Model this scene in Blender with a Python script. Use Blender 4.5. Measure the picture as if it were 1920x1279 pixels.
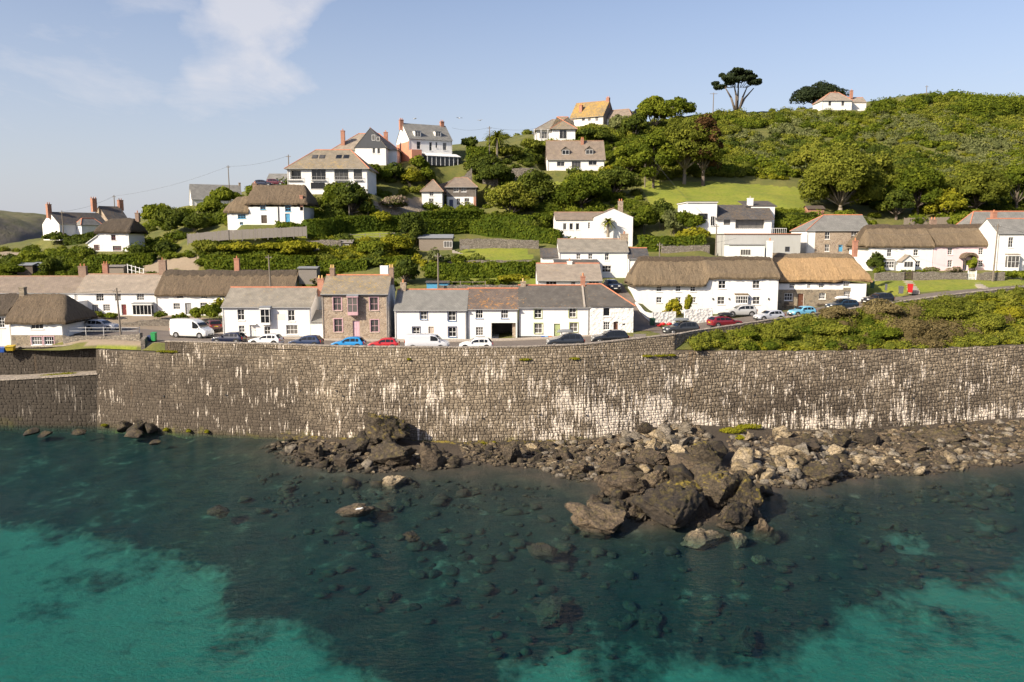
import bpy, bmesh, math, random
import numpy as np
from mathutils import Vector, Matrix
R=math.radians
for o in list(bpy.data.objects): bpy.data.objects.remove(o)
scene=bpy.context.scene
col=scene.collection
# ------------------------------------------------------------------ camera
F=1478.0; PITCH=math.atan(195/F); CAMZ=24.5
cd=bpy.data.cameras.new('camera'); cam=bpy.data.objects.new('camera',cd); col.objects.link(cam)
cam.location=(0,0,CAMZ); cam.rotation_euler=(R(90)-PITCH,0,0)
cd.sensor_width=36; cd.lens=F/1920*36; cd.clip_start=0.5; cd.clip_end=8000
scene.camera=cam
# ------------------------------------------------------------------ sky, sun, exposure
SUN_AZ=R(-53); SUN_EL=R(31)          # azimuth measured from straight behind the camera, towards the left
sd=Vector((math.sin(SUN_AZ)*math.cos(SUN_EL),-math.cos(SUN_AZ)*math.cos(SUN_EL),math.sin(SUN_EL)))  # towards the sun
w=bpy.data.worlds.new('World'); scene.world=w; w.use_nodes=True
nt=w.node_tree; nt.nodes.clear()
out=nt.nodes.new('ShaderNodeOutputWorld'); bg=nt.nodes.new('ShaderNodeBackground')
sky=nt.nodes.new('ShaderNodeTexSky'); sky.sky_type='NISHITA'; sky.sun_disc=False
sky.sun_elevation=SUN_EL; sky.sun_rotation=math.atan2(sd.x,sd.y); sky.altitude=0; sky.air_density=1.0; sky.dust_density=1.6; sky.ozone_density=2.2
bg.inputs[1].default_value=0.092
# thin cirrus: noise on the view direction, denser round one bank
tc=nt.nodes.new('ShaderNodeTexCoord')
def wn(t,**k):
    n=nt.nodes.new(t)
    for a,b in k.items(): setattr(n,a,b)
    return n
def wl(a,b): nt.links.new(a,b)
def wmath(op,a,b=None,clamp=False):
    n=wn('ShaderNodeMath',operation=op,use_clamp=clamp)
    for i,x in enumerate((a,b)):
        if x is None: continue
        if isinstance(x,(int,float)): n.inputs[i].default_value=x
        else: wl(x,n.inputs[i])
    return n.outputs[0]
sp=wn('ShaderNodeSeparateXYZ'); wl(tc.outputs['Generated'],sp.inputs[0])
zc=wmath('MAXIMUM',wmath('ABSOLUTE',sp.outputs[2]),0.0)
den=wmath('ADD',zc,0.12)
cx=wmath('DIVIDE',sp.outputs[0],den); cy=wmath('DIVIDE',sp.outputs[1],den)
cb=wn('ShaderNodeCombineXYZ'); wl(cx,cb.inputs[0]); wl(cy,cb.inputs[1])
mp=wn('ShaderNodeMapping'); mp.inputs['Rotation'].default_value=(0,0,R(28)); mp.inputs['Scale'].default_value=(1.0,0.55,1); wl(cb.outputs[0],mp.inputs[0])
no=wn('ShaderNodeTexNoise'); no.inputs['Scale'].default_value=1.5; no.inputs['Detail'].default_value=12; no.inputs['Roughness'].default_value=.62; no.inputs['Distortion'].default_value=.5; wl(mp.outputs[0],no.inputs[0])
no2=wn('ShaderNodeTexNoise'); no2.inputs['Scale'].default_value=5.0; no2.inputs['Detail'].default_value=6; no2.inputs['Distortion'].default_value=.4; wl(tc.outputs['Generated'],no2.inputs[0])
def bank(d,sx,sy,amp):
    # soft bank of cloud about a direction d (azimuth x/y, elevation z)
    ax=wmath('DIVIDE',sp.outputs[0],wmath('MAXIMUM',sp.outputs[1],0.05))
    az=wmath('DIVIDE',sp.outputs[2],wmath('MAXIMUM',sp.outputs[1],0.05))
    wob=wmath('MULTIPLY',wmath('SUBTRACT',no2.outputs[0],0.5),0.5)
    a=wmath('DIVIDE',wmath('ADD',wmath('SUBTRACT',ax,d[0]),wob),sx); b=wmath('DIVIDE',wmath('SUBTRACT',az,d[1]),sy)
    # lean with height
    a=wmath('SUBTRACT',a,wmath('MULTIPLY',b,0.35))
    q=wmath('ADD',wmath('MULTIPLY',a,a),wmath('MULTIPLY',b,b))
    return wmath('MULTIPLY',wmath('SUBTRACT',1.0,wmath('MULTIPLY',q,0.7),True),amp)
m1=bank((-0.335,0.30),0.10,0.17,1.0)
m2=bank((-0.56,0.235),0.16,0.10,0.62)
m3=bank((-0.35,0.185),0.12,0.04,0.6)
bk=wmath('MAXIMUM',wmath('MAXIMUM',m1,m2),m3)
cv=wmath('MULTIPLY',wmath('SUBTRACT',wmath('ADD',no.outputs[0],wmath('MULTIPLY',bk,0.42)),0.66),3.6,True)
cv=wmath('MULTIPLY',cv,0.64)
tn=wn('ShaderNodeMix',data_type='RGBA',blend_type='MULTIPLY'); tn.inputs[0].default_value=1; wl(sky.outputs[0],tn.inputs[6]); tn.inputs[7].default_value=(1.13,1.03,1.06,1)
# pale sea haze thickening towards the horizon all round
hz=wn('ShaderNodeMix',data_type='RGBA'); wl(wmath('MULTIPLY',wmath('POWER',wmath('SUBTRACT',1.0,wmath('MULTIPLY',zc,2.3),True),1.6),.80),hz.inputs[0]); wl(tn.outputs[2],hz.inputs[6]); hz.inputs[7].default_value=(4.0,4.2,4.75,1)
mx=wn('ShaderNodeMix',data_type='RGBA'); wl(cv,mx.inputs[0]); wl(hz.outputs[2],mx.inputs[6]); mx.inputs[7].default_value=(5.4,5.25,5.4,1)
wl(mx.outputs[2],bg.inputs[0]); wl(bg.outputs[0],out.inputs[0])
sl=bpy.data.lights.new('sun','SUN'); sl.energy=5.0; sl.angle=R(.55); sl.color=(1,.885,.70)
so=bpy.data.objects.new('sun',sl); col.objects.link(so); so.rotation_euler=sd.to_track_quat('Z','Y').to_euler(); so.location=(-60,-60,90)
vs=scene.view_settings; vs.view_transform='Standard'; vs.look='None'; vs.gamma=1; vs.use_curve_mapping=False; vs.exposure=0.76
cy_=scene.cycles; cy_.max_bounces=5; cy_.diffuse_bounces=2; cy_.glossy_bounces=2; cy_.transmission_bounces=2; cy_.transparent_max_bounces=8; cy_.caustics_reflective=False; cy_.caustics_refractive=False; cy_.use_adaptive_sampling=True; cy_.adaptive_threshold=.025; cy_.use_denoising=True
scene.render.resolution_x=1024; scene.render.resolution_y=682
# ------------------------------------------------------------------ pixel <-> place
CP,SP=math.cos(PITCH),math.sin(PITCH); CAM=Vector((0,0,CAMZ))
def ray(px,py):
    u=(px-960)/F; v=(639.5-py)/F
    return Vector((u,CP+v*SP,-SP+v*CP))
def P(px,py,D):
    r=ray(px,py); return CAM+r*(D/r.y)
def Pz(px,py,z):
    r=ray(px,py); return CAM+r*((z-CAMZ)/r.z)
def XD(px,D): return (px-960)/F*D*1.0/CP*CP   # x of a column at ground distance D, near the middle of the picture
def proj(x,y,z):
    dz=z-CAMZ; c=y*CP-dz*SP; v=(y*SP+dz*CP)/c
    return 960+F*x/c, 639.5-F*v
# ------------------------------------------------------------------ helpers
def tag(o,label=None,cat=None,group=None,kind=None):
    if label: o['label']=label
    if cat: o['category']=cat
    if group: o['group']=group
    if kind: o['kind']=kind
    return o
def empty(name,loc,rz=0,label=None,cat=None,group=None):
    o=bpy.data.objects.new(name,None); col.objects.link(o); o.location=loc; o.rotation_euler=(0,0,rz); o.empty_display_size=.3
    return tag(o,label,cat,group)
def link(name,me,parent=None):
    o=bpy.data.objects.new(name,me); col.objects.link(o)
    if parent: o.parent=parent
    return o
class MB:
    def __init__(s): s.v=[]; s.f=[]; s.m=[]
    def face(s,pts,m=0):
        i=len(s.v); s.v+=[tuple(p) for p in pts]; s.f.append(tuple(range(i,i+len(pts)))); s.m.append(m)
    def box(s,x0,x1,y0,y1,z0,z1,m=0):
        i=len(s.v); s.v+=[(x0,y0,z0),(x1,y0,z0),(x1,y1,z0),(x0,y1,z0),(x0,y0,z1),(x1,y0,z1),(x1,y1,z1),(x0,y1,z1)]
        for q in ((0,1,5,4),(1,2,6,5),(2,3,7,6),(3,0,4,7),(4,5,6,7),(3,2,1,0)): s.f.append(tuple(i+k for k in q)); s.m.append(m)
    def hexa(s,pts,m=0):   # 8 points: bottom ring then top ring
        i=len(s.v); s.v+=[tuple(p) for p in pts]
        for q in ((0,1,5,4),(1,2,6,5),(2,3,7,6),(3,0,4,7),(4,5,6,7),(3,2,1,0)): s.f.append(tuple(i+k for k in q)); s.m.append(m)
    def slab(s,pts,t,m=0):  # polygon extruded straight down by t
        n=len(pts); i=len(s.v); s.v+=[tuple(p) for p in pts]+[(p[0],p[1],p[2]-t) for p in pts]
        s.f.append(tuple(range(i,i+n))); s.m.append(m); s.f.append(tuple(range(i+2*n-1,i+n-1,-1))); s.m.append(m)
        for k in range(n):
            j=(k+1)%n; s.f.append((i+k,i+n+k,i+n+j,i+j)); s.m.append(m)
    def prism(s,poly,y0,y1,m=0): # polygon in x,z pushed along y
        n=len(poly); i=len(s.v); s.v+=[(p[0],y0,p[1]) for p in poly]+[(p[0],y1,p[1]) for p in poly]
        s.f.append(tuple(range(i,i+n))); s.m.append(m); s.f.append(tuple(range(i+2*n-1,i+n-1,-1))); s.m.append(m)
        for k in range(n):
            j=(k+1)%n; s.f.append((i+k,i+n+k,i+n+j,i+j)); s.m.append(m)
    def tube(s,p0,p1,r0,r1=None,n=6,m=0,cap=True):
        r1=r0 if r1 is None else r1; p0=Vector(p0);p1=Vector(p1); d=(p1-p0).normalized()
        a=d.orthogonal().normalized(); b=d.cross(a); i=len(s.v)
        for p,r in ((p0,r0),(p1,r1)):
            for k in range(n): s.v.append(tuple(p+a*(r*math.cos(2*math.pi*k/n))+b*(r*math.sin(2*math.pi*k/n))))
        for k in range(n): s.f.append((i+k,i+(k+1)%n,i+n+(k+1)%n,i+n+k)); s.m.append(m)
        if cap: s.f.append(tuple(i+n+k for k in range(n))); s.m.append(m); s.f.append(tuple(i+n-1-k for k in range(n))); s.m.append(m)
    def grid(s,rows,m=0):    # rows of equal length, shared vertices
        i=len(s.v); n=len(rows[0])
        for r in rows: s.v+=[tuple(p) for p in r]
        for a in range(len(rows)-1):
            for b in range(n-1): s.f.append((i+a*n+b,i+a*n+b+1,i+(a+1)*n+b+1,i+(a+1)*n+b)); s.m.append(m)
    def mesh(s,name,mats,smooth=False):
        me=bpy.data.meshes.new(name); me.from_pydata(s.v,[],s.f)
        for m in (mats if isinstance(mats,(list,tuple)) else [mats]): me.materials.append(m)
        me.polygons.foreach_set('material_index',s.m)
        if smooth: me.polygons.foreach_set('use_smooth',[True]*len(s.f))
        me.update()
        uv=me.uv_layers.new(name='uv'); 
        buf=[0.0]*(2*len(me.loops)); vs_=s.v
        for p in me.polygons:
            n=p.normal
            if abs(n.z)>.999: u=(1,0,0); t=(0,1,0)
            else:
                l=math.hypot(n.x,n.y); u=(-n.y/l,n.x/l,0); t=(n.y*u[2]-n.z*u[1],n.z*u[0]-n.x*u[2],n.x*u[1]-n.y*u[0])
            for li in p.loop_indices:
                q=vs_[me.loops[li].vertex_index]
                buf[2*li]=q[0]*u[0]+q[1]*u[1]; buf[2*li+1]=q[0]*t[0]+q[1]*t[1]+q[2]*t[2]
        uv.data.foreach_set('uv',buf)
        return me
    def build(s,name,mats,parent=None,smooth=False):
        return link(name,s.mesh(name,mats,smooth),parent)
def npmesh(name,V,Q,mat,smooth=False,tone=None,nside=4):
    V=np.asarray(V,dtype=np.float32); Q=np.asarray(Q,dtype=np.int32)
    me=bpy.data.meshes.new(name); me.vertices.add(len(V)); me.vertices.foreach_set('co',V.ravel())
    nf=len(Q); me.loops.add(nf*nside); me.loops.foreach_set('vertex_index',Q.ravel())
    me.polygons.add(nf); me.polygons.foreach_set('loop_start',np.arange(0,nf*nside,nside,dtype=np.int32)); me.polygons.foreach_set('loop_total',np.full(nf,nside,dtype=np.int32))
    if smooth: me.polygons.foreach_set('use_smooth',np.ones(nf,dtype=bool))
    me.update(calc_edges=True)
    if tone is not None:
        a=me.attributes.new('tone','FLOAT','POINT'); a.data.foreach_set('value',np.asarray(tone,dtype=np.float32))
    for m in (mat if isinstance(mat,(list,tuple)) else [mat]): me.materials.append(m)
    return me
# ------------------------------------------------------------------ materials
class NT:
    def __init__(s,name):
        s.m=bpy.data.materials.new(name); s.m.use_nodes=True; s.t=s.m.node_tree; s.b=s.t.nodes['Principled BSDF']; s.out=s.t.nodes['Material Output']
    def n(s,t,ins=None,**k):
        n=s.t.nodes.new(t)
        for a,b in k.items(): setattr(n,a,b)
        for a,b in (ins or {}).items(): s.put(n.inputs[a],b)
        return n
    def put(s,sock,v):
        if isinstance(v,bpy.types.NodeSocket): s.t.links.new(v,sock)
        else:
            if isinstance(v,tuple) and len(v)==3 and sock.type=='RGBA': v=v+(1,)
            sock.default_value=v
    def math(s,op,a,b=0.0,clamp=False): return s.n('ShaderNodeMath',{0:a,1:b},operation=op,use_clamp=clamp).outputs[0]
    def pos(s,scale=(1,1,1),src='pos'):
        if src=='pos': o=s.n('ShaderNodeNewGeometry').outputs['Position']
        elif src=='uv': o=s.n('ShaderNodeUVMap').outputs[0]
        else: o=s.n('ShaderNodeTexCoord').outputs[src]
        if scale==(1,1,1): return o
        return s.n('ShaderNodeMapping',{0:o,3:scale}).outputs[0]
    def noise(s,scale,detail=4,rough=.55,vec=None,dist=0): return s.n('ShaderNodeTexNoise',{'Vector':vec or s.pos(),'Scale':scale,'Detail':detail,'Roughness':rough,'Distortion':dist}).outputs[0]
    def ramp(s,fac,a,b,c0=None,c1=None):   # linear step a..b, optional colours
        f=s.n('ShaderNodeMapRange',{0:fac,1:a,2:b}); f.clamp=True
        if c0 is None: return f.outputs[0]
        return s.mix(f.outputs[0],c0,c1)
    def mix(s,fac,a,b,mode='MIX'):
        n=s.n('ShaderNodeMix',data_type='RGBA',blend_type=mode); s.put(n.inputs[0],fac); s.put(n.inputs[6],a); s.put(n.inputs[7],b); return n.outputs[2]
    def bump(s,h,strength=.5,dist=.05,base=None):
        n=s.n('ShaderNodeBump',{'Height':h,'Strength':strength,'Distance':dist})
        if base: s.put(n.inputs['Normal'],base)
        return n.outputs[0]
    def set(s,**k):
        for a,b in k.items(): s.put(s.b.inputs[a.replace('_',' ')],b)
        return s.m
def paint(name,c,rough=.5,var=.12,metal=0.0):
    t=NT(name); nz=t.noise(3.0,5); return t.set(Base_Color=t.mix(t.ramp(nz,.3,.7),tuple(x*(1-var) for x in c),tuple(min(1,x*(1+var*.5)) for x in c)),Roughness=rough,Metallic=metal)
def render_wall(name,c,rough_amt=.2,dirt=.42):
    t=NT(name); p=t.pos()
    big=t.noise(.6,5,.6,p); st=t.noise(1.0,4,.6,t.pos((2.2,2.2,.35)))
    f=t.math('MULTIPLY',t.ramp(st,.55,.78),dirt); c2=tuple(x*y for x,y in zip(c,(.72,.68,.6)))
    b=t.mix(t.ramp(big,.3,.7),tuple(x*.93 for x in c),c); b=t.mix(f,b,c2)
    h=t.noise(9,5,.6,p)
    return t.set(Base_Color=b,Roughness=.85,Normal=t.bump(h,rough_amt,.06))
def rough_wall(name,c):
    t=NT(name); p=t.pos()
    h=t.n('ShaderNodeTexVoronoi',{'Vector':p,'Scale':2.6}).outputs['Distance']; n2=t.noise(7,5,.6,p)
    hh=t.math('ADD',h,t.math('MULTIPLY',n2,.5))
    b=t.mix(t.ramp(t.noise(1.3,5,.6,p),.35,.75),c,tuple(x*.8 for x in c))
    return t.set(Base_Color=b,Roughness=.9,Normal=t.bump(hh,.9,.12))
def stone_mat(name,cols,scale=2.4,mortar=(.34,.3,.25),src='uv',stretch=(1,1.35,1)):
    t=NT(name); v=t.pos(stretch,src)
    wv=t.n('ShaderNodeVectorMath',{0:v,1:t.n('ShaderNodeVectorMath',{0:t.n('ShaderNodeTexNoise',{'Vector':v,'Scale':2.0}).outputs[1],1:(.5,.5,.5)},operation='SUBTRACT').outputs[0]},operation='ADD').outputs[0]
    vo=t.n('ShaderNodeTexVoronoi',{'Vector':wv,'Scale':scale,'Randomness':.85}); ed=t.n('ShaderNodeTexVoronoi',{'Vector':wv,'Scale':scale,'Randomness':.85},feature='DISTANCE_TO_EDGE').outputs['Distance']
    sx=t.n('ShaderNodeSeparateColor',{0:vo.outputs['Color']}).outputs
    c=t.mix(sx[0],cols[0],cols[1]); c=t.mix(t.math('MULTIPLY',sx[1],.6),c,cols[2]); c=t.mix(t.ramp(t.noise(6,5),.35,.75),c,t.mix(.5,c,cols[1]))
    e=t.ramp(ed,.02,.09); c=t.mix(e,mortar,c)
    return t.set(Base_Color=c,Roughness=.92,Normal=t.bump(t.math('ADD',t.math('MULTIPLY',e,.7),t.math('MULTIPLY',t.noise(9,4),.4)),.8,.06))
def slate_mat(name,c1,c2,lichen=0.0,lcol=(.38,.22,.05),lthr=.58,row=.26):
    t=NT(name); v=t.pos((1,1,1),'uv')
    br=t.n('ShaderNodeTexBrick',{'Vector':v,'Color1':(0,0,0,1),'Color2':(1,1,1,1),'Mortar':(.3,.3,.3,1),'Scale':1.0,'Mortar Size':.012,'Brick Width':.34,'Row Height':row,'Bias':0.0})
    k=t.n('ShaderNodeSeparateColor',{0:br.outputs[0]}).outputs[0]
    c=t.mix(k,c1,c2); big=t.noise(.9,6,.65); c=t.mix(t.ramp(big,.35,.68),c,tuple(x*.72 for x in c1))
    c=t.mix(t.math('MULTIPLY',br.outputs['Fac'],.75),c,tuple(x*.35 for x in c1))
    if lichen:
        l=t.noise(2.6,7,.72,dist=.6); m=t.noise(.22,3); f=t.math('MULTIPLY',t.ramp(t.math('ADD',t.math('MULTIPLY',l,.75),t.math('MULTIPLY',m,.25)),lthr-.1,lthr-.04),lichen); c=t.mix(f,c,lcol)
        l2=t.noise(5.0,6,.7); c=t.mix(t.math('MULTIPLY',t.ramp(l2,.6,.7),lichen*.45),c,(.42,.4,.33))
    h=t.math('ADD',t.math('MULTIPLY',t.math('SUBTRACT',1.0,br.outputs['Fac']),.6),t.math('ADD',t.math('MULTIPLY',k,.35),t.math('MULTIPLY',t.noise(14,3),.35)))
    return t.set(Base_Color=c,Roughness=.78,Normal=t.bump(h,.55,.04))
def thatch_mat(name,c1,c2,c3):
    t=NT(name); uvs=t.pos((7,.8,1),'uv'); f=t.math('ADD',t.math('MULTIPLY',t.noise(2.0,5,.7,uvs),.4),t.math('MULTIPLY',t.noise(1.0,6,.72,t.pos((3.4,.55,1),'uv')),.6)); p=t.pos(); big=t.noise(.5,5,.6,p); spk=t.noise(3.0,6,.75,p)
    c=t.mix(t.ramp(f,.40,.60),tuple(x*.75 for x in c1),tuple(x*1.12 for x in c2)); c=t.mix(t.math('MULTIPLY',t.ramp(big,.42,.7),.6),c,c3); c=t.mix(t.ramp(spk,.56,.74),c,tuple(x*.6 for x in c1))
    return t.set(Base_Color=c,Roughness=.95,Normal=t.bump(t.math('ADD',f,t.math('MULTIPLY',spk,.8)),1.0,.30))
def brick_mat(name,c1,c2):
    t=NT(name); v=t.pos((1,1,1),'uv')
    br=t.n('ShaderNodeTexBrick',{'Vector':v,'Color1':c1+(1,),'Color2':c2+(1,),'Mortar':(.3,.25,.2,1),'Scale':1.0,'Mortar Size':.012,'Brick Width':.23,'Row Height':.085})
    c=t.mix(t.math('MULTIPLY',t.ramp(t.noise(1.2,5),.45,.8),.5),br.outputs[0],tuple(x*.4 for x in c1))
    return t.set(Base_Color=c,Roughness=.9,Normal=t.bump(br.outputs['Fac'],-.4,.02))
def wood_mat(name,c):
    t=NT(name); f=t.noise(3,6,.65,t.pos((9,1,1),'uv')); return t.set(Base_Color=t.mix(t.ramp(f,.3,.7),tuple(x*.6 for x in c),c),Roughness=.8,Normal=t.bump(f,.3,.02))
def leaf_mat(name,c1,c2,c3,trans=.25):
    # leaf colours differ from leaf to leaf and bush to bush (attribute tone)
    t=NT(name); a=t.n('ShaderNodeAttribute',attribute_name='tone').outputs['Fac']; oi=t.n('ShaderNodeObjectInfo').outputs['Random']
    nz=t.noise(.35,4,.6)
    f=t.math('ADD',t.math('MULTIPLY',a,.6),t.math('MULTIPLY',t.math('SUBTRACT',nz,.5),1.1)); f=t.math('ADD',f,t.math('MULTIPLY',t.math('SUBTRACT',oi,.5),.25))
    c=t.mix(t.ramp(f,.05,.38),c1,c2); c=t.mix(t.ramp(f,.42,.85),c,c3)
    t.set(Base_Color=c,Roughness=.85,Specular_IOR_Level=.12)
    tr=t.n('ShaderNodeBsdfTranslucent',{0:t.mix(.5,c,(.16,.19,.01))}); ms=t.n('ShaderNodeMixShader',{0:trans,1:t.b.outputs[0],2:tr.outputs[0]}); t.put(t.out.inputs[0],ms.outputs[0])
    return t.m
def rock_mat(name,c1,c2,c3,moss=0.0,mcol=(.16,.13,.02),crack=1.0):
    t=NT(name); p=t.pos(); a=t.noise(1.1,8,.65,p); b=t.noise(5,8,.7,p); oi=t.n('ShaderNodeObjectInfo').outputs['Random']
    at=t.n('ShaderNodeAttribute',attribute_name='tone').outputs['Fac']
    ff=t.math('ADD',t.math('MULTIPLY',a,1.0),t.math('ADD',t.math('MULTIPLY',t.math('SUBTRACT',oi,.5),.35),t.math('MULTIPLY',at,.5)))
    c=t.mix(t.ramp(ff,.35,.65),c1,c2); c=t.mix(t.ramp(ff,.62,1.05),c,c3); c=t.mix(t.ramp(b,.48,.66),c,tuple(x*.4 for x in c1))
    # wet, weed-dark foot near the tide line
    z=t.n('ShaderNodeSeparateXYZ',{0:p}).outputs[2]; wet=t.ramp(t.math('ADD',z,t.math('MULTIPLY',a,.5)),.2,.75)
    if moss:
        nz=t.n('ShaderNodeSeparateXYZ',{0:t.n('ShaderNodeNewGeometry').outputs['Normal']}).outputs[2]
        f=t.math('MULTIPLY',t.ramp(t.noise(1.6,7,.7,p),.48,.6),t.ramp(nz,.1,.7)); c=t.mix(t.math('MULTIPLY',f,moss),c,mcol)
    c=t.mix(wet,t.mix(.7,c,(.018,.015,.009)),c)
    wv=t.n('ShaderNodeVectorMath',{0:t.pos((1.0,1.0,1.7)),1:t.n('ShaderNodeVectorMath',{0:t.n('ShaderNodeTexNoise',{'Vector':p,'Scale':1.6,'Detail':3}).outputs[1],1:(.8,.8,.8)},operation='MULTIPLY').outputs[0]},operation='ADD').outputs[0]
    ck=t.n('ShaderNodeTexVoronoi',{'Vector':wv,'Scale':1.5},feature='DISTANCE_TO_EDGE').outputs['Distance']; c=t.mix(t.math('MULTIPLY',t.ramp(ck,.045,.0),.8),c,(.008,.006,.005))
    h=t.math('ADD',t.math('ADD',t.math('MULTIPLY',b,.7),a),t.math('MULTIPLY',t.ramp(ck,0,.06),.25*crack))
    return t.set(Base_Color=c,Roughness=.85,Normal=t.bump(h,.9,.16))
M={}
M['white']=render_wall('white_render',(.765,.75,.725)); M['white_rough']=rough_wall('rough_whitewash',(.765,.75,.72)); M['cream']=render_wall('cream_render',(.74,.69,.6),.3)
M['pink']=render_wall('pink_render',(.74,.56,.585)); M['lilac']=render_wall('pale_render',(.74,.70,.67)); M['grey_render']=render_wall('grey_render',(.40,.40,.385),.1)
M['salmon']=render_wall('salmon_render',(.55,.24,.15)); M['stain_white']=render_wall('stained_white',(.74,.71,.66),.5,.7)
M['charcoal']=render_wall('charcoal_cladding',(.07,.075,.085),.1); M['brown_hung']=slate_mat('hung_slate',(.16,.14,.12),(.2,.17,.15))
M['stone']=stone_mat('house_stone',[(.36,.27,.19),(.19,.145,.11),(.46,.37,.28)],2.0,(.40,.33,.26)); M['stone2']=stone_mat('cottage_stone',[(.32,.25,.17),(.09,.078,.066),(.45,.37,.26)],1.9,(.27,.23,.17))
M['drystone']=stone_mat('garden_wall_stone',[(.27,.23,.19),(.14,.12,.1),(.36,.32,.26)],3.2,(.07,.06,.05)); M['coping']=stone_mat('coping_stone',[(.36,.31,.25),(.26,.22,.18),(.42,.36,.3)],1.6,(.2,.17,.14))
M['slate_warm']=slate_mat('weathered_slate',(.25,.225,.185),(.31,.275,.225),.55,(.40,.27,.11),.66); M['slate_grey']=slate_mat('grey_slate',(.205,.20,.185),(.25,.24,.22),.2,(.33,.3,.2),.72)
M['slate_lichen']=slate_mat('yellow_lichen_slate',(.23,.195,.145),(.30,.25,.185),.7,(.36,.245,.07),.635); M['slate_orange']=slate_mat('orange_lichen_slate',(.13,.10,.085),(.19,.145,.115),.88,(.40,.19,.045),.655)
M['slate_dark']=slate_mat('dark_slate',(.10,.09,.08),(.14,.125,.11),.85,(.38,.2,.055),.70); M['slate_black']=slate_mat('blue_black_slate',(.065,.065,.07),(.095,.095,.1),.15); M['slate_gold']=slate_mat('golden_lichen_slate',(.2,.155,.095),(.27,.205,.115),.8,(.40,.24,.045),.57)
M['slate_brown']=slate_mat('brown_tile',(.235,.185,.145),(.28,.22,.17),.35,(.3,.24,.12),.64); M['slate_pale']=slate_mat('pale_tile',(.30,.25,.20),(.36,.30,.235),.3,(.42,.28,.12),.66)
M['ridge']=paint('ridge_tile',(.52,.19,.10),.8,.25); M['ridge_dull']=paint('dull_ridge_tile',(.34,.2,.13),.85,.3)
M['thatch']=thatch_mat('old_thatch',(.105,.075,.048),(.185,.135,.085),(.145,.108,.07)); M['thatch_grey']=thatch_mat('grey_thatch',(.135,.098,.06),(.23,.17,.103),(.185,.14,.09)); M['thatch_new']=thatch_mat('golden_thatch',(.33,.21,.10),(.46,.30,.15),(.40,.265,.14)); M['thatch_dark']=thatch_mat('dark_thatch',(.06,.045,.032),(.10,.075,.05),(.08,.06,.042)); M['thatch_cap']=thatch_mat('ridge_thatch',(.06,.042,.027),(.12,.085,.052),(.09,.065,.04))
M['brick']=brick_mat('red_brick',(.44,.16,.09),(.34,.12,.07)); M['brick_brown']=brick_mat('brown_brick',(.26,.15,.1),(.2,.12,.085)); M['pot']=paint('clay_pot',(.5,.2,.09),.8,.2); M['pot_yellow']=paint('buff_pot',(.62,.42,.16),.8,.2)
for k,c in dict(f_white=(.8,.79,.77),f_pink=(.52,.33,.36),f_blue=(.09,.2,.42),f_navy=(.035,.05,.12),f_green=(.34,.38,.16),f_dark=(.03,.03,.032),f_sky=(.08,.3,.5),f_grey=(.3,.3,.3),door_pink=(.58,.38,.44),door_green=(.36,.42,.2),door_brown=(.13,.055,.03),door_white=(.68,.66,.64),door_beige=(.5,.42,.35),maroon=(.16,.03,.03),iron=(.05,.05,.05),lead=(.22,.23,.24),concrete=(.36,.32,.27),galv=(.5,.5,.5)).items(): M[k]=paint(k,c,.45)
M['wood']=wood_mat('weathered_wood',(.26,.215,.17)); M['wood_grey']=wood_mat('grey_wood',(.23,.205,.185)); M['wood_dark']=wood_mat('dark_wood',(.1,.075,.055)); M['pole']=wood_mat('pole_wood',(.21,.175,.14))
def glass():
    t=NT('window_glass'); oi=t.n('ShaderNodeObjectInfo').outputs['Random']; c=t.mix(t.ramp(t.math('ADD',t.math('MULTIPLY',oi,.8),t.math('MULTIPLY',t.noise(1.5,2),.4)),.4,1.1),(.012,.013,.015),(.16,.15,.14))
    return t.set(Base_Color=c,Roughness=.06,IOR=1.5,Normal=t.bump(t.noise(1.2,1),.08,.02))
M['glass']=glass()
def tarmac():
    t=NT('tarmac'); p=t.pos(); c=t.mix(t.ramp(t.noise(.35,6,.6,p),.35,.7),(.135,.108,.088),(.185,.150,.125)); c=t.mix(t.ramp(t.noise(14,3,.6,p),.4,.7),c,(.11,.09,.075)); ln=t.noise(.5,4,.6,t.pos((.25,2.2,1))); c=t.mix(t.math('MULTIPLY',t.ramp(ln,.55,.7),.35),c,(.09,.075,.065)); return t.set(Base_Color=c,Roughness=.9,Normal=t.bump(t.noise(25,3),.25,.01))
M['tarmac']=tarmac()
def paving():
    t=NT('paving'); br=t.n('ShaderNodeTexBrick',{'Vector':t.pos((1,1,1),'uv'),'Color1':(.40,.34,.28,1),'Color2':(.34,.29,.24,1),'Mortar':(.18,.15,.12,1),'Scale':1.0,'Brick Width':.7,'Row Height':.6,'Mortar Size':.012}); return t.set(Base_Color=br.outputs[0],Roughness=.9)
M['paving']=paving()
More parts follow.
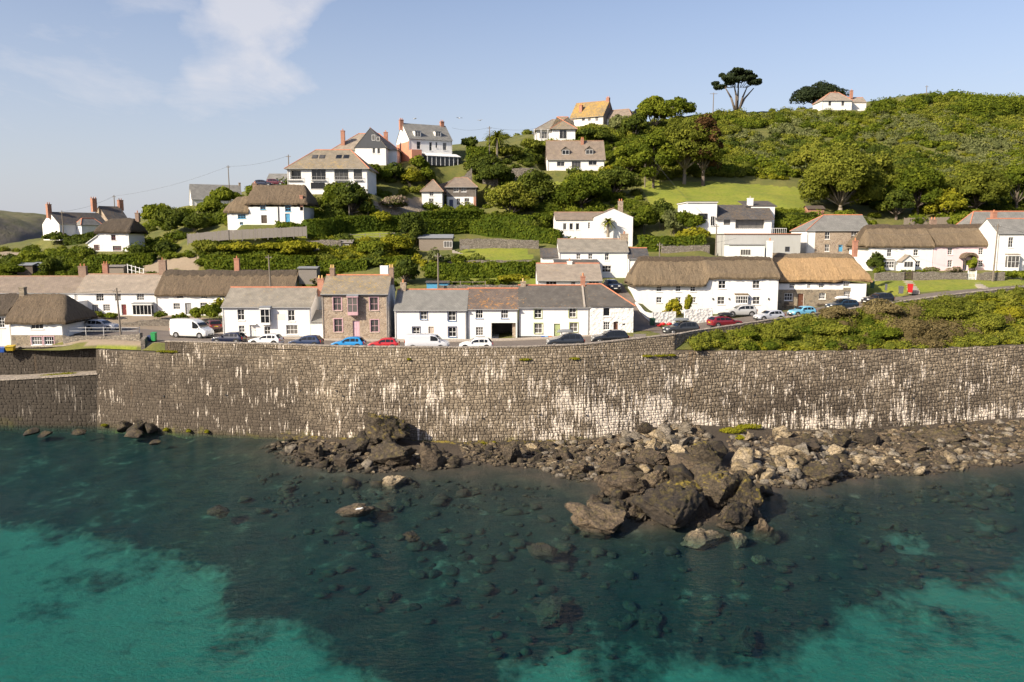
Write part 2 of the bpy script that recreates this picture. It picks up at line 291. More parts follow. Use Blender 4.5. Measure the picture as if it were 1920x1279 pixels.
# sea wall stone: lime and guano runs, damp and tide staining in shapes of their own
def seawall(name,core=False,old=0.0):
    t=NT(name); p=t.pos(); xyz=t.n('ShaderNodeSeparateXYZ',{0:p}).outputs; at=t.n('ShaderNodeAttribute',attribute_name='tone').outputs['Fac']; oi=t.n('ShaderNodeObjectInfo').outputs['Random']
    k=t.noise(3.2,2,.5)
    f=t.math('ADD',t.math('MULTIPLY',k,.7),t.math('MULTIPLY',at,.35))
    c=t.mix(t.ramp(f,.25,.6),(.145,.113,.078),(.275,.22,.155)); c=t.mix(t.ramp(f,.55,.85),c,(.39,.325,.24)); c=t.mix(t.ramp(t.noise(9,6,.7,p),.45,.75),c,(.11,.088,.066))
    # damp brown staining, heavier low down and towards the old harbour end
    dn=t.noise(.16,6,.62,t.pos((1,1,1.3))); low=t.ramp(xyz[2],9.5,1.0); left=t.ramp(xyz[0],-18,-38); right=t.ramp(xyz[0],14,36)
    d=t.math('ADD',t.math('ADD',t.math('MULTIPLY',low,.27),t.math('ADD',t.math('MULTIPLY',left,.26),t.math('MULTIPLY',t.ramp(xyz[0],-50,-53),.26))),t.math('MULTIPLY',right,.06)); d=t.ramp(t.math('ADD',d,dn),.52,.86)
    c=t.mix(t.math('MULTIPLY',d,.80),c,(.040,.029,.020))
    # brown weep stains
    ws=t.noise(1.0,4,.6,t.pos((.75,.3,.045))); c=t.mix(t.math('MULTIPLY',t.ramp(ws,.66,.72),.55),c,(.17,.1,.04))
    # white runs: narrow drips inside drifting patches
    st=t.noise(1.0,3,.6,t.pos((4.2,1.5,.33))); fine=t.noise(1.0,4,.65,t.pos((10.5,3,.6))); pn=t.noise(.30,5,.62,t.pos((1,1,1.5))); patch=t.ramp(pn,.40,.66)
    zone=t.math('MULTIPLY',t.ramp(xyz[0],-36,-22),t.ramp(xyz[2],10.2,7.5)); mid=t.math('MULTIPLY',t.ramp(xyz[0],-2,5),t.math('MULTIPLY',t.ramp(xyz[0],24,16),t.ramp(xyz[2],7.5,3.5)))
    foot_=t.math('MULTIPLY',t.ramp(xyz[0],18,26),t.ramp(xyz[2],3.4,1.6))
    thr=t.math('SUBTRACT',.652,t.math('ADD',t.math('MULTIPLY',patch,.125),t.math('ADD',t.math('MULTIPLY',mid,.085),t.math('ADD',t.math('MULTIPLY',foot_,.07),t.math('MULTIPLY',zone,.04)))))
    s=t.math('ADD',t.math('MULTIPLY',st,.58),t.math('MULTIPLY',fine,.42)); w_=t.math('MULTIPLY',t.ramp(t.math('SUBTRACT',s,thr),0.0,.03),.95); c=t.mix(w_,c,(.64,.56,.47))
    # green and black weed at the tide line
    tz=t.math('ADD',xyz[2],t.math('MULTIPLY',t.noise(.8,5),1.2)); c=t.mix(t.math('MULTIPLY',t.ramp(tz,1.25,.6),.75),c,(.05,.042,.018)); gz=t.math('MULTIPLY',t.ramp(tz,1.9,1.0),t.ramp(t.noise(.45,4),.55,.68)); c=t.mix(t.math('MULTIPLY',gz,.6),c,(.16,.15,.02))
    if old: c=t.mix(old,c,(.018,.014,.010))
    if core: c=t.mix(.42,c,(.045,.036,.026))
    return t.set(Base_Color=c,Roughness=.92,Normal=t.bump(t.math('ADD',t.noise(6,6,.7),t.noise(18,3)),.6,.05))
M['seastone']=seawall('sea_wall_stone'); M['seacore']=seawall('sea_wall_mortar',True); M['quaystone']=seawall('old_quay_stone',False,.66); M['quaycore']=seawall('old_quay_mortar',True,.6)
L={}
L['lush']=leaf_mat('leaf_lush',(.064,.09,.008),(.148,.178,.015),(.262,.272,.027),.36); L['dark']=leaf_mat('leaf_dark',(.038,.056,.009),(.082,.105,.014),(.148,.166,.022),.28); L['lime']=leaf_mat('leaf_yellow_green',(.16,.17,.012),(.27,.255,.018),(.37,.32,.03),.35)
L['olive']=leaf_mat('leaf_olive',(.092,.108,.014),(.182,.196,.024),(.285,.275,.04),.34); L['grey']=leaf_mat('leaf_grey_green',(.09,.105,.036),(.165,.178,.065),(.24,.24,.105),.28); L['brown']=leaf_mat('leaf_russet',(.08,.042,.017),(.13,.072,.03),(.17,.11,.04)); L['dry']=leaf_mat('leaf_dry_scrub',(.115,.088,.038),(.19,.148,.066),(.27,.215,.10),.28); L['hedge']=leaf_mat('leaf_hedge',(.054,.084,.008),(.122,.156,.013),(.21,.23,.022),.34); L['cypress']=leaf_mat('leaf_cypress',(.014,.022,.010),(.028,.04,.016),(.052,.064,.024),.12)
L['gold']=leaf_mat('leaf_gold',(.14,.12,.01),(.28,.22,.015),(.4,.28,.02),.3); L['flower']=leaf_mat('leaf_blossom',(.08,.11,.015),(.28,.21,.16),(.55,.45,.4))
M['bark']=wood_mat('bark',(.14,.11,.085)); M['bark_pale']=wood_mat('pale_bark',(.3,.25,.19))
def ground():
    t=NT('hill_ground'); p=t.pos(); a=t.n('ShaderNodeAttribute',attribute_name='lawn').outputs['Fac']; s=t.n('ShaderNodeAttribute',attribute_name='soil').outputs['Fac']
    n1=t.noise(.25,6,.65,p); n2=t.noise(2.5,6,.7,p)
    c=t.mix(t.ramp(n1,.35,.65),(.08,.095,.016),(.155,.145,.03)); c=t.mix(t.ramp(n2,.5,.75),c,(.065,.06,.022))
    g=t.mix(t.ramp(t.noise(.18,5,.6,p),.35,.65),(.165,.20,.016),(.225,.235,.022)); g=t.mix(t.ramp(t.noise(1.4,6,.75,p),.45,.7),g,(.105,.14,.012)); g=t.mix(t.math('MULTIPLY',t.ramp(t.noise(.5,5,.7,p),.55,.72),.6),g,(.26,.225,.05)); st=t.noise(1.0,3,.5,t.pos((.06,1.1,1))); g=t.mix(t.math('MULTIPLY',t.ramp(st,.52,.68),.35),g,(.24,.215,.04))
    so_=t.mix(n2,(.2,.15,.1),(.32,.26,.19)); c=t.mix(t.ramp(t.math('ADD',a,t.math('MULTIPLY',t.math('SUBTRACT',n2,.5),.3)),.4,.6),c,g); c=t.mix(t.ramp(s,.3,.7),c,so_)
    return t.set(Base_Color=c,Roughness=.95,Normal=t.bump(t.math('ADD',n2,t.noise(12,4)),.8,.1))
M['ground']=ground()
RK={'dark':rock_mat('dark_rock',(.018,.013,.009),(.045,.033,.021),(.105,.078,.05),.35,(.14,.11,.018)),'brown':rock_mat('brown_rock',(.038,.027,.017),(.088,.063,.04),(.18,.132,.082),.2),'pale':rock_mat('pale_rock',(.18,.137,.084),(.29,.228,.148),(.41,.335,.23),.3,(.30,.2,.035)),'grey':rock_mat('grey_rock',(.10,.083,.062),(.17,.143,.11),(.25,.215,.17),.15),'moss':rock_mat('weedy_rock',(.024,.018,.011),(.05,.037,.023),(.095,.072,.045),.95,(.20,.15,.016)),'sub':rock_mat('drowned_rock',(.006,.006,.004),(.013,.0125,.007),(.03,.027,.016),.4)}
# ------------------------------------------------------------------ terrain control (photograph column, row, distance)
WALL=[(-300,109,9.5),(0,104.5,9.5),(172,101.4,10.0),(300,98.6,10.0),(520,95.4,10.1),(640,93.2,10.25),(760,92.2,10.45),(870,91.8,10.55),(980,92,10.6),(1100,92.8,10.6),(1270,95.6,10.65),(1400,96.6,10.5),(1550,97.3,10.35),(1700,98.6,10.4),(1920,101.6,10.5),(2150,106,10.6),(2500,116,10.6)]
WXY=np.array([((p-960)/F*d,d,z) for p,d,z in WALL])
def wallY(x): return float(np.interp(x,WXY[:,0],WXY[:,1]))
def wallZ(x): return float(np.interp(x,WXY[:,0],WXY[:,2]))
ROAD=[(-200,128,11.3),(-60,123,11.3),(100,117.5,11.2),(250,109,11.1),(400,103.0,11.0),(600,98.8,10.9),(800,97.2,10.9),(1000,97.9,11.05),(1180,100.6,11.45),(1300,105,12.1),(1400,108.8,12.75),(1500,112,13.4),(1640,116,14.6),(1800,119,16.0),(1920,121,16.7),(2100,124,17.6),(2300,128,18.5)]
LANE=[(1215,106,11.9),(1198,111,13.0),(1170,117,14.7),(1148,123,16.2),(1140,129,17.0)]
def rpts(L,n=6):
    a=np.array([((p-960)/F*d,d,z) for p,d,z in L]); t=np.arange(len(a)); tt=np.linspace(0,len(a)-1,(len(a)-1)*n+1)
    q=np.stack([np.interp(tt,t,a[:,i]) for i in range(3)],1)
    for _ in range(6): q[1:-1]=(q[:-2]+2*q[1:-1]+q[2:])/4
    return q
ROADQ=rpts(ROAD); LANEQ=rpts(LANE)
CTRL=[(-150,600,128),(0,592,130),(150,590,131),(300,590,131),(420,592,131),(530,592,130),
(-100,530,143),(0,520,147),(100,500,152),(200,477,153),(300,474,154),(280,505,144),(400,505,141),(550,510,139),
(-50,470,185),(0,466,190),(100,456,190),(200,452,188),(330,392,196),(450,378,197),(260,430,178),(350,425,165),
(380,452,150),(500,447,150),(600,445,151),(500,470,146),(600,470,147),(700,460,149),(650,500,141),(750,515,134),
(620,385,163),(640,366,166),(560,364,168),(700,362,172),(700,400,161),(650,430,154),(750,360,178),
(690,312,191),(800,312,195),(870,305,197),(700,295,203),(800,285,208),
(800,393,178),(900,391,179),(850,420,169),(850,446,157),(800,476,150),(1000,474,150),(900,488,145),(900,520,132),(1000,528,127),(800,540,126),(700,560,122),(600,565,122),
(930,300,198),(960,330,192),(1000,345,190),(1080,322,197),(1020,268,216),(1100,266,217),(1120,238,229),(1180,236,231),(940,275,215),
(950,380,178),(1000,405,166),(1050,452,156),(1180,462,156),(1100,520,137),(1160,545,123),(1240,505,140),(1060,535,122),
(1210,350,187),(1300,342,192),(1400,342,193),(1500,345,193),(1230,398,169),(1400,400,170),(1500,402,169),
(1288,432,160),(1460,440,159),(1360,481,147),(1500,480,147),(1230,470,151),
(1200,592,117),(1300,590,118),(1450,583,120),(1600,577,122),(1300,560,128),(1500,545,130),
(1520,477,150),(1630,477,150),(1640,508,141),(1860,508,141),(1980,508,139),(1640,526,132),(1860,526,132),(1980,526,132),(1700,545,123),(1900,541,124),
(1600,425,168),(1700,412,172),(1900,404,172),(2050,400,172),(1600,355,200),(1750,335,206),(1900,325,210),(2050,320,210),
(1600,280,234),(1750,270,238),(1900,270,240),(2100,265,240),(1350,258,236),(1450,250,244),(1300,255,232),(1240,255,226),
(1340,212,262),(1440,213,266),(1500,212,268),(1590,209,266),(1680,205,264),(1740,170,272),(1800,190,275),(1860,198,274),(1950,202,276),(2100,205,280),(1210,250,236),
(1300,654,97.4),(1500,659,98.6),(1700,656,100.2),(1920,647,103.2),(1400,625,103.2),(1500,610,105.5),(1600,590,109.5),(1750,574,112),(1920,558,114),(1600,630,105),(1750,620,107),(1900,610,109)]
C3=[tuple(P(*c)) for c in CTRL]
for px,D,z in [(-300,330,4),(0,260,16),(0,400,4),(300,330,30),(600,330,44),(900,330,52),(1200,340,64),(1500,360,68),(1800,370,74),(2100,380,74),(-300,200,17),(-400,150,14)]: C3.append(((px-960)/F*D,D,z))
for q in ROADQ[::4]: C3.append(tuple(q))
for q in LANEQ[::4]: C3.append(tuple(q))
for p,d,z in WALL: C3.append(((p-960)/F*d,d+1.0,z-.1))
class RBF:
    def __init__(s,pts,reg=.02):
        p=np.array(pts); s.c=p[:,:2]; n=len(p); A=np.zeros((n+3,n+3)); A[:n,:n]=s.k(np.linalg.norm(s.c[:,None]-s.c[None],axis=2)); A[:n,:n]-=np.eye(n)*1.5
        A[:n,n]=1; A[:n,n+1:]=s.c; A[n,:n]=1; A[n+1:,:n]=s.c.T; b=np.zeros(n+3); b[:n]=p[:,2]; s.w=np.linalg.solve(A,b)
    def k(s,r): return np.where(r>1e-6,r,0)*1.0      # linear kernel: no overshoot
    def __call__(s,xy):
        xy=np.asarray(xy); o=np.empty(len(xy)); n=len(s.c)
        for i in range(0,len(xy),4000):
            q=xy[i:i+4000]; o[i:i+4000]=s.k(np.linalg.norm(q[:,None]-s.c[None],axis=2))@s.w[:n]+s.w[n]+q@s.w[n+1:]
        return o
FOOT=[]     # house footprints: origin, rotation, x0,x1,y0,y1,z
# ------------------------------------------------------------------ houses
def thatch_mesh(x0,x1,y0,y1,ze,zr,hipL,hipR,y0b=None,zeb=None,xb=None,th=.34,seed=0,cut=None):
    """rounded thatch as a thick blanket over a rectangle; to the right of xb the front eave sits at y0b/zeb"""
    rnd=random.Random(seed); nx=max(24,int((x1-x0)/.3)); ny=34; rows=[]
    yr=(y0+y1)/2
    for i in range(nx+1):
        x=x0+(x1-x0)*i/nx; row=[]
        k=0 if xb is None else min(1,max(0,(x-xb)/.5+.5)); fy=y0+(0 if y0b is None else (y0b-y0)*k); fe=ze+(0 if zeb is None else (zeb-ze)*k)
        rib=rnd.uniform(-.045,.045); fy+=rnd.uniform(-.06,.06)
        for j in range(ny+1):
            t=j/ny; y=fy+(y1-fy)*t
            sl=(zr-fe)/(yr-fy); sb=(zr-ze)/(y1-yr)
            a=fe+(y-fy)*sl; b=ze+(y1-y)*sb; c=[a,b]
            if hipL: c.append(ze+.2+(x-x0)*hipL)
            if hipR: c.append(ze+.2+(x1-x)*hipR)
            s_=-.22*math.log(sum(math.exp(-q/.22) for q in c))
            # belly: round the blanket over at the eaves
            e=min((y-fy),(y1-y)); 
            if hipL: e=min(e,x-x0)
            if hipR: e=min(e,x1-x)
            rr=.42
            drop=0 if e>rr else (rr-math.sqrt(max(0,rr*rr-(rr-e)**2)))
            z=s_+th-drop*.9+.05*math.sin(x*.9+y*.7+seed)+.03*math.sin(x*2.1+y*1.3)+rib+rnd.uniform(-.035,.035)
            row.append((x,y,z))
        rows.append(row)
    mb=MB(); mb.grid(rows)
    # underside skirt
    def under(p,inx,iny): return (p[0]+inx,p[1]+iny,p[2]-.30)
    f=[r[0] for r in rows]; mb.grid([[under(p,0,.12) for p in f],f]); bk=[r[-1] for r in rows]; mb.grid([bk,[under(p,0,-.12) for p in bk]])
    mb.grid([rows[0],[under(p,.12,0) for p in rows[0]]]); mb.grid([[under(p,-.12,0) for p in rows[-1]],rows[-1]])
    mb.grid([[under(p,0,.12) for p in bk],[under(p,0,.12) for p in f]])
    return mb,rows
class House:
    def __init__(s,name,label,xl,xr,yb,D,ye,yr,depth,D2=None,cat='house',Z=(0,0,1.0),wall='white',side=None,group=None,down=1.6,zoff=0):
        A=P(xl,yb,D); B=P(xr,yb,D2 or D); d=B-A; s.w=math.hypot(d.x,d.y); s.rot=math.atan2(d.y,d.x)
        s.o=Vector((A.x,A.y,(A.z+B.z)/2+zoff)); s.ex=Vector((math.cos(s.rot),math.sin(s.rot),0)); s.ey=Vector((-s.ex.y,s.ex.x,0)); s.d=depth; s.Z=(0,0,1.0)
        s.root=empty(name,s.o,s.rot,label,cat,group); xm=(xl+xr)/2; s.he=s.uz(xm,ye)[1]; s.hr=s.uz(xm,yr,depth/2)[1]; s.Z=Z
        s.wall=wall; s.side=side or wall; s.holes=[]; s.bands=[]; s.down=down; FOOT.append((s.o,s.rot,-.6,s.w+.6,-.8,depth+.6,s.o.z))
    def uz(s,px,py,yo=0):
        px=s.Z[0]+px/s.Z[2]; py=s.Z[1]+py/s.Z[2]
        r=ray(px,py); q=s.o+s.ey*yo-CAM; t=q.dot(s.ey)/r.dot(s.ey); p=CAM+r*t-s.o; return p.dot(s.ex),p.z
    def rect(s,px,py,w,h,yo=0):
        a=s.uz(px-w/2,py+h/2,yo); b=s.uz(px+w/2,py-h/2,yo); u0,u1=min(a[0],b[0]),max(a[0],b[0]); return u0,u1,a[1],b[1]
    def win(s,px,py,w,h,frame='f_white',bars=(2,2),sill='f_white',rev=.14,lintel=None,pane='glass',surround=None):
        s.holes.append((s.rect(px,py,w,h),'win',dict(frame=frame,bars=bars,sill=sill,rev=rev,lintel=lintel,pane=pane,surround=surround)))
    def door(s,px,py,w,h,mat='door_white',frame='f_white',rev=.16,glazed=False,hood=None):
        r=list(s.rect(px,py,w,h)); r[2]=max(r[2],.02) if r[2]<.5 else r[2]; s.holes.append((tuple(r),'door',dict(mat=mat,frame=frame,rev=rev,glazed=glazed,hood=hood)))
    def make_win(s,r,k,y=0.0,parent=None):
        u0,u1,z0,z1=r; root=parent or s.root; rv=k['rev']; f=.065 if (u1-u0)>.6 else .05; m=MB(); ya,yb=y+rv-.05,y+rv+.03
        m.box(u0,u0+f,ya,yb,z0,z1); m.box(u1-f,u1,ya,yb,z0,z1); m.box(u0+f,u1-f,ya,yb,z0,z0+f); m.box(u0+f,u1-f,ya,yb,z1-f,z1)
        nx,ny=k['bars']; g=.02
        for i in range(1,nx): u=u0+f+(u1-u0-2*f)*i/nx; m.box(u-g,u+g,ya+.012,yb,z0+f,z1-f)
        for i in range(1,ny):
            z=z0+f+(z1-z0-2*f)*i/ny; gg=g*1.4 if (ny==2) else g; m.box(u0+f,u1-f,ya+.008,yb-.004,z-gg,z+gg)
        o=m.build('window',M[k['frame']],root)
        p=MB(); p.box(u0+f*.5,u1-f*.5,yb-.035,yb-.01,z0+f*.5,z1-f*.5); p.build('pane',M[k['pane']],o)
        if k['sill']: q=MB(); q.box(u0-.08,u1+.08,y-.09,y+rv-.055,z0-.09,z0-.002); q.build('sill',M[k['sill']],o)
        if k['lintel']: q=MB(); q.box(u0-.06,u1+.06,y-.025,y+rv-.055,z1+.002,z1+.2); q.build('lintel',M[k['lintel']],o)
        if k.get('surround'):
            q=MB(); a=.11
            q.box(u0-a,u0-.002,y-.03,y+.1,z0,z1+a); q.box(u1+.002,u1+a,y-.03,y+.1,z0,z1+a); q.box(u0-.002,u1+.002,y-.03,y+.1,z1+.002,z1+a); q.build('surround',M[k['surround']],o)
        return o
    def make_door(s,r,k,y=0.0):
        u0,u1,z0,z1=r; rv=k['rev']; f=.06; m=MB(); m.box(u0+f,u1-f,y+rv,y+rv+.05,z0,z1-f)
        if not k['glazed']:
            hh=z1-f-z0; ww=u1-u0-2*f
            for a in (.08,.54):
                for b in (.08,.98): m.box(u0+f+ww*a,u0+f+ww*(a+.38),y+rv-.018,y+rv+.01,z0+hh*(.08 if b<.5 else .55),z0+hh*(.48 if b<.5 else .93))
        o=m.build('door',M[k['mat']],s.root); q=MB(); q.box(u0,u0+f-.002,y+rv-.05,y+rv+.04,z0,z1); q.box(u1-f+.002,u1,y+rv-.05,y+rv+.04,z0,z1); q.box(u0+f-.002,u1-f+.002,y+rv-.05,y+rv+.04,z1-f+.002,z1); q.build('door_frame',M[k['frame']],o)
        h=MB(); h.box(u1-f-.14,u1-f-.09,y+rv-.06,y+rv-.02,z0+.95,z0+1.08); h.build('handle',M['galv'],o)
        if k['glazed']: g=MB(); g.box(u0+f+.08,u1-f-.08,y+rv-.012,y+rv+.01,z0+.9,z1-.2); g.build('pane',M['glass'],o)
        if k['hood']: g=MB(); g.slab([(u0-.12,-.4,z1+.1),(u1+.12,-.4,z1+.1),(u1+.12,.02,z1+.2),(u0-.12,.02,z1+.2)],.07); g.build('door_hood',M[k['hood']],o)
    def walls(s,x0=0,x1=None,y0=0,y1=None,he=None,hr=None,ridge='x',gl=True,gr=True,holes=None,wall=None,side=None,name='wall',zb=None):
        x1=s.w if x1 is None else x1; y1=s.d if y1 is None else y1; he=s.he if he is None else he; hr=s.hr if hr is None else hr
        wm=M[wall or s.wall]; sm=M[side or side or wall or s.side] if wall else M[s.side]; b=-s.down if zb is None else zb; m=MB(); holes=s.holes if holes is None else holes
        mats=[wm,sm]+[M[q[1]] for q in s.bands]
        us=sorted({x0,x1}|{round(h[0][i],4) for h in holes for i in (0,1) if x0<h[0][i]<x1}); zs=sorted({b,he}|{round(h[0][i],4) for h in holes for i in (2,3) if b<h[0][i]<he}|{q[0] for q in s.bands if b<q[0]<he})
        for i in range(len(us)-1):
            for j in range(len(zs)-1):
                uc,zc=(us[i]+us[i+1])/2,(zs[j]+zs[j+1])/2
                if any(h[0][0]<uc<h[0][1] and h[0][2]<zc<h[0][3] for h in holes): continue
                mi=0
                for bi,q in enumerate(s.bands):
                    if zc<q[0] and (len(q)<3 or q[2]<uc<q[3]): mi=2+bi; break
                m.face([(us[i],y0,zs[j]),(us[i+1],y0,zs[j]),(us[i+1],y0,zs[j+1]),(us[i],y0,zs[j+1])],mi)
        for h in holes:   # reveals
            u0,u1,z0,z1=h[0]; z1=min(z1,he); rv=h[2]['rev']+.1
            m.face([(u0,y0,z0),(u0,y0,z1),(u0,y0+rv,z1),(u0,y0+rv,z0)]); m.face([(u1,y0,z1),(u1,y0,z0),(u1,y0+rv,z0),(u1,y0+rv,z1)])
            m.face([(u0,y0,z1),(u1,y0,z1),(u1,y0+rv,z1),(u0,y0+rv,z1)]); m.face([(u1,y0,z0),(u0,y0,z0),(u0,y0+rv,z0),(u1,y0+rv,z0)])
            if h[1]!='arch': m.face([(u0,y0+rv,z0),(u1,y0+rv,z0),(u1,y0+rv,z1),(u0,y0+rv,z1)])
        if ridge=='y':
            m.face([(x0,y0,he),(x1,y0,he),((x0+x1)/2,y0,hr)],0); m.face([(x1,y1,he),(x0,y1,he),((x0+x1)/2,y1,hr)],1)
        m.face([(x1,y1,b),(x0,y1,b),(x0,y1,he),(x1,y1,he)],1)
        for x,on in ((x0,gl),(x1,gr)):
            pts=[(x,y0,b),(x,y1,b),(x,y1,he)]+([(x,(y0+y1)/2,hr)] if (on and ridge=='x') else [])+[(x,y0,he)]
            m.face(pts if x==x1 else pts[::-1],1)
        return m.build(name,mats,s.root)
    def roof(s,mat,x0=0,x1=None,y0=0,y1=None,he=None,hr=None,ridge='x',hipL=0,hipR=0,ov=.22,og=.12,t=.1,ridgemat='ridge',hipmat=None,name='roof',drop=True):
        x1=s.w if x1 is None else x1; y1=s.d if y1 is None else y1; he=s.he if he is None else he; hr=s.hr if hr is None else hr
        m=MB(); rc=MB()
        if ridge=='y':
            # swap roles: work in rotated frame
            xm=(x0+x1)/2; sl=(hr-he)/(xm-x0); e=he-ov*sl
            F0=y0-og+ (0); B0=y1+og; fa=F0 if not hipL else y0+hipL; ba=B0 if not hipR else y1-hipR
            fy=y0-ov if hipL else F0; by=y1+ov if hipR else B0
            m.slab([(x0-ov,fy,e+t),(xm,fa,hr+t),(xm,ba,hr+t),(x0-ov,by,e+t)][::-1],t); m.slab([(x1+ov,fy,e+t),(xm,fa,hr+t),(xm,ba,hr+t),(x1+ov,by,e+t)],t)
            if hipL: m.slab([(x0-ov,fy,e+t),(x1+ov,fy,e+t),(xm,fa,hr+t)],t)
            if hipR: m.slab([(x1+ov,by,e+t),(x0-ov,by,e+t),(xm,ba,hr+t)],t)
            rc.tube((xm,fa,hr+t),(xm,ba,hr+t),.11,n=6)
            ends=[((x0-ov,fy),(x1+ov,fy),(xm,fa),hipL),((x0-ov,by),(x1+ov,by),(xm,ba),hipR)]
        else:
            ym=(y0+y1)/2; sl=(hr-he)/(ym-y0); e=he-ov*sl
            la=x0-og if not hipL else x0+hipL; ra=x1+og if not hipR else x1-hipR; lx=x0-ov if hipL else x0-og; rx=x1+ov if hipR else x1+og
            m.slab([(lx,y0-ov,e+t),(rx,y0-ov,e+t),(ra,ym,hr+t),(la,ym,hr+t)],t); m.slab([(rx,y1+ov,e+t),(lx,y1+ov,e+t),(la,ym,hr+t),(ra,ym,hr+t)],t)
            if hipL: m.slab([(lx,y1+ov,e+t),(lx,y0-ov,e+t),(la,ym,hr+t)],t)
            if hipR: m.slab([(rx,y0-ov,e+t),(rx,y1+ov,e+t),(ra,ym,hr+t)],t)
            rc.tube((la,ym,hr+t),(ra,ym,hr+t),.11,n=6)
            ends=[((lx,y0-ov),(lx,y1+ov),(la,ym),hipL),((rx,y0-ov),(rx,y1+ov),(ra,ym),hipR)]
            # gutter and downpipes
            if drop:
                g=MB(); g.tube((lx,y0-ov-.05,e+t-.06),(rx,y0-ov-.05,e+t-.06),.055,n=6)
                for xx in (x0+.12,x1-.12): g.tube((xx,y0-.07,e-.05),(xx,y0-.07,.05),.035,n=6)
                g.build('gutter',M['f_grey'],s.root)
        o=m.build(name,M[mat],s.root)
        for a,b,c,h in ends:
            if h: rc.tube((a[0],a[1],e+t),(c[0],c[1],hr+t),.09,n=6); rc.tube((b[0],b[1],e+t),(c[0],c[1],hr+t),.09,n=6)
        if ridgemat: rc.build('ridge_tiles',M[ridgemat],o)
        return o
    def thatch(s,mat='thatch',x0=None,x1=None,y0=None,y1=None,he=None,hr=None,hipL=0,hipR=0,xb=None,y0b=None,zeb=None,cap=True,seed=1,capmat=None,name='thatched_roof',scallop=.12,oh=.5):
        x0=-.4 if x0 is None else x0; x1=s.w+.4 if x1 is None else x1; y0=-oh if y0 is None else y0; y1=s.d+oh if y1 is None else y1
        he=s.he if he is None else he; hr=s.hr if hr is None else hr
        mb,rows=thatch_mesh(x0,x1,y0,y1,he+.40,hr-.06,hipL,hipR,y0b,None if zeb is None else zeb+.24,xb,seed=seed); o=mb.build(name,M[mat],s.root,True)
        if cap:
            c=MB(); cr=[]; ym=(y0+y1)/2; n=len(rows[0])
            i0=int(len(rows)*.02); i1=len(rows)-1-i0
            for i in range(i0,i1+1):
                x=rows[i][0][0]; j=[q for q in range(n)]; zt=max(p[2] for p in rows[i])
                hw=.92+scallop*1.6*abs(math.sin(x*2.2)); seg=[]
                for q in range(13):
                    yy=ym+hw*(q-6)/6; 
                    # sample surface
                    k=min(n-2,max(0,int((yy-rows[i][0][1])/(rows[i][-1][1]-rows[i][0][1])*(n-1)))); f=(yy-rows[i][k][1])/(rows[i][k+1][1]-rows[i][k][1]); zz=rows[i][k][2]*(1-f)+rows[i][k+1][2]*f
                    seg.append((x,yy,zz+(.15 if 0<q<12 else -.03)))
                cr.append(seg)
            c.grid(cr); c.build('ridge_cap',M[capmat or mat],o,True)
        return o
    def chim(s,px,yt,ybt,w=.6,mat='brick',pots=2,pot='pot',yo=None,dp=None,cap=True,pin=None):
        yo=s.d/2 if yo is None else yo; u,zt=s.uz(px,yt,yo); _,zb=s.uz(px,ybt,yo); dp=dp or w; m=MB()
        m.box(u-w/2,u+w/2,yo-dp/2,yo+dp/2,zb-.9,zt-.16); m.box(u-w/2-.05,u+w/2+.05,yo-dp/2-.05,yo+dp/2+.05,zt-.16,zt)
        o=m.build('chimney',M[mat],s.root)
        for i in range(pots):
            x=u+(i-(pots-1)/2)*w*.5; q=MB(); q.tube((x,yo,zt),(x,yo,zt+.42),.12,.1,8); q.build('chimney_pot',M[pot],o)
        return o
    def fin(s):
        for r,k,d in s.holes:
            if k=='win': s.make_win(r,d)
            elif k=='door': s.make_door(r,d)
    def box(s,name,mat,x0,x1,y0,y1,z0,z1,parent=None): m=MB(); m.box(x0,x1,y0,y1,z0,z1); return m.build(name,M[mat],parent or s.root)
    def oriel(s,px,py,w,h,out=.6,mat='f_white',roofm='lead',bars=(2,2),base=.3,name='bay_window'):
        u0,u1,z0,z1=s.rect(px,py,w,h); m=MB(); m.box(u0,u1,-out,-.002,z0-base,z0); m.box(u0-.1,u1+.1,-out-.1,-.004,z1,z1+.16)
        f=.07
        for a in (u0,u1-f): m.box(a,a+f,-out,-out+f,z0,z1); m.box(a,a+f,-f,-.002,z0,z1)
        nx=bars[0]
        for i in range(1,nx): uu=u0+(u1-u0)*i/nx; m.box(uu-.03,uu+.03,-out+.01,-out+f,z0,z1)
        for j in range(1,bars[1]): zz=z0+(z1-z0)*j/bars[1]; m.box(u0+f,u1-f,-out+.015,-out+f-.01,zz-.025,zz+.025)
        o=m.build(name,M[mat],s.root); p=MB(); p.box(u0+.03,u1-.03,-out+.035,-.01,z0,z1); p.build('pane',M['glass'],o)
        q=MB(); q.slab([(u0-.12,-out-.12,z1+.26),(u1+.12,-out-.12,z1+.26),(u1+.12,-.003,z1+.42),(u0-.12,-.003,z1+.42)],.1); q.build('bay_roof',M[roofm],o); return o
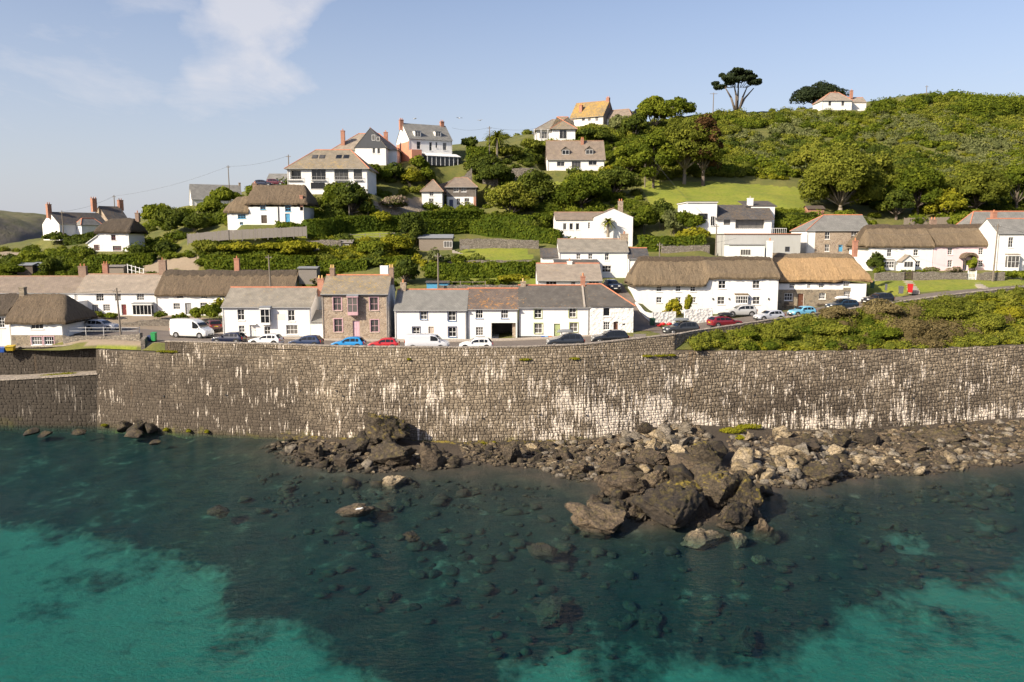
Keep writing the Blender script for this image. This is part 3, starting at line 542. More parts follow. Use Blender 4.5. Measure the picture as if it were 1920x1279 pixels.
    def skylight(s,px,py,w,h):
        # lies on the front slope
        for _ in range(1):
            best=None; 
            sl=(s.hr-s.he)/(s.d/2); 
            yo=s.d/4
            for _ in range(12):
                u,z=s.uz(px,py,yo); yo=max(0,min(s.d/2,(z-s.he)/sl))
            k=s.d/F; D=s.o.y+yo; ww=w/s.Z[2]*D/F; ll=h/s.Z[2]*D/F*1.5
            dy=ll/2*math.cos(math.atan(sl)); dz=dy*sl; zz=s.he+yo*sl+.14
            m=MB(); m.hexa([(u-ww/2,yo-dy,zz-dz-.1),(u+ww/2,yo-dy,zz-dz-.1),(u+ww/2,yo+dy,zz+dz-.1),(u-ww/2,yo+dy,zz+dz-.1),(u-ww/2,yo-dy,zz-dz+.05),(u+ww/2,yo-dy,zz-dz+.05),(u+ww/2,yo+dy,zz+dz+.05),(u-ww/2,yo+dy,zz+dz+.05)])
            o=m.build('skylight',M['f_dark'],s.root); a=.82; g=MB(); g.hexa([(u-ww/2*a,yo-dy*a,zz-dz*a+.0),(u+ww/2*a,yo-dy*a,zz-dz*a+.0),(u+ww/2*a,yo+dy*a,zz+dz*a),(u-ww/2*a,yo+dy*a,zz+dz*a),(u-ww/2*a,yo-dy*a,zz-dz*a+.07),(u+ww/2*a,yo-dy*a,zz-dz*a+.07),(u+ww/2*a,yo+dy*a,zz+dz*a+.07),(u-ww/2*a,yo+dy*a,zz+dz*a+.07)]); g.build('pane',M['glass'],o)
    def dormer(s,px,py,w,h,roofm,gable=True,wallm='white'):
        sl=(s.hr-s.he)/(s.d/2); yo=s.d/6
        for _ in range(12):
            u0,u1,z0,z1=s.rect(px,py,w,h,yo); yo=max(0.05,(z0-.12-s.he)/sl)
        yb=min(s.d/2,(z1+.25-s.he)/sl); a=.14; m=MB(); m.box(u0-a,u1+a,yo+.02,yb+.3,z0-.4,z1+.05); o=m.build('dormer',M[wallm],s.root)
        s.make_win((u0,u1,z0,z1),dict(frame='f_white',bars=(2,1),sill=None,rev=-.02,lintel=None,pane='glass'),yo,None) if False else None
        wn_=MB(); f=.06; wn_.box(u0,u0+f,yo-.05,yo+.018,z0,z1); wn_.box(u1-f,u1,yo-.05,yo+.018,z0,z1); wn_.box(u0+f,u1-f,yo-.05,yo+.018,z0,z0+f); wn_.box(u0+f,u1-f,yo-.05,yo+.018,z1-f,z1); um=(u0+u1)/2; wn_.box(um-.03,um+.03,yo-.045,yo+.018,z0+f,z1-f); wo=wn_.build('window_frame',M['f_white'],o); g=MB(); g.box(u0+.03,u1-.03,yo-.02,yo+.01,z0+.03,z1-.03); g.build('pane',M['glass'],o)
        r=MB()
        if gable:
            zp=z1+(u1-u0)*.45+.1; ye=yb+1.2
            for q in (-1,1):
                uu=um+q*((u1-u0)/2+a+.15); pts=[(uu,yo-.15,z1-.02),(um,yo-.15,zp),(um,ye,zp),(uu,ye,z1-.02)]; r.slab(pts if q<0 else pts[::-1],.08)
            gg=MB(); gg.prism([(u0-a,z1+.05),(u1+a,z1+.05),(um,zp-.08)],yo+.02,yo+.4); gg.build('dormer_gable',M[wallm],o)
        else: r.slab([(u0-a-.1,yo-.12,z1+.12),(u1+a+.1,yo-.12,z1+.12),(u1+a+.1,yb+.5,z1+.3),(u0-a-.1,yb+.5,z1+.3)],.08)
        r.build('dormer_roof',M[roofm],o)
# ------------------------------------------------------------------ the village (every house a thing with its parts)
Z1=(0,330,3.552);Z2=(400,200,3.552);Z3=(400,480,4.0);Z4=(730,480,4.0);Z5=(770,180,3.552);Z6=(1150,330,3.552);Z7=(1480,350,3.875);Z8=(1200,100,2.667)
B22=dict(bars=(2,2)); B32=dict(bars=(3,2)); B33=dict(bars=(3,3)); B23=dict(bars=(2,3))
# --- harbour-front terrace
h=House('cottage','long white cottage with plain pale slate roof left of the stone house',419,584,634,106,575.5,540,8,Z=Z3)
h.win(207,440,48,82); h.win(585,447,48,82); h.win(213,548,42,50); h.door(297,567,42,100,'door_white',hood='f_white'); h.win(405,560,42,58); h.win(590,553,84,70,bars=(3,2))
h.oriel(398,447,66,100,.65); h.walls(); h.roof('slate_warm'); h.fin(); h.chim(805,168,255,.85,'brick',2,'pot_yellow',dp=.5)
h.box('peeled_patch','cream',*h.rect(498,458,80,48)[:2],-.006,.004,*h.rect(498,458,80,48)[2:])
h.box('plinth','f_dark',-.01,h.w+.01,-.012,.2,-.3,.22)
u0,u1,z0,z1=h.rect(795,570,76,116); m=MB(); m.box(h.w+.02,u1,-.4,-.15,-.5,z1); m.box(h.w+.02,u1,-.45,-.1,z1,z1+.08); m.build('yard_wall',M['white'],h.root); m=MB(); m.slab([(h.w+.02,-.1,z1+.3),(u1,-.1,z1+.3),(u1,3,z1+1.7),(h.w+.02,3,z1+1.7)],.1); m.build('lean_to_roof',M['slate_grey'],h.root)
h=House('stone_house','tall brown stone house with pink door and lilac framed sash windows',605.5,728,638,104.8,551,517,7.2,Z=Z3,wall='stone',side='lilac')
for a in ((930,360,58,98),(1205,360,60,98),(937,522,58,98),(1210,525,58,92)): h.win(*a,frame='f_pink',sill='door_beige',bars=(2,2),surround='f_pink')
h.door(1072,547,48,124,'door_pink','f_pink'); h.oriel(1052,362,72,108,.75,'f_pink','lead',(2,2),.45); h.walls(); h.roof('slate_lichen',ov=.18,ridgemat='ridge'); h.fin()
h.box('eaves_board','f_dark',-.1,h.w+.1,-.2,-.02,h.he-.28,h.he-.06)
h.chim(893,88,160,.62,'brick_brown',2,'pot_yellow',pin=1); h.chim(1335,86,165,.62,'brick_brown',2,'pot_yellow'); h.box('rear_stack','white',h.w*.74,h.w*.74+1.15,h.d+1,h.d+1.9,2,h.hr+1.2)
h=House('cottage','white cottage with smooth grey slate roof and deep blue window sills',741,875,638,104.6,581,544,7.6,Z=Z3)
for a in ((1578,445,50,62),(1790,450,58,72),(1522,565,54,62),(1793,570,58,72)): h.win(*a,sill='f_blue',surround='f_navy')
h.door(1634,572,40,84,'door_beige','door_beige'); h.walls(); h.roof('slate_grey'); h.fin(); h.chim(1425,198,255,.75,'stone',1,'pot'); h.box('plinth','f_dark',.01,h.w-.01,-.012,.2,-.3,.16)
h=House('cottage','white cottage with orange lichen roof over an open carriage passage',876,971,636,104.9,579,542,7.4,Z=Z4)
for a in ((675,435,54,66),(865,435,54,66)): h.win(*a,sill='f_blue',lintel='f_navy',bars=(3,2))
h.win(677,565,56,64,bars=(3,3)); r=h.rect(857,568,182,132); h.holes.append(((r[0],r[1],.02,r[3]),'arch',dict(rev=5.5))); h.walls(); h.roof('slate_orange'); h.fin()
h.box('passage_floor','tarmac',r[0]-.05,r[1]+.05,.02,6.5,-.1,.015); h.box('passage_post','stone',r[1]-.45,r[1]-.05,.6,1.0,0,r[3]-.01); h.box('passage_back','brown_hung',r[0]-.2,r[1]+.2,6.2,6.4,0,r[3])
h=House('cottage','white cottage with dark lichened slate roof and sage green door',973,1104,632,105.2,576,536,7.8,Z=Z4)
for a in ((1115,432,54,66),(1375,425,54,70),(1118,543,60,74),(1383,535,60,66)): h.win(*a,frame='f_white',sill='f_green',surround='f_green')
h.door(1258,562,48,108,'door_green','f_green'); h.walls(); h.roof('slate_dark'); h.fin(); h.chim(1003,190,262,.7,'stone',1,'pot_yellow'); h.chim(1452,150,232,.6,'brick',1,'pot'); h.box('plinth','f_dark',.01,h.w-.01,-.012,.2,-.4,.12); m=MB(); u=h.uz(1465,300)[0]; 
sl=(h.hr-h.he)/(h.d/2); m.hexa([(u-.12,-.2,h.he-.02),(u+.12,-.2,h.he-.02),(u+.12,h.d/2,h.hr+.05),(u-.12,h.d/2,h.hr+.05),(u-.12,-.2,h.he+.16),(u+.12,-.2,h.he+.16),(u+.12,h.d/2,h.hr+.28),(u-.12,h.d/2,h.hr+.28)]); m.build('roof_coping',M['concrete'],h.root)
h=House('cottage','rough whitewashed corner cottage with hipped dark slate roof',1105.5,1187,627,105.0,573,534,7.6,Z=Z4,wall='white_rough')
h.win(1630,420,52,64,bars=(1,1),pane='glass'); h.win(1630,525,50,60,bars=(3,3)); h.door(1700,527,40,70,'door_brown','f_white',rev=.3); h.walls(gr=False); h.roof('slate_dark',hipR=3.9,drop=False); h.fin()
m=MB(); a=h.rect(1757,512,20,10); m.box(a[0],a[1],-.03,-.004,a[2],a[3]); m.build('name_board',M['f_dark'],h.root)
# --- low bungalow, lane houses
h=House('bungalow','low white bungalow with broad tan tiled roof behind the harbour terrace',1008,1128,542,120,525,495,9,Z=Z4)
for a in ((1215,202,80,26),(1380,202,34,24),(1535,202,80,22)): h.win(*a,bars=(3,1),sill=None)
h.walls(gl=True); h.roof('slate_pale',ov=.35); h.fin(); h.chim(1352,38,110,.75,'white',1,'pot')
h=House('house','white house with mossy grey slate roof beside the lane',1048,1177,520,137,472,449,7.5,Z=Z5)
for a in ((1118,1068,28,38),(1197,1068,28,38),(1307,1070,28,48)): h.win(*a)
h.win(1305,1152,62,44,bars=(3,2)); h.walls(); h.roof('slate_warm',ridgemat='ridge_dull'); h.fin(); h.chim(1422,918,975,1.3,'stone',1,'pot',dp=.8)
m=MB(); m.box(-3.0,0-.01,1,5,-1.5,h.he-1.0); m.build('lean_to',M['white'],h.root); m=MB(); m.slab([(-3.2,.7,h.he-1.0),(-.01,.7,h.he-1.0),(-.01,5,h.he+.6),(-3.2,5,h.he+.6)],.1); m.build('lean_to_roof',M['slate_black'],h.root); 
m=MB(); m.slab([(-1.0,-3.3,h.he-2.2),(h.w*.55,-3.3,h.he-2.2),(h.w*.55,-.01,h.he-1.3),(-1.0,-.01,h.he-1.3)],.12); m.build('veranda_roof',M['slate_black'],h.root); m=MB(); m.box(-.8,h.w*.55-.2,-3.1,-.01,-1.5,h.he-2.25); m.build('veranda',M['white'],h.root)
h=House('annex','small white annex with blue black slate roof beside the lane',1178,1216,521,136,485,466,6,Z=Z5); h.walls(); h.roof('slate_black',ridgemat='ridge'); h.win(1488,1165,30,20,bars=(2,1)); h.fin()
h=House('house','white house with a plain gable end and brown roofed wing above the lane',1041,1112,452,156,412,399,7,Z=Z5)
for x in (1027,1070,1112): h.win(x,870,24,44,bars=(1,1))
h.win(1188,862,14,40,bars=(1,3)); h.walls(gr=False); h.roof('slate_brown',x1=h.w+3,ridgemat='ridge_dull',drop=False); h.fin()
g=h.uz(1475,900)[0]; z=h.uz(1475,808)[1]; zr=h.uz(1385,752)[1]; h.walls(h.w+.01,g,-.8,8.5,he=z,hr=zr,ridge='y',holes=[],name='gable_wing'); h.roof('slate_brown',h.w+.01,g,-.8,8.5,z,zr,'y',ridgemat='ridge_dull',name='gable_roof',og=.05); h.chim(1398,700,752,.9,'stone',2,yo=1.2)
# --- thatched pair by the bend
h=House('thatched_cottage','long white cottage under brown thatch with walled front garden',1192,1457,588,118,524,484,8.5,Z=Z6)
for x in (305,433,530): h.win(x,750,36,40,bars=(2,2)); h.win(x if x<500 else 533,826,38,38,bars=(2,2))
for a in ((725,723,50,54),(952,722,50,54),(718,830,50,50),(953,830,50,50)): h.win(*a,frame='f_white',bars=(2,2))
zl=h.uz(400,737)[1]; xb=h.uz(618,800)[0]; 
hl=[q for q in h.holes if q[0][0]<xb]; hr_=[q for q in h.holes if q[0][0]>xb]; h.walls(0,xb,he=zl,gl=False,gr=False,holes=hl); h.walls(xb,h.w,gl=False,gr=False,holes=hr_,name='wall'); h.thatch('thatch_grey',x0=-.6,x1=h.w+.1,hipL=2.2,xb=xb,he=zl,zeb=h.he+.1,y0b=-.42,y0=-.75,seed=3,capmat='thatch_cap'); h.fin()
h.oriel(848,822,82,44,.55,'f_white','thatch_grey',(5,2),.7); h.chim(1043,432,560,.75,'white',1,'pot',dp=.7)
for x in (662,770,905,1033):
    u,z=h.uz(x,818); h.box('wall_lamp','iron',u-.07,u+.07,-.16,-.01,z-.14,z+.14)
h=House('thatched_cottage','stone and white cottage under bright golden thatch',1458,1622,581,120.5,532,478,8.2,Z=Z6)
zb=h.uz(1300,757)[1]; us=h.uz(1497,800)[0]; ue=h.uz(1612,800)[0]; h.bands=[(zb,'stone2',-1,us),(h.uz(1550,745)[1],'stone2',us,ue)]
for a in ((1192,732,40,30),(1303,732,24,30),(1387,730,36,30),(1553,720,42,34)): h.win(*a,bars=(3,2),sill=None)
for a in ((1167,805,56,48),(1392,800,44,40),(1558,790,46,42)): h.win(*a,bars=(3,2))
h.door(1247,830,44,94,'door_brown','door_brown'); h.walls(gr=False); h.thatch('thatch_new',x0=-.1,x1=h.w+.7,hipR=1.9,xb=us,he=h.he+.22,zeb=h.he+.5,y0=-.62,y0b=-.5,seed=5,cap=True,capmat='thatch_grey',scallop=.02); h.fin(); h.chim(1612,430,500,.65,'brick',1,'pot',yo=3.4)
m=MB(); u,z=h.uz(1395,858); m.box(u-.9,u+.9,-.35,-.05,z-.1,z+.15); m.build('flower_trough',M['wood_dark'],h.root)
# --- right-hand row
h=House('stone_house','grey roofed stone house with pale blue door above the golden thatch',1527,1630,476,150,432,404,8.5,Z=Z7,wall='stone',side='white')
for a in ((277,355,38,54),(470,355,42,58),(275,445,36,52),(460,445,34,50)): h.win(*a,bars=(2,2))
h.door(372,447,34,50,'f_sky','f_sky',glazed=True); h.walls(x0=-1.6,gl=False); h.roof('slate_grey',x0=-1.6,hipL=4.6,ridgemat='ridge'); h.fin(); h.chim(480,395,470,.6,'brick',1,yo=-9) if False else None; h.box('white_return','white',-1.62,-.02,-.012,.2,-1.5,h.he-.02)
h=House('thatched_cottage','white cottage with gabled porch at left end of the long thatch',1626,1747,507,141,465,424,8,Z=Z7)
for a in ((727,480,36,54),(920,480,38,44),(935,562,38,44)): h.win(*a,bars=(2,2))
h.oriel(715,565,76,42,.5,'f_white','slate_grey',(4,2),.5); h.walls(gl=False,gr=False); h.thatch('thatch_grey',x0=-.6,x1=h.w+.02,hipL=2.0,seed=8,capmat='thatch_cap'); h.fin(); h.chim(1045,238,285,1.1,'brick_brown',2,dp=.6)
u0,u1,z0,z1=h.rect(832,575,96,72); m=MB(); m.box(u0,u1,-1.7,-.01,-1.2,z1); m.prism([(u0,z1),(u1,z1),((u0+u1)/2,z1+.95)],-1.7,-.01); o=m.build('porch',M['white'],h.root); m=MB(); zz=z1+1.1; um=(u0+u1)/2
m.slab([(u0-.25,-1.9,z1-.05),(um,-1.9,zz),(um,0,zz),(u0-.25,0,z1-.05)][::-1],.1); m.slab([(u1+.25,-1.9,z1-.05),(um,-1.9,zz),(um,0,zz),(u1+.25,0,z1-.05)],.1); m.build('porch_roof',M['slate_pale'],o)
for i in range(3):
    a=u0+.35+(u1-u0-.7)*i/3; m=MB(); m.box(a,a+(u1-u0-.7)/3-.08,-1.73,-1.69,z0+.75,z1-.12); m.build('porch_pane',M['glass'],o)
h=House('thatched_cottage','pale pink cottage with thatched porch under the long thatch',1748,1860,507,141,463,423,8,Z=Z7,wall='pink')
for a in ((1168,470,38,50),(1392,470,38,50),(1167,560,38,50),(1390,560,38,48)): h.win(*a,bars=(2,3))
h.door(1278,570,40,74,'f_navy','f_white',glazed=True); h.walls(gl=False,gr=False); h.thatch('thatch_grey',x0=.02,x1=h.w+.3,hipR=0,seed=9,capmat='thatch_cap'); h.fin()
u0,u1,z0,z1=h.rect(1282,560,84,90); o=None; m=MB()
for a in (u0,u1-.16): m.box(a,a+.16,-1.3,-1.14,-.5,z1)
o=m.build('porch_posts',M['wood_dark'],h.root); mb,_=thatch_mesh(u0-.25,u1+.25,-1.6,.1,z1-.1,z1+.2,0,0,seed=2); m=MB(); um=(u0+u1)/2
arc=[(um+(u1-u0+.7)/2*math.cos(t),z1-.1+1.0*math.sin(t)) for t in [math.pi*i/10 for i in range(11)]]; arc2=[(um+(u1-u0+.1)/2*math.cos(t),z1-.15+.6*math.sin(t)) for t in [math.pi*i/10 for i in range(10,-1,-1)]]
m.prism(arc+arc2,-1.6,0); m.build('porch_thatch',M['thatch'],h.root)
h=House('house','white house with grey slate roof and bay at the right edge',1866,1990,507,138,437,411,7,Z=Z7)
h.win(1610,405,42,74,bars=(2,3)); h.oriel(1608,545,92,82,.8,'f_white','slate_pale',(3,2),.6); h.walls(); h.roof('slate_grey',ridgemat='ridge'); h.fin(); h.walls(-1.2,h.w,h.d+.01,h.d+8,he=h.he-.2,hr=h.hr+1.5,holes=[],name='rear_wing',gl=False); h.roof('slate_grey',-1.2,h.w,h.d+.01,h.d+8,h.he-.2,h.hr+1.5,hipL=3,name='rear_roof',drop=False); h.chim(1487,185,245,.8,'brick',1,yo=8)
# --- modern house and the grey block below it
h=House('modern_house','modern white house with dark slate roof, balcony and wide glazing',1343,1446,438,158,409,385,8,Z=Z6)
h.win(757,308,44,36,'f_dark',bars=(1,1),sill=None); h.win(910,322,196,64,'f_dark',bars=(4,1),sill=None,rev=.6); h.walls(); h.roof('slate_black',ov=.5,ridgemat=None,og=.4,drop=False); h.fin(); h.chim(912,148,200,1.0,'white',1,'concrete')
z=h.uz(560,178)[1]; u=h.uz(492,250)[0]; h.holes=[]; h.win(595,270,60,40,'f_dark',bars=(2,1)); h.win(660,300,32,66,'f_white',bars=(2,1)); 
for r,k,d in h.holes: h.make_win(r,dict(d,rev=-.08),-.02)
h.walls(u,-.02,-.03,9,he=z-.02,hr=z,holes=[],gl=False,gr=False,name='flat_wing'); m=MB(); m.box(u-.2,.1,-.3,9.2,z,z+.18); m.build('fascia',M['white'],h.root); m=MB(); m.box(h.w*.7,h.w+1.5,3,12,-1,h.hr-.2); m.build('rear_block',M['white'],h.root); m=MB(); m.box(u-.25,.15,-.35,9.25,z+.18,z+.24); m.build('flat_roof',M['slate_black'],h.root); m=MB(); m.slab([(h.w*.6,3,h.hr-.2),(h.w+2,3,h.hr-.2),(h.w+2,9,h.hr+1.1),(h.w*.6,9,h.hr+1.1)],.15); m.build('rear_roof',M['slate_black'],h.root)
h.box('terrace','concrete',0,h.w+2.4,-3.2,-.01,-2,-.03); rl=MB()
for i in range(34):
    x=.3+i*(h.w+1.6)/33; rl.box(x-.02,x+.02,-3.1,-3.06,-.03,.95)
rl.box(.3,h.w+1.95,-3.12,-3.04,.95,1.02); rl.build('balcony_railing',M['f_white'],h.root)
h=House('garage_block','flat grey rendered block with red edging below the modern house',1358,1500,480,147,440,439,6,Z=Z6,wall='grey_render')
h.win(1160,488,34,34,'f_navy',bars=(1,1),sill=None); h.walls(gl=False,gr=False); h.fin(); h.box('flat_roof','slate_black',-.1,h.w+.1,-.1,h.d,h.he,h.he+.1); h.box('roof_edging','ridge',-.12,h.w+.12,-.13,0.1,h.he+.1,h.he+.22)
a=h.rect(857,495,238,76); m=MB(); m.box(a[0],a[1],-3,-.01,-2,a[3]-.05); m.build('annex',M['white'],h.root); m=MB(); m.box(a[0]-.1,a[1]+.1,-3.2,-.01,a[3]-.05,a[3]+.12); m.build('annex_roof',M['f_grey'],h.root); h.make_win(h.rect(880,508,72,40,-3),dict(frame='f_white',bars=(4,1),sill=None,rev=.0,lintel=None,pane='glass'),-3.0)
# --- hillside houses, right of centre
h=House('house','white dormer house with brown tiled roof below the hilltop villas',1027,1133,320,196,298,265,9.5,Z=Z5)
for a in ((1000,452,52,32),(1213,445,56,32)): h.win(*a,bars=(2,1))
h.win(1103,457,60,46,bars=(3,1),frame='f_grey'); h.walls(); h.roof('slate_brown',ov=.35,ridgemat='ridge_dull',og=.3); h.fin(); h.dormer(1032,375,48,30,'slate_brown',True,'brown_hung'); h.dormer(1190,373,48,30,'slate_brown',True,'brown_hung'); h.chim(1143,285,345,.7,'brick',2,yo=h.d*.42)
h=House('bungalow','white hip roofed bungalow with veranda below the golden roofed villa',1005,1077,264,216,242,225,10,Z=Z5)
h.win(890,262,62,44,bars=(4,1)); h.win(1015,252,50,56,bars=(2,1)); h.walls(gl=False,gr=False); h.roof('slate_warm',hipL=4.5,hipR=0,ov=.6,ridgemat='ridge_dull'); h.fin(); z=h.uz(1060,140,3)[1]; a=h.uz(940,250)[0]; b=h.uz(1092,250)[0]; h.walls(a,b,-2,9,he=h.he,hr=z,gl=False,gr=False,holes=[],name='front_wing'); h.roof('slate_lichen',a,b,-2,9,h.he,z,hipL=4.6,hipR=4.6,name='front_wing_roof',ov=.6,ridgemat='ridge',drop=False); h.make_win(h.rect(1015,255,50,60,-2),dict(frame='f_white',bars=(2,1),sill=None,rev=.0,lintel=None,pane='glass'),-2.0)
for i in range(3): h.box('veranda_post','f_white',a-1.2-i*1.8,a-1.08-i*1.8,-1.6,-1.48,0,h.he-.2)
h=House('villa','hilltop villa with golden lichened roof and brick chimneys',1069,1131,236,232,218,193,8.5,D2=227,Z=Z5,wall='cream',side='brown_hung')
for x in (1150,1190,1240): h.win(x,153,22,30,bars=(1,2))
h.walls(); h.roof('slate_gold',ov=.4,ridgemat='ridge_dull'); h.fin(); h.chim(1135,62,135,.9,'brick',2,yo=1.8); h.chim(1315,12,60,.9,'brick',2); h.walls(h.w+.01,h.w+7.5,2.5,8,he=h.he-.6,hr=h.he+1.8,holes=[],name='side_wing'); h.roof('slate_brown',h.w+.2,h.w+7.5,2.5,8,h.he-.6,h.he+1.8,hipR=2,name='side_roof',ridgemat='ridge_dull',drop=False)
h=House('villa','lone white hipped house on the skyline at right',1541,1597,207,264,188,174,8,Z=Z8)
for a in ((950,250,16,24),(1015,250,16,26)): h.win(*a,frame='f_white',bars=(1,1))
h.walls(gl=False,gr=False); h.roof('slate_pale',hipL=4,hipR=3,ov=.3,ridgemat='ridge'); h.fin(); h.chim(975,195,212,.8,'brick',1); h.chim(1058,186,212,.8,'brick',1); h.walls(h.w+.01,h.w+5.5,2,8,he=h.he-.3,hr=h.he+1.6,holes=[],name='side_wing'); h.roof('slate_pale',h.w+.2,h.w+5.5,2,8,h.he-.3,h.he+1.6,name='side_roof',ridgemat='ridge',drop=False)
# --- hillside houses, left of centre
h=House('house','white balconied house with brown hipped roof and four roof lights',540,690,364,166,314,282,10.5,Z=Z2)
for a in ((702,450,92,76),(853,450,92,76)): h.win(*a,frame='f_grey',bars=(3,1),sill=None)
h.win(963,447,54,74,'f_dark',bars=(2,1),sill=None); h.win(697,527,94,42,'f_dark',bars=(3,1)); h.win(837,525,54,42,'f_dark',bars=(2,1)); h.win(548,452,70,62,'f_grey',bars=(2,1),sill=None,rev=1.2)
h.walls(gl=False,gr=False); h.roof('slate_lichen',hipL=4.8,hipR=4.4,ov=.5,ridgemat='ridge'); h.fin()
for x in (677,725,836,885): h.skylight(x,338,36,26)
for x0,x1 in ((652,750),(805,902),(935,995),(492,590)):
    a=h.rect((x0+x1)/2,478,x1-x0,26); m=MB(); m.box(a[0],a[1],-.42,-.38,a[3]-.05,a[3]); m.box(a[0],a[1],-.42,-.01,a[2]-.08,a[2]); 
    for i in range(9): u=a[0]+(a[1]-a[0])*i/8; m.box(u-.015,u+.015,-.415,-.385,a[2],a[3]-.05)
    m.build('balcony',M['f_grey'],h.root)
h=House('house','white house with charcoal gable and tall brick chimneys',667,724,310,187,275,247,12,Z=Z2)
for a in ((1067,207,22,38),(1098,216,20,28)): h.win(*a,bars=(1,1),sill=None)
for a in ((1070,293,18,36),(1102,295,18,36)): h.win(*a,bars=(1,1))
g=h.holes[:2]; h.holes=h.holes[2:]; h.walls(ridge='y'); h.roof('slate_warm',ridge='y',ov=.3,ridgemat='ridge'); h.fin(); um=h.w/2
m=MB(); m.prism([(-.05,h.he-.35),(h.w+.05,h.he-.35),(h.w+.05,h.he+.05),(um,h.hr-.02),(-.05,h.he+.05)],-.06,-.005); m.build('gable_cladding',M['charcoal'],h.root)
for r,k,d in g: h.make_win(r,dict(d,rev=-.06))
a=h.uz(800,300,4)[0]; b=h.uz(1222,300,4)[0]; h.walls(a,b,4,15,he=h.he-.1,hr=h.hr,gl=False,gr=False,holes=[],name='main_block'); h.roof('slate_pale',a,b,4,15,h.he-.1,h.hr-.1,hipL=5,hipR=5,name='main_roof',ov=.4,ridgemat='ridge',drop=False); h.chim(862,160,250,.9,'brick',1,yo=5.5,dp=.8); h.chim(1148,170,235,.9,'brick',1,yo=9)
h=House('house','tall white house with salmon gable end and two small dormers',767,848,304,193,261,235,9,D2=198,Z=Z2)
for a in ((1367,258,24,48),(1447,265,17,55),(1486,256,10,38),(1541,265,24,48)): h.win(*a,frame='f_grey',bars=(1,2))
h.walls(); h.roof('slate_grey',ov=.25,ridgemat=None); h.fin(); h.dormer(1362,182,36,34,'lead',False); h.dormer(1497,183,34,30,'lead',False); h.chim(1251,88,130,.9,'brick',2,yo=h.d/2); h.chim(1522,100,148,.9,'brick',2)
z=h.uz(1300,230)[1]; h.box('salmon_end','salmon',-.06,-.003,-.02,h.d+.02,-3,z); h.box('salmon_wing','salmon',-.05,h.w*.22,-2.2,-.01,-3,h.uz(1330,292)[1]); m=MB(); zc=h.uz(1500,312)[1]; m.slab([(h.w*.3,-3.2,zc-.9),(h.w+1,-3.2,zc-.9),(h.w+1,-.02,zc),(h.w*.3,-.02,zc)],.1); m.build('conservatory_roof',M['f_white'],h.root); m=MB(); m.box(h.w*.32,h.w+.9,-3.0,-.02,-1,zc-1.0); m.build('conservatory',M['glass'],h.root)
m=MB()
for i in range(8): x=h.w*.32+i*(h.w*.68+.9)/7.6; m.box(x-.06,x+.06,-3.06,-2.98,-1,zc-.95)
m.build('conservatory_frame',M['f_white'],h.root)
h=House('thatched_cottage','white thatched cottage with bright blue windows on the terrace',467,570,421,151,388,348,8,Z=Z2)
h.win(330,668,35,36,'f_sky',sill='f_sky'); h.win(497,678,38,40,'f_sky',sill='f_sky'); h.door(338,750,36,54,'wood_dark','wood_dark'); h.door(495,745,30,66,'f_sky','f_sky')
h.walls(gl=False,gr=False); h.thatch('thatch',x0=-.5,x1=h.w+.9,hipR=2.4,hipL=6,seed=11,cap=False,he=h.he+.3); h.fin(); h.chim(278,512,545,.8,'brick_brown',1); u=h.uz(433,700)[0]; h.box('drain_pipe','f_dark',u-.07,u+.07,-.12,-.01,0,h.he); h.chim(587,592,660,.6,'brick',0,yo=.3)
a=h.uz(92,760)[0]; z=h.uz(160,712)[1]; zr=h.uz(160,602,3)[1]; h.holes=[]; h.win(187,730,52,28,'f_sky',bars=(3,2),sill='f_sky'); h.win(185,778,22,18,'f_sky',bars=(2,1)); h.walls(a,-.01,.2,6.5,he=z,hr=zr,holes=[(x[0],x[1],x[2]) for x in h.holes],gl=False,gr=False,name='low_wing')
for r,k,d in h.holes: h.make_win(r,d,.2)
h.thatch('thatch_grey',x0=a-.6,x1=.1,y0=-.3,y1=7,he=z,hr=zr,hipL=1.6,seed=12,cap=False,name='low_thatch')
h=House('grey_cottage','grey and white cottage with hipped slate roof in the terraced garden',838,893,391,181,350,334,8,Z=Z5)
h.bands=[(h.uz(330,672)[1],'white')]; h.wall='brown_hung'; h.side='brown_hung'
for a in ((303,622,34,34),(353,622,34,34),(375,703,32,44),(318,705,24,44)): h.win(*a,bars=(2,2))
h.door(270,720,28,62,'f_navy','f_white'); h.walls(gl=False,gr=False); h.roof('slate_brown',hipL=1.5,hipR=2.2,ov=.4,ridgemat='ridge_dull'); h.fin()
a=h.uz(75,700,-3)[0]; b=h.uz(210,700,-3)[0]; z=h.uz(140,630,-3)[1]; zr=h.uz(140,560,-.5)[1]; h.holes=[]; r1=h.rect(139,648,26,38,-3); r2=h.rect(138,706,32,46,-3); d=dict(frame='f_white',bars=(2,2),sill='f_white',rev=.1,lintel=None,pane='glass'); hl=[(r1,'win',d),(r2,'win',d)]; bb=h.bands; h.bands=[]; h.walls(a,b,-3,3,he=z,hr=zr,gl=False,gr=False,holes=hl,wall='white',name='front_wing'); h.make_win(r1,d,-3); h.make_win(r2,d,-3); h.roof('slate_brown',a,b,-3,3,z,zr,hipL=(b-a)/2-.1,hipR=(b-a)/2-.1,ov=.4,name='front_wing_roof',ridgemat='ridge_dull',drop=False); h.box('brick_pier','brick',h.w-.6,h.w-.05,-.35,-.01,-1,h.uz(330,672)[1])
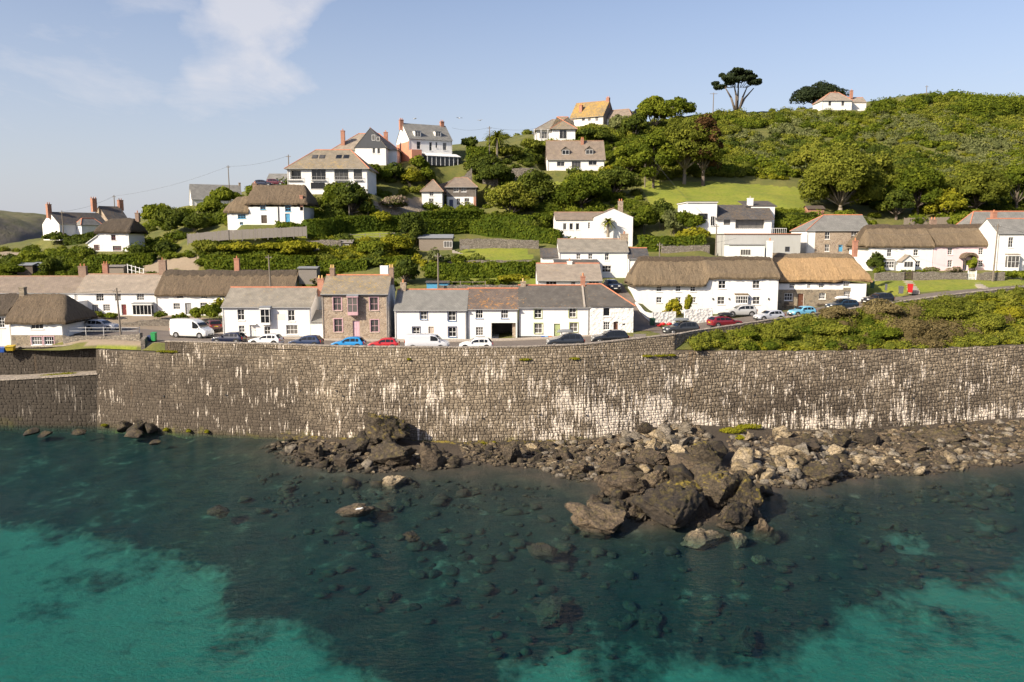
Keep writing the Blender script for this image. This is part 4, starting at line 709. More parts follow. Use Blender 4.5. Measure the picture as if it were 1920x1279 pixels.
# --- far left
h=House('house','white barn-like house with long grey roof on the left skyline',360,455,386,196,374,347,9,D2=201,Z=Z1); h.walls(); h.roof('slate_grey',ridgemat=None); h.fin(); h.chim(1595,45,70,.5,'stone',0)
h=House('house','white house with slate roof and brick chimney at far left',113,203,450,181,420,399.5,8,D2=190,Z=Z1)
h.win(575,345,38,34,bars=(3,2)); h.win(518,350,18,18,bars=(2,1)); h.win(690,345,26,34); h.walls(); h.roof('slate_black',ridgemat=None); h.fin(); h.chim(322,188,255,.9,'brick',2,yo=h.d/2); h.walls(h.w*.35,h.w*.8,-2.2,-.01,he=h.he-.2,hr=h.he+.9,holes=[],gl=False,gr=False,name='front_wing'); h.roof('slate_grey',h.w*.35,h.w*.8,-2.2,1,h.he-.2,h.he+1.2,hipL=1,hipR=1.2,name='front_wing_roof',drop=False)
u=h.uz(375,355,2)[0]
h=House('house','dark roofed house with two brick chimneys behind the far left house',205,243,436,199,414,388,9,D2=203,Z=Z1,side='stone'); h.walls(); h.roof('slate_black',ridgemat=None); h.fin(); h.chim(622,150,215,1.1,'brick',3,dp=1.1); h.chim(800,160,208,1.1,'brick',2,dp=1.1)
h=House('thatched_cottage','small white cottage with dark thatch and catslide left roof',186,243,471,151,438,411,6.5,Z=Z1)
h.win(755,410,28,36,'maroon'); h.win(780,482,55,32,'maroon',bars=(3,2)); h.walls(gl=False,gr=False); h.thatch('thatch_dark',x0=-.6,x1=h.w+.6,hipL=1.5,hipR=3,seed=14,cap=False); h.fin(); a=h.uz(585,480)[0]; m=MB(); zt=h.uz(600,448)[1]; z2=h.he-.3; m.hexa([(a,.1,-1.5),(-.01,.1,-1.5),(-.01,5,-1.5),(a,5,-1.5),(a,.1,zt),(-.01,.1,z2),(-.01,5,z2),(a,5,zt)]); m.build('catslide_wall',M['white'],h.root); m=MB(); m.slab([(a-.3,-.1,zt),(0,-.1,z2+.12),(0,5.3,z2+.12),(a-.3,5.3,zt)],.12); m.build('catslide_roof',M['f_white'],h.root); h.make_win(h.rect(645,475,36,34),dict(frame='maroon',bars=(3,2),sill=None,rev=.02,lintel=None,pane='glass'),0.02); h.chim(915,245,275,.7,'brick_brown',1)
# --- second row, left
h=House('slate_terrace','long grey roofed white terrace partly hidden by the front thatched cottage',-70,144,592,131,549,519,8,Z=Z1); h.walls(); h.roof('slate_brown',ridgemat='ridge_dull'); h.fin(); h.chim(550,600,665,1.3,'brick_brown',2,dp=.6); h.box('side_annex','white',h.w-1.5,h.w+2.0,-3,-.01,-.6,2.6)
h=House('cottage','white cottage with pale slate roof, maroon door and rounded bay',145,296,591,131,549,515,8,Z=Z1)
for a in ((665,805,46,56),(785,806,36,52),(935,803,46,50),(632,880,42,46),(710,878,42,44)): h.win(*a,frame='f_white',bars=(3,3),sill=None)
h.door(826,895,28,80,'maroon','f_white'); h.walls(); h.roof('slate_pale',ridgemat='ridge_dull'); h.fin(); h.oriel(962,888,122,62,.9,'f_white','lead',(5,1),.9); h.chim(702,585,648,.9,'brick',2,yo=6,dp=.6)
h=House('thatched_cottage','long white cottage under sagging brown thatch behind the parked van',297,548,591,131,556,509,8,Z=Z1)
for a in ((1197,798,42,34),(1358,798,42,34),(1477,795,38,34),(1177,868,42,40),(1357,862,44,36)): h.win(*a,frame='f_white',bars=(3,2),sill=None)
h.door(1254,884,36,74,'f_grey','wood_grey'); h.walls(); h.thatch('thatch',x0=-.3,x1=h.w+.4,seed=17,capmat='thatch_dark',scallop=.3); h.fin(); h.chim(1082,560,645,1.2,'brick_brown',1,dp=.6); h.chim(1577,548,645,.85,'brick',1,dp=.6)
# --- front left, by the harbour
h=House('thatched_cottage','white harbour cottage with hipped brown thatch and stone base',23,119,652,106,604,553,7.5,Z=Z1)
h.bands=[(h.uz(260,1060)[1],'stone2')]; h.win(245,996,80,48,bars=(3,1)); h.win(245,1098,66,54,'f_white',bars=(4,2),surround='f_pink'); h.win(326,1097,60,54,'f_white',bars=(4,2),surround='f_pink'); h.walls(gr=False); h.thatch('thatch',x0=-.5,x1=h.w+.8,hipR=1.55,seed=21,cap=False,he=h.he-.35); h.fin(); h.chim(150,740,800,.7,'stone2',0)
h=House('thatched_cottage','white harbour cottage cut by the left edge, stained wall, dark thatch',-110,21,652,107.5,592,552,7.5,Z=Z1,wall='stain_white'); h.win(10,975,30,70,bars=(2,3)); h.walls(); h.thatch('thatch_dark',x0=-.5,x1=h.w+.3,seed=22,cap=False); h.fin()
# ------------------------------------------------------------------ terrain sheet
from mathutils import noise as mnoise
rbf=RBF(C3)
def seg_dist(q,X,Y):
    """distance to a polyline and the z there"""
    best=np.full(X.shape,1e9); bz=np.zeros(X.shape); side=np.zeros(X.shape)
    for a,b in zip(q[:-1],q[1:]):
        d=b[:2]-a[:2]; L2=(d**2).sum(); t=np.clip(((X-a[0])*d[0]+(Y-a[1])*d[1])/L2,0,1); dx=X-a[0]-t*d[0]; dy=Y-a[1]-t*d[1]; r=np.hypot(dx,dy); m=r<best
        best[m]=r[m]; bz[m]=(a[2]+t*(b[2]-a[2]))[m]; side[m]=np.sign(d[0]*dy-d[1]*dx)[m]
    return best,bz,side
NX,NY=430,226
gx=np.linspace(-210,222,NX); tv=np.concatenate([np.linspace(0,200,201),np.linspace(206,420,NY-201)])
X=np.repeat(gx[:,None],NY,1); W0=np.array([wallY(x)+.55 for x in gx]); Y=W0[:,None]+tv[None,:]
Zt=rbf(np.stack([X.ravel(),Y.ravel()],1)).reshape(NX,NY)
rng=np.random.default_rng(4)
nz=np.array([mnoise.fractal(Vector((x*.09,y*.09,0)),1,2,4) for x,y in zip(X.ravel(),Y.ravel())]).reshape(NX,NY)
Zt=Zt+nz*.55*np.clip((Y-118)/40,0,1)
def blend(Z,dist,target,w0,w1):
    k=np.clip((dist-w0)/(w1-w0),0,1); k=k*k*(3-2*k); return target*(1-k)+Z*k
lm=X<20
for o,rot,x0,x1,y0,y1,zz in FOOT:
    c,s_=math.cos(rot),math.sin(rot); u=(X-o.x)*c+(Y-o.y)*s_; v=-(X-o.x)*s_+(Y-o.y)*c
    dd=np.hypot(np.maximum(np.maximum(x0-u,u-x1),0),np.maximum(np.maximum(y0-v,v-y1),0)); Zt=blend(Zt,dd,zz-.06,.3,3.2)
d,z,sd_=seg_dist(ROADQ,X,Y); Zt=blend(Zt,d,z-.09,5.2,8.6)
d,z,_=seg_dist(LANEQ,X,Y); Zt=blend(Zt,d,z-.09,2.6,5.0)
Zt[:,0]=np.minimum(Zt[:,0],[wallZ(x)+.1 for x in gx])
def ground_z(x,y):
    i=min(NX-2,max(0,int((x-gx[0])/(gx[1]-gx[0])))); fi=min(1,max(0,(x-gx[i])/(gx[1]-gx[0]))); r=[]
    for k in (i,i+1):
        t=y-W0[k]; r.append(float(np.interp(t,tv,Zt[k])))
    return r[0]*(1-fi)+r[1]*fi
def G(px,py,dmin=96,dmax=330):
    """first point of the terrain seen through a pixel"""
    r=ray(px,py); r=r/r.y; D=dmin; prev=None
    while D<dmax:
        p=CAM+r*D
        if p.y>wallY(p.x)+.6 and p.z<=ground_z(p.x,p.y): 
            a=D-1.0;b=D
            for _ in range(8):
                m=(a+b)/2; q=CAM+r*m
                if q.z<=ground_z(q.x,q.y): b=m
                else: a=m
            q=CAM+r*b; return Vector((q.x,q.y,ground_z(q.x,q.y)))
        D+=1.0
    p=CAM+r*dmax; return None
def inpoly(px,py,poly):
    ins=np.zeros(px.shape,bool); n=len(poly)
    for i in range(n):
        x1,y1=poly[i]; x2,y2=poly[(i+1)%n]; c=((y1>py)!=(y2>py))&(px<(x2-x1)*(py-y1)/(y2-y1+1e-9)+x1); ins^=c
    return ins
dz=Zt-CAMZ; cc=Y*CP-dz*SP; PX=960+F*X/cc; PY=639.5-F*(Y*SP+dz*CP)/cc
LAWNS=[[(1205,352),(1215,340),(1330,340),(1500,352),(1515,402),(1440,404),(1290,392),(1225,392)],[(862,470),(885,463),(985,466),(1005,487),(850,488)],[(1695,524),(1838,524),(1868,541),(1700,548)],[(1836,524),(2000,522),(2000,540),(1872,542)],[(1628,522),(1695,524),(1700,556),(1625,548)],[(185,640),(266,636),(268,656),(182,656)],[(165,590),(300,592),(420,600),(420,608),(290,612),(210,600)],[(985,342),(1075,340),(1080,362),(1000,365)],[(560,440),(720,430),(760,450),(560,455)],[(440,460),(600,458),(600,474),(400,476)],[(840,500),(1010,505),(1000,535),(830,530)],[(1235,585),(1262,585),(1262,597),(1225,597)]]
lawn=np.zeros((NX,NY))
for p in LAWNS: lawn=np.maximum(lawn,inpoly(PX,PY,p).astype(float))
lawn[(PX<1195)&(PY>330)&(PX>1000)&(Y>210)]=0
SOIL=[[(700,375),(800,370),(795,400),(700,405)],[(265,490),(375,478),(380,505),(265,510)],[(900,315),(1000,320),(1010,345),(930,335)],[(0,470),(60,478),(50,492),(0,492)],[(190,575),(420,600),(560,640),(100,645),(100,600)]]
soil=np.zeros((NX,NY))
for p in SOIL: soil=np.maximum(soil,inpoly(PX,PY,p).astype(float))
idx=np.arange(NX*NY).reshape(NX,NY); Q=np.stack([idx[:-1,:-1],idx[1:,:-1],idx[1:,1:],idx[:-1,1:]],-1).reshape(-1,4)
me=npmesh('hillside',np.stack([X,Y,Zt],-1).reshape(-1,3),Q,M['ground'],True)
for nm,arr in (('lawn',lawn),('soil',soil)):
    a=me.attributes.new(nm,'FLOAT','POINT'); a.data.foreach_set('value',arr.ravel().astype(np.float32))
tag(link('hillside',me),'grassy hillside rising behind the village',None,None,'structure')
# roads
def ribbon(name,q,l,r,dz,mat,kind='structure',i0=0,i1=None,label=None,th=0):
    q=q[i0:i1]; d=np.gradient(q[:,:2],axis=0); d/=np.linalg.norm(d,axis=1)[:,None]; n=np.stack([-d[:,1],d[:,0]],1); mb=MB()
    offs=np.linspace(l,r,5); rows=[[(q[k,0]+n[k,0]*o,q[k,1]+n[k,1]*o,q[k,2]+dz) for o in offs] for k in range(len(q))]
    mb.grid([list(x) for x in zip(*rows)])
    if th: 
        for s_ in (0,-1): e=[x[s_] for x in rows]; lo=[(p[0],p[1],p[2]-th) for p in e]; mb.grid([e,lo] if s_==0 else [lo,e])
    o=mb.build(name,M[mat],None,True); return tag(o,label,None,None,kind)
ribbon('road',ROADQ,-4.3,4.5,0,'tarmac',label='coast road along the top of the sea wall'); ribbon('lane',LANEQ,-2.2,2.2,.03,'tarmac',label='steep lane between the cottages')
ribbon('pavement',ROADQ,4.42,6.4,.11,'paving',i0=22,i1=52,label='pavement in front of the harbour terrace',th=.2)
# painted edge line on the bend at left
def line_mark(px0,D0,px1,D1,z): pass
# ------------------------------------------------------------------ sea wall: battered core, courses of real stones, parapet
def wall_path(L,n):
    a=np.array(L,float); return a
class Path:
    def __init__(s,pts): s.p=np.array(pts,float); s.L=np.concatenate([[0],np.cumsum(np.hypot(*np.diff(s.p[:,:2],axis=0).T))])
    def at(s,t): return [float(np.interp(t,s.L,s.p[:,i])) for i in range(s.p.shape[1])]
    def nrm(s,t):
        t=min(max(t,0),s.L[-1]); a=s.at(max(0,t-.6)); b=s.at(min(s.L[-1],t+.6)); d=(b[0]-a[0],b[1]-a[1]); l=math.hypot(*d); return (d[1]/l,-d[0]/l)
def stones(path,z0f,z1f,bat,root,rw,rh,rnd,proud=(.03,.1),gap=.024,irregular=0.0,t0=0,t1=None,skip=None):
    """courses of stones on a wall face; returns list of (area, 8 verts)"""
    t1=path.L[-1] if t1 is None else t1; out=[]; z=-1.2; k=0; ph=rnd.uniform(0,9)
    wob=lambda t,k:irregular*(.11*math.sin(t*1.9+k*2.4+ph)+.07*math.sin(t*4.3+k*5.1))
    while z<13:
        hh=rnd.uniform(*rh); t=t0+rnd.uniform(0,.3); jl=(rnd.uniform(-1,1),rnd.uniform(-1,1))
        while t<t1-.2:
            w_=rnd.uniform(*rw)*(1.5 if rnd.random()<.08 else 1); tc=t+w_/2; zt=z1f(tc); zb=z0f(tc); jr=(rnd.uniform(-1,1),rnd.uniform(-1,1)); sk=.02+irregular*.11
            if z>=zb-.3 and z<zt-.12 and not (skip and skip(tc,z)):
                g=gap*.5; pr=rnd.uniform(*proud); q=lambda:rnd.uniform(0,1)*(.02+irregular*.035)
                c0,c1,c2,c3=t+jl[0]*sk,t+w_+jr[0]*sk,t+w_+jr[1]*sk,t+jl[1]*sk; top=lambda tt:min(z+hh+wob(tt,k+1),zt-.01)
                cs=[(c0+g+q(),z+wob(c0,k)+g+q()),(c1-g-q(),z+wob(c1,k)+g+q()),(c2-g-q(),top(c2)-g-q()),(c3+g+q(),top(c3)-g-q())]
                cx=sum(c[0] for c in cs)/4; cz=sum(c[1] for c in cs)/4; vv=[]
                for f,pp in ((1,-.02),(.95,pr*.6),(.70,pr)):
                    for a,b in cs:
                        a=cx+(a-cx)*f; b=cz+(b-cz)*f; x,y=path.at(a)[:2]; nn=path.nrm(a); off=bat*(zt-b)+pp; vv.append((x+nn[0]*off,y+nn[1]*off,b))
                out.append((w_*hh,vv,rnd.random()))
            t+=w_; jl=jr
        z+=hh; k+=1
    return out
SF=[(0,1,5,4),(1,2,6,5),(2,3,7,6),(3,0,4,7),(4,5,9,8),(5,6,10,9),(6,7,11,10),(7,4,8,11),(8,9,10,11)]
def lay(out,root,n_single,mat,name='stone'):
    out.sort(key=lambda q:-q[0]); 
    for a,v,tn in out[:n_single]:
        me=npmesh(name,v,SF,mat,False,[tn]*12); link(name,me,root)
    V=[];Qs=[];T=[]
    for a,v,tn in out[n_single:]:
        i=len(V); V+=v; Qs+=[[i+k for k in f] for f in SF]; T+=[tn]*12
    if V: o=link('wall_stones',npmesh('wall_stones',V,Qs,mat,False,T),root); o['kind']='stuff'
rnd=random.Random(7)
BAT=.07
def core(name,path,z0,z1f,bat,thick,mat,parent,n=None):
    n=n or int(path.L[-1]/1.2); mb=MB(); f=[];b=[];bt=[];bb=[]
    for i in range(n+1):
        t=path.L[-1]*i/n; x,y=path.at(t)[:2]; nn=path.nrm(t); zt=z1f(t); o=bat*(zt-z0); f.append((x+nn[0]*o,y+nn[1]*o,z0)); b.append((x,y,zt)); bt.append((x-nn[0]*thick,y-nn[1]*thick,zt)); bb.append((x-nn[0]*thick,y-nn[1]*thick,z0))
    mb.grid([f,b,bt,bb])
    for k in (0,-1):
        q=[f[k],b[k],bt[k],bb[k]]; mb.face(q if k==-1 else q[::-1])
    return mb.build(name,mat,parent)
i0=2
main=Path(WXY[i0:]); ztop=lambda t:main.at(t)[2]
sw=empty('sea_wall',(WXY[7][0],WXY[7][1],0),0,'high battered stone sea wall streaked with white along the harbour','sea wall')
def rel(o): o.location=(-sw.location.x,-sw.location.y,-sw.location.z); return o
rel(core('wall_core',main,-2.5,ztop,BAT,2.0,M['seacore'],sw))
tx=lambda px:float(np.interp(px,[w_[0] for w_ in WALL[i0:]],main.L))
st=stones(main,lambda t:-.9,ztop,BAT,sw,(.22,.66),(.25,.42),rnd,(.02,.08),irregular=.6,t0=tx(520),t1=tx(1268))
st+=stones(main,lambda t:-.9,ztop,BAT,sw,(.28,.60),(.27,.44),rnd,(.03,.10),irregular=.9,t0=tx(1270),t1=tx(2010))
st+=stones(main,lambda t:-.9,ztop,BAT,sw,(.26,.72),(.26,.44),rnd,(.012,.05),irregular=.5,t0=0.05,t1=tx(519))
class Shift:
    pass
off=sw.location.copy()
st=[(a,[(x-off.x,y-off.y,z-off.z) for x,y,z in v],tn) for a,v,tn in st]
lay(st,sw,300,M['seastone'])
m=MB()   # weep holes with their brown runs are in the stone; the holes themselves
for px,zz in ((628,6.2),(640,5.6),(905,3.2),(1012,3.6),(1100,3.4),(765,4.8),(560,6),(1180,5.2),(1420,5),(1600,5.5),(1720,4.2),(420,5),(300,4.5)):
    t=tx(px); x,y,zt=main.at(t)[:3]; nn=main.nrm(t); o=BAT*(zt-zz)+.09; m.tube((x+nn[0]*o-off.x,y+nn[1]*o-off.y,zz),(x+nn[0]*(o+.06)-off.x,y+nn[1]*(o+.06)-off.y,zz),.11,n=8)
m.build('weep_pipes',M['f_dark'],sw)
# parapet on the wall
par=Path([(x,y+.5,z) for x,y,z in WXY[3:11]]); 
pz=lambda t:float(np.interp(t,par.L,[11.35,11.4,11.45,11.5,11.5,11.55,11.75,12.6][:len(par.L)]))
pp=empty('parapet_wall',(0,WXY[7][1],10),0,'low stone parapet along the road edge on top of the sea wall','parapet'); po=pp.location.copy()
def sh(o,po): o.location=(-po.x,-po.y,-po.z); return o
sh(core('parapet_core',par,9.6,pz,.02,.5,M['seacore'],pp),po)
st=stones(par,lambda t:9.9,lambda t:pz(t)-.0,.02,pp,(.24,.46),(.21,.31),rnd,(.02,.055),irregular=.4); st=[(a,[(x-po.x,y-po.y,z-po.z) for x,y,z in v],tn) for a,v,tn in st]; lay(st,pp,300,M['seastone'])
cp=MB(); n=int(par.L[-1]/.9)
for i in range(n):
    a,b=par.L[-1]*i/n+.02,par.L[-1]*(i+1)/n-.02; q=[]
    for t,oo in ((a,.09),(b,.09),(b,-.58),(a,-.58)): x,y=par.at(t)[:2]; nn=par.nrm(t); q.append((x+nn[0]*oo-po.x,y+nn[1]*oo-po.y,pz(t)+.12+rnd.uniform(-.02,.02)-po.z))
    cp.slab(q,.12)
c_=cp.build('coping_stones',M['coping'],pp); c_['kind']='stuff'
# road parapet climbing to the right
par2=Path([P(1275,640,98.9)]+[tuple(p) for p in []]) if False else None
rq=[]; 
for k in range(len(ROADQ)):
    if ROADQ[k,0]>XD(1262,103):
        d=ROADQ[min(k+1,len(ROADQ)-1),:2]-ROADQ[k-1,:2]; d/=np.linalg.norm(d); rq.append((ROADQ[k,0]+d[1]*4.7,ROADQ[k,1]-d[0]*4.7,ROADQ[k,2]))
rq=[(WXY[10][0]+.1,WXY[10][1]+.6,11.8)]+rq[1:]
par2=Path(rq); pz2=lambda t:par2.at(t)[2]+.75
p2=empty('roadside_wall',(rq[0][0],rq[0][1],11),0,'low stone roadside wall climbing right above the scrubby bank','wall'); po=p2.location.copy()
sh(core('wall_core',par2,9.5,pz2,.0,.45,M['drystone'],p2),po)
st=stones(par2,lambda t:par2.at(t)[2]-.6,pz2,.0,p2,(.34,.6),(.26,.36),rnd,(.02,.07),irregular=.5,t1=min(par2.L[-1],70)); st=[(a,[(x-po.x,y-po.y,z-po.z) for x,y,z in v],tn) for a,v,tn in st]; lay(st,p2,160,M['seastone'])
cp=MB(); n=int(min(par2.L[-1],75)/.8)
for i in range(n):
    a,b=.8*i+.02,.8*(i+1)-.02; q=[]
    for t,oo in ((a,.06),(b,.06),(b,-.5),(a,-.5)): x,y=par2.at(t)[:2]; nn=par2.nrm(t); q.append((x+nn[0]*oo-po.x,y+nn[1]*oo-po.y,pz2(t)+.1+rnd.uniform(-.03,.03)-po.z))
    cp.slab(q,.1)
c_=cp.build('coping_stones',M['coping'],p2); c_['kind']='stuff'
# old quay at left: two steps of wall
def stepwall(name,label,pts,z0,z1f,n_s,core_mat='quaycore',wd=.6):
    pa=Path(pts); r=empty(name,(pts[0][0],pts[0][1],z0),0,label,'quay'); po=r.location.copy(); sh(core('wall_core',pa,z0,z1f(pa),.03,3.2,M[core_mat],r),po); st=stones(pa,lambda t:max(z0,-.9),z1f(pa),.03,r,(.4,.8),(.34,.52),rnd,(.01,.06),irregular=.5); st=[(a,[(x-po.x,y-po.y,z-po.z) for x,y,z in v],tn) for a,v,tn in st]; lay(st,r,n_s,M['quaystone'])
    cp=MB(); n=int(pa.L[-1]/1.1)
    for i in range(n):
        a,b=pa.L[-1]*i/n+.02,pa.L[-1]*(i+1)/n-.02; q=[]
        for t,oo in ((a,.16),(b,.16),(b,-wd),(a,-wd)): x,y=pa.at(t)[:2]; nn=pa.nrm(t); q.append((x+nn[0]*oo-po.x,y+nn[1]*oo-po.y,z1f(pa)(t)+.16-po.z))
        cp.slab(q,.16)
    c_=cp.build('coping_slabs',M['coping'],r); c_['kind']='stuff'; return r
qx=lambda px,D:(px-960)/F*D
stepwall('quay_ledge','lower dark harbour quay with ledge at the far left',[(qx(-250,103.6),103.6,5.3),(qx(0,101.7),101.7,5.9),(qx(100,101.3),101.3,6.4),(qx(173,101.1),101.1,6.8)],-2.5,lambda pa:(lambda t:pa.at(t)[2]),120,wd=3.4)
stepwall('quay_wall','upper harbour wall rising behind the ledge at far left',[(qx(-250,109),109,9.2),(qx(0,105.8),105.8,9.6),(qx(100,104.9),104.9,9.9),(qx(176,103.9),103.9,10.5)],4.5,lambda pa:(lambda t:pa.at(t)[2]),120)
# ------------------------------------------------------------------ sea bed and shore (one sheet under and above the water line)
BED=[(0,800,-1.0),(170,800,-.8),(300,815,-.6),(420,825,-.5),(520,822,-.3),(580,818,.1),(640,812,.5),(700,800,.9),(770,815,.7),(870,833,.15),(1000,832,.1),(1100,826,.3),(1200,805,1.2),(1280,793,1.7),(1400,803,.86),(1500,806,.55),(1600,804,.5),(1700,800,.6),(1800,795,.75),(1900,786,1.0),(2050,785,1.2),
(1200,850,.9),(1300,850,1.2),(1400,860,.9),(1350,920,.8),(1250,940,.55),(1200,985,.1),(1350,975,.2),(1450,900,.35),(1600,850,.55),(1750,840,.6),(1900,830,.7),(2050,830,.7),
(500,840,-.1),(560,872,-.05),(700,882,0),(830,882,0),(920,868,0),(1000,880,0),(1080,900,-.1),(1060,925,-.5),(1110,950,-.6),(1120,1005,-.9),(1250,1012,-.7),(1400,1000,-.7),(1440,930,-.25),(1500,945,-.6),(1520,918,-.05),(1600,897,0),(1750,886,0),(1920,872,0),(2050,870,0),
(950,915,-.5),(830,920,-.6),(700,925,-.6),(560,910,-.8),(980,990,-1.2),(1100,1060,-1.9),(1300,1060,-1.7),(1450,1060,-2.0),(1550,980,-1.3),(1700,945,-1.0),(1900,925,-1.0),(450,905,-1.1),(600,1000,-1.7),(800,1000,-1.6),(800,1100,-2.6),(1300,1180,-2.8),(1700,1100,-2.8),(1900,1040,-2.6),(1000,1250,-3.2),(1600,1250,-3.6),(1900,1250,-3.8),(50,1250,-3.6),(400,1250,-3.6),(200,1050,-2.8),(400,1000,-2.2),(100,900,-1.9),(300,880,-1.5),(2200,1000,-2.6),(-200,1000,-2.8),(-200,850,-1.8),(1000,1500,-4.5),(200,1500,-4.5),(1800,1500,-4.5)]
bed_pts=[tuple(Pz(*b)) for b in BED]; brbf=RBF(bed_pts)
bnx,bny=300,170; bx=np.linspace(-75,75,bnx); by=np.linspace(26,108,bny); BX,BY=np.meshgrid(bx,by,indexing='ij'); BZ=brbf(np.stack([BX.ravel(),BY.ravel()],1)).reshape(bnx,bny)
bn=np.array([mnoise.fractal(Vector((x*.35,y*.35,3)),1,2,5) for x,y in zip(BX.ravel(),BY.ravel())]).reshape(bnx,bny)
dz=BZ-CAMZ; cc=BY*CP-dz*SP; QX=960+F*BX/cc; QY=639.5-F*(BY*SP+dz*CP)/cc
# where clean sand lies between the weed beds
SAND=[[(-400,1000),(0,995),(60,985),(110,1010),(150,1000),(190,1015),(210,1045),(300,1040),(380,1060),(420,1085),(430,1120),(400,1160),(410,1200),(420,1240),(530,1180),(560,1190),(600,1215),(680,1260),(700,1300),(600,1700),(-400,1700)],[(950,1285),(1010,1250),(1060,1215),(1110,1225),(1100,1300),(1000,1400)],[(1180,1290),(1230,1262),(1330,1240),(1420,1240),(1440,1215),(1580,1190),(1590,1165),(1690,1125),(1660,1105),(1720,1090),(1680,1075),(1780,1090),(1840,1120),(1950,1140),(2300,1150),(2300,1700),(1100,1700)],[(1650,1010),(1740,1020),(1760,1035),(1690,1040)],[(1800,1060),(1960,1075),(1960,1110),(1850,1090)]]
HOLES=[(150,1088,75,16),(90,1135,40,18),(265,1070,25,14),(1770,1150,60,16),(1715,1175,22,10),(1780,1225,26,12),(1700,1215,20,13),(1610,1240,22,10),(1660,1238,14,8),(1440,1240,16,14),(470,1210,40,28),(80,1020,30,14),(590,1262,30,12)]
sand=np.zeros((bnx,bny)); wx=QX+bn*70; wy=QY+np.roll(bn,37,0)*34
for p in SAND: sand=np.maximum(sand,inpoly(wx,wy,p).astype(float))
for x,y,a,b in HOLES: sand[((wx-x)/a)**2+((wy-y)/b)**2<1]=0
for _ in range(16): sand[1:-1,1:-1]=(sand[1:-1,1:-1]*2+sand[:-2,1:-1]+sand[2:,1:-1]+sand[1:-1,:-2]+sand[1:-1,2:])/6
BZ=BZ+bn*np.where(sand>.4,.06,.30)*np.clip(-BZ+.6,.3,1)+np.where(sand>.4,-.1,.25)*np.clip(-BZ-1,0,1)
def bed_mat():
    t=NT('sea_bed'); p=t.pos(); a=t.n('ShaderNodeAttribute',attribute_name='sand').outputs['Fac']; z=t.n('ShaderNodeSeparateXYZ',{0:p}).outputs[2]
    n1=t.noise(.9,6,.7,p); n2=t.noise(3.5,6,.7,p); n0=t.noise(.22,5,.62,p); f=t.ramp(t.math('ADD',a,t.math('ADD',t.math('MULTIPLY',t.math('SUBTRACT',n1,.5),1.2),t.math('MULTIPLY',t.math('SUBTRACT',n0,.5),1.9))),.20,.86)
    weed=t.mix(t.ramp(n1,.4,.65),(.004,.005,.004),(.014,.015,.010)); weed=t.mix(t.ramp(n0,.45,.7),weed,(.022,.021,.012)); weed=t.mix(t.ramp(n2,.54,.7),weed,(.028,.026,.015)); weed=t.mix(t.math('MULTIPLY',t.ramp(n1,.57,.68),t.ramp(n0,.5,.62)),weed,(.06,.055,.03))
    sd2=t.mix(n1,(.17,.16,.13),(.24,.225,.18)); c=t.mix(f,weed,sd2)
    dry=t.mix(n2,(.03,.022,.015),(.085,.064,.044)); c=t.mix(t.ramp(t.math('ADD',z,t.math('MULTIPLY',n1,.4)),-.40,.20),c,dry)
    return t.set(Base_Color=c,Roughness=.95,Normal=t.bump(t.math('ADD',n1,n2),.8,.2))
M['bed']=bed_mat(); idx=np.arange(bnx*bny).reshape(bnx,bny); Q=np.stack([idx[:-1,:-1],idx[1:,:-1],idx[1:,1:],idx[:-1,1:]],-1).reshape(-1,4); me=npmesh('sea_bed',np.stack([BX,BY,BZ],-1).reshape(-1,3),Q,M['bed'],True); a=me.attributes.new('sand','FLOAT','POINT'); a.data.foreach_set('value',sand.ravel().astype(np.float32))
tag(link('sea_bed',me),'sandy sea bed with dark weed beds under clear water',None,None,'structure')
m=MB(); m.face([(-1500,-600,-6),(1500,-600,-6),(1500,900,-6),(-1500,900,-6)]); tag(m.build('deep_sea_bed',M['bed']),'deeper sea bed beyond the bay',None,None,'structure')
def bed_z(x,y):
    i=(x-bx[0])/(bx[1]-bx[0]); j=(y-by[0])/(by[1]-by[0]); i=min(max(i,0),bnx-2); j=min(max(j,0),bny-2); a,b=int(i),int(j); f,g=i-a,j-b
    return (BZ[a,b]*(1-f)+BZ[a+1,b]*f)*(1-g)+(BZ[a,b+1]*(1-f)+BZ[a+1,b+1]*f)*g
def GB(px,py):
    r=ray(px,py); r=r/r.y; D=30
    while D<108:
        p=CAM+r*D
        if p.z<=bed_z(p.x,p.y): return Vector((p.x,p.y,bed_z(p.x,p.y)))
        D+=.4
    return None
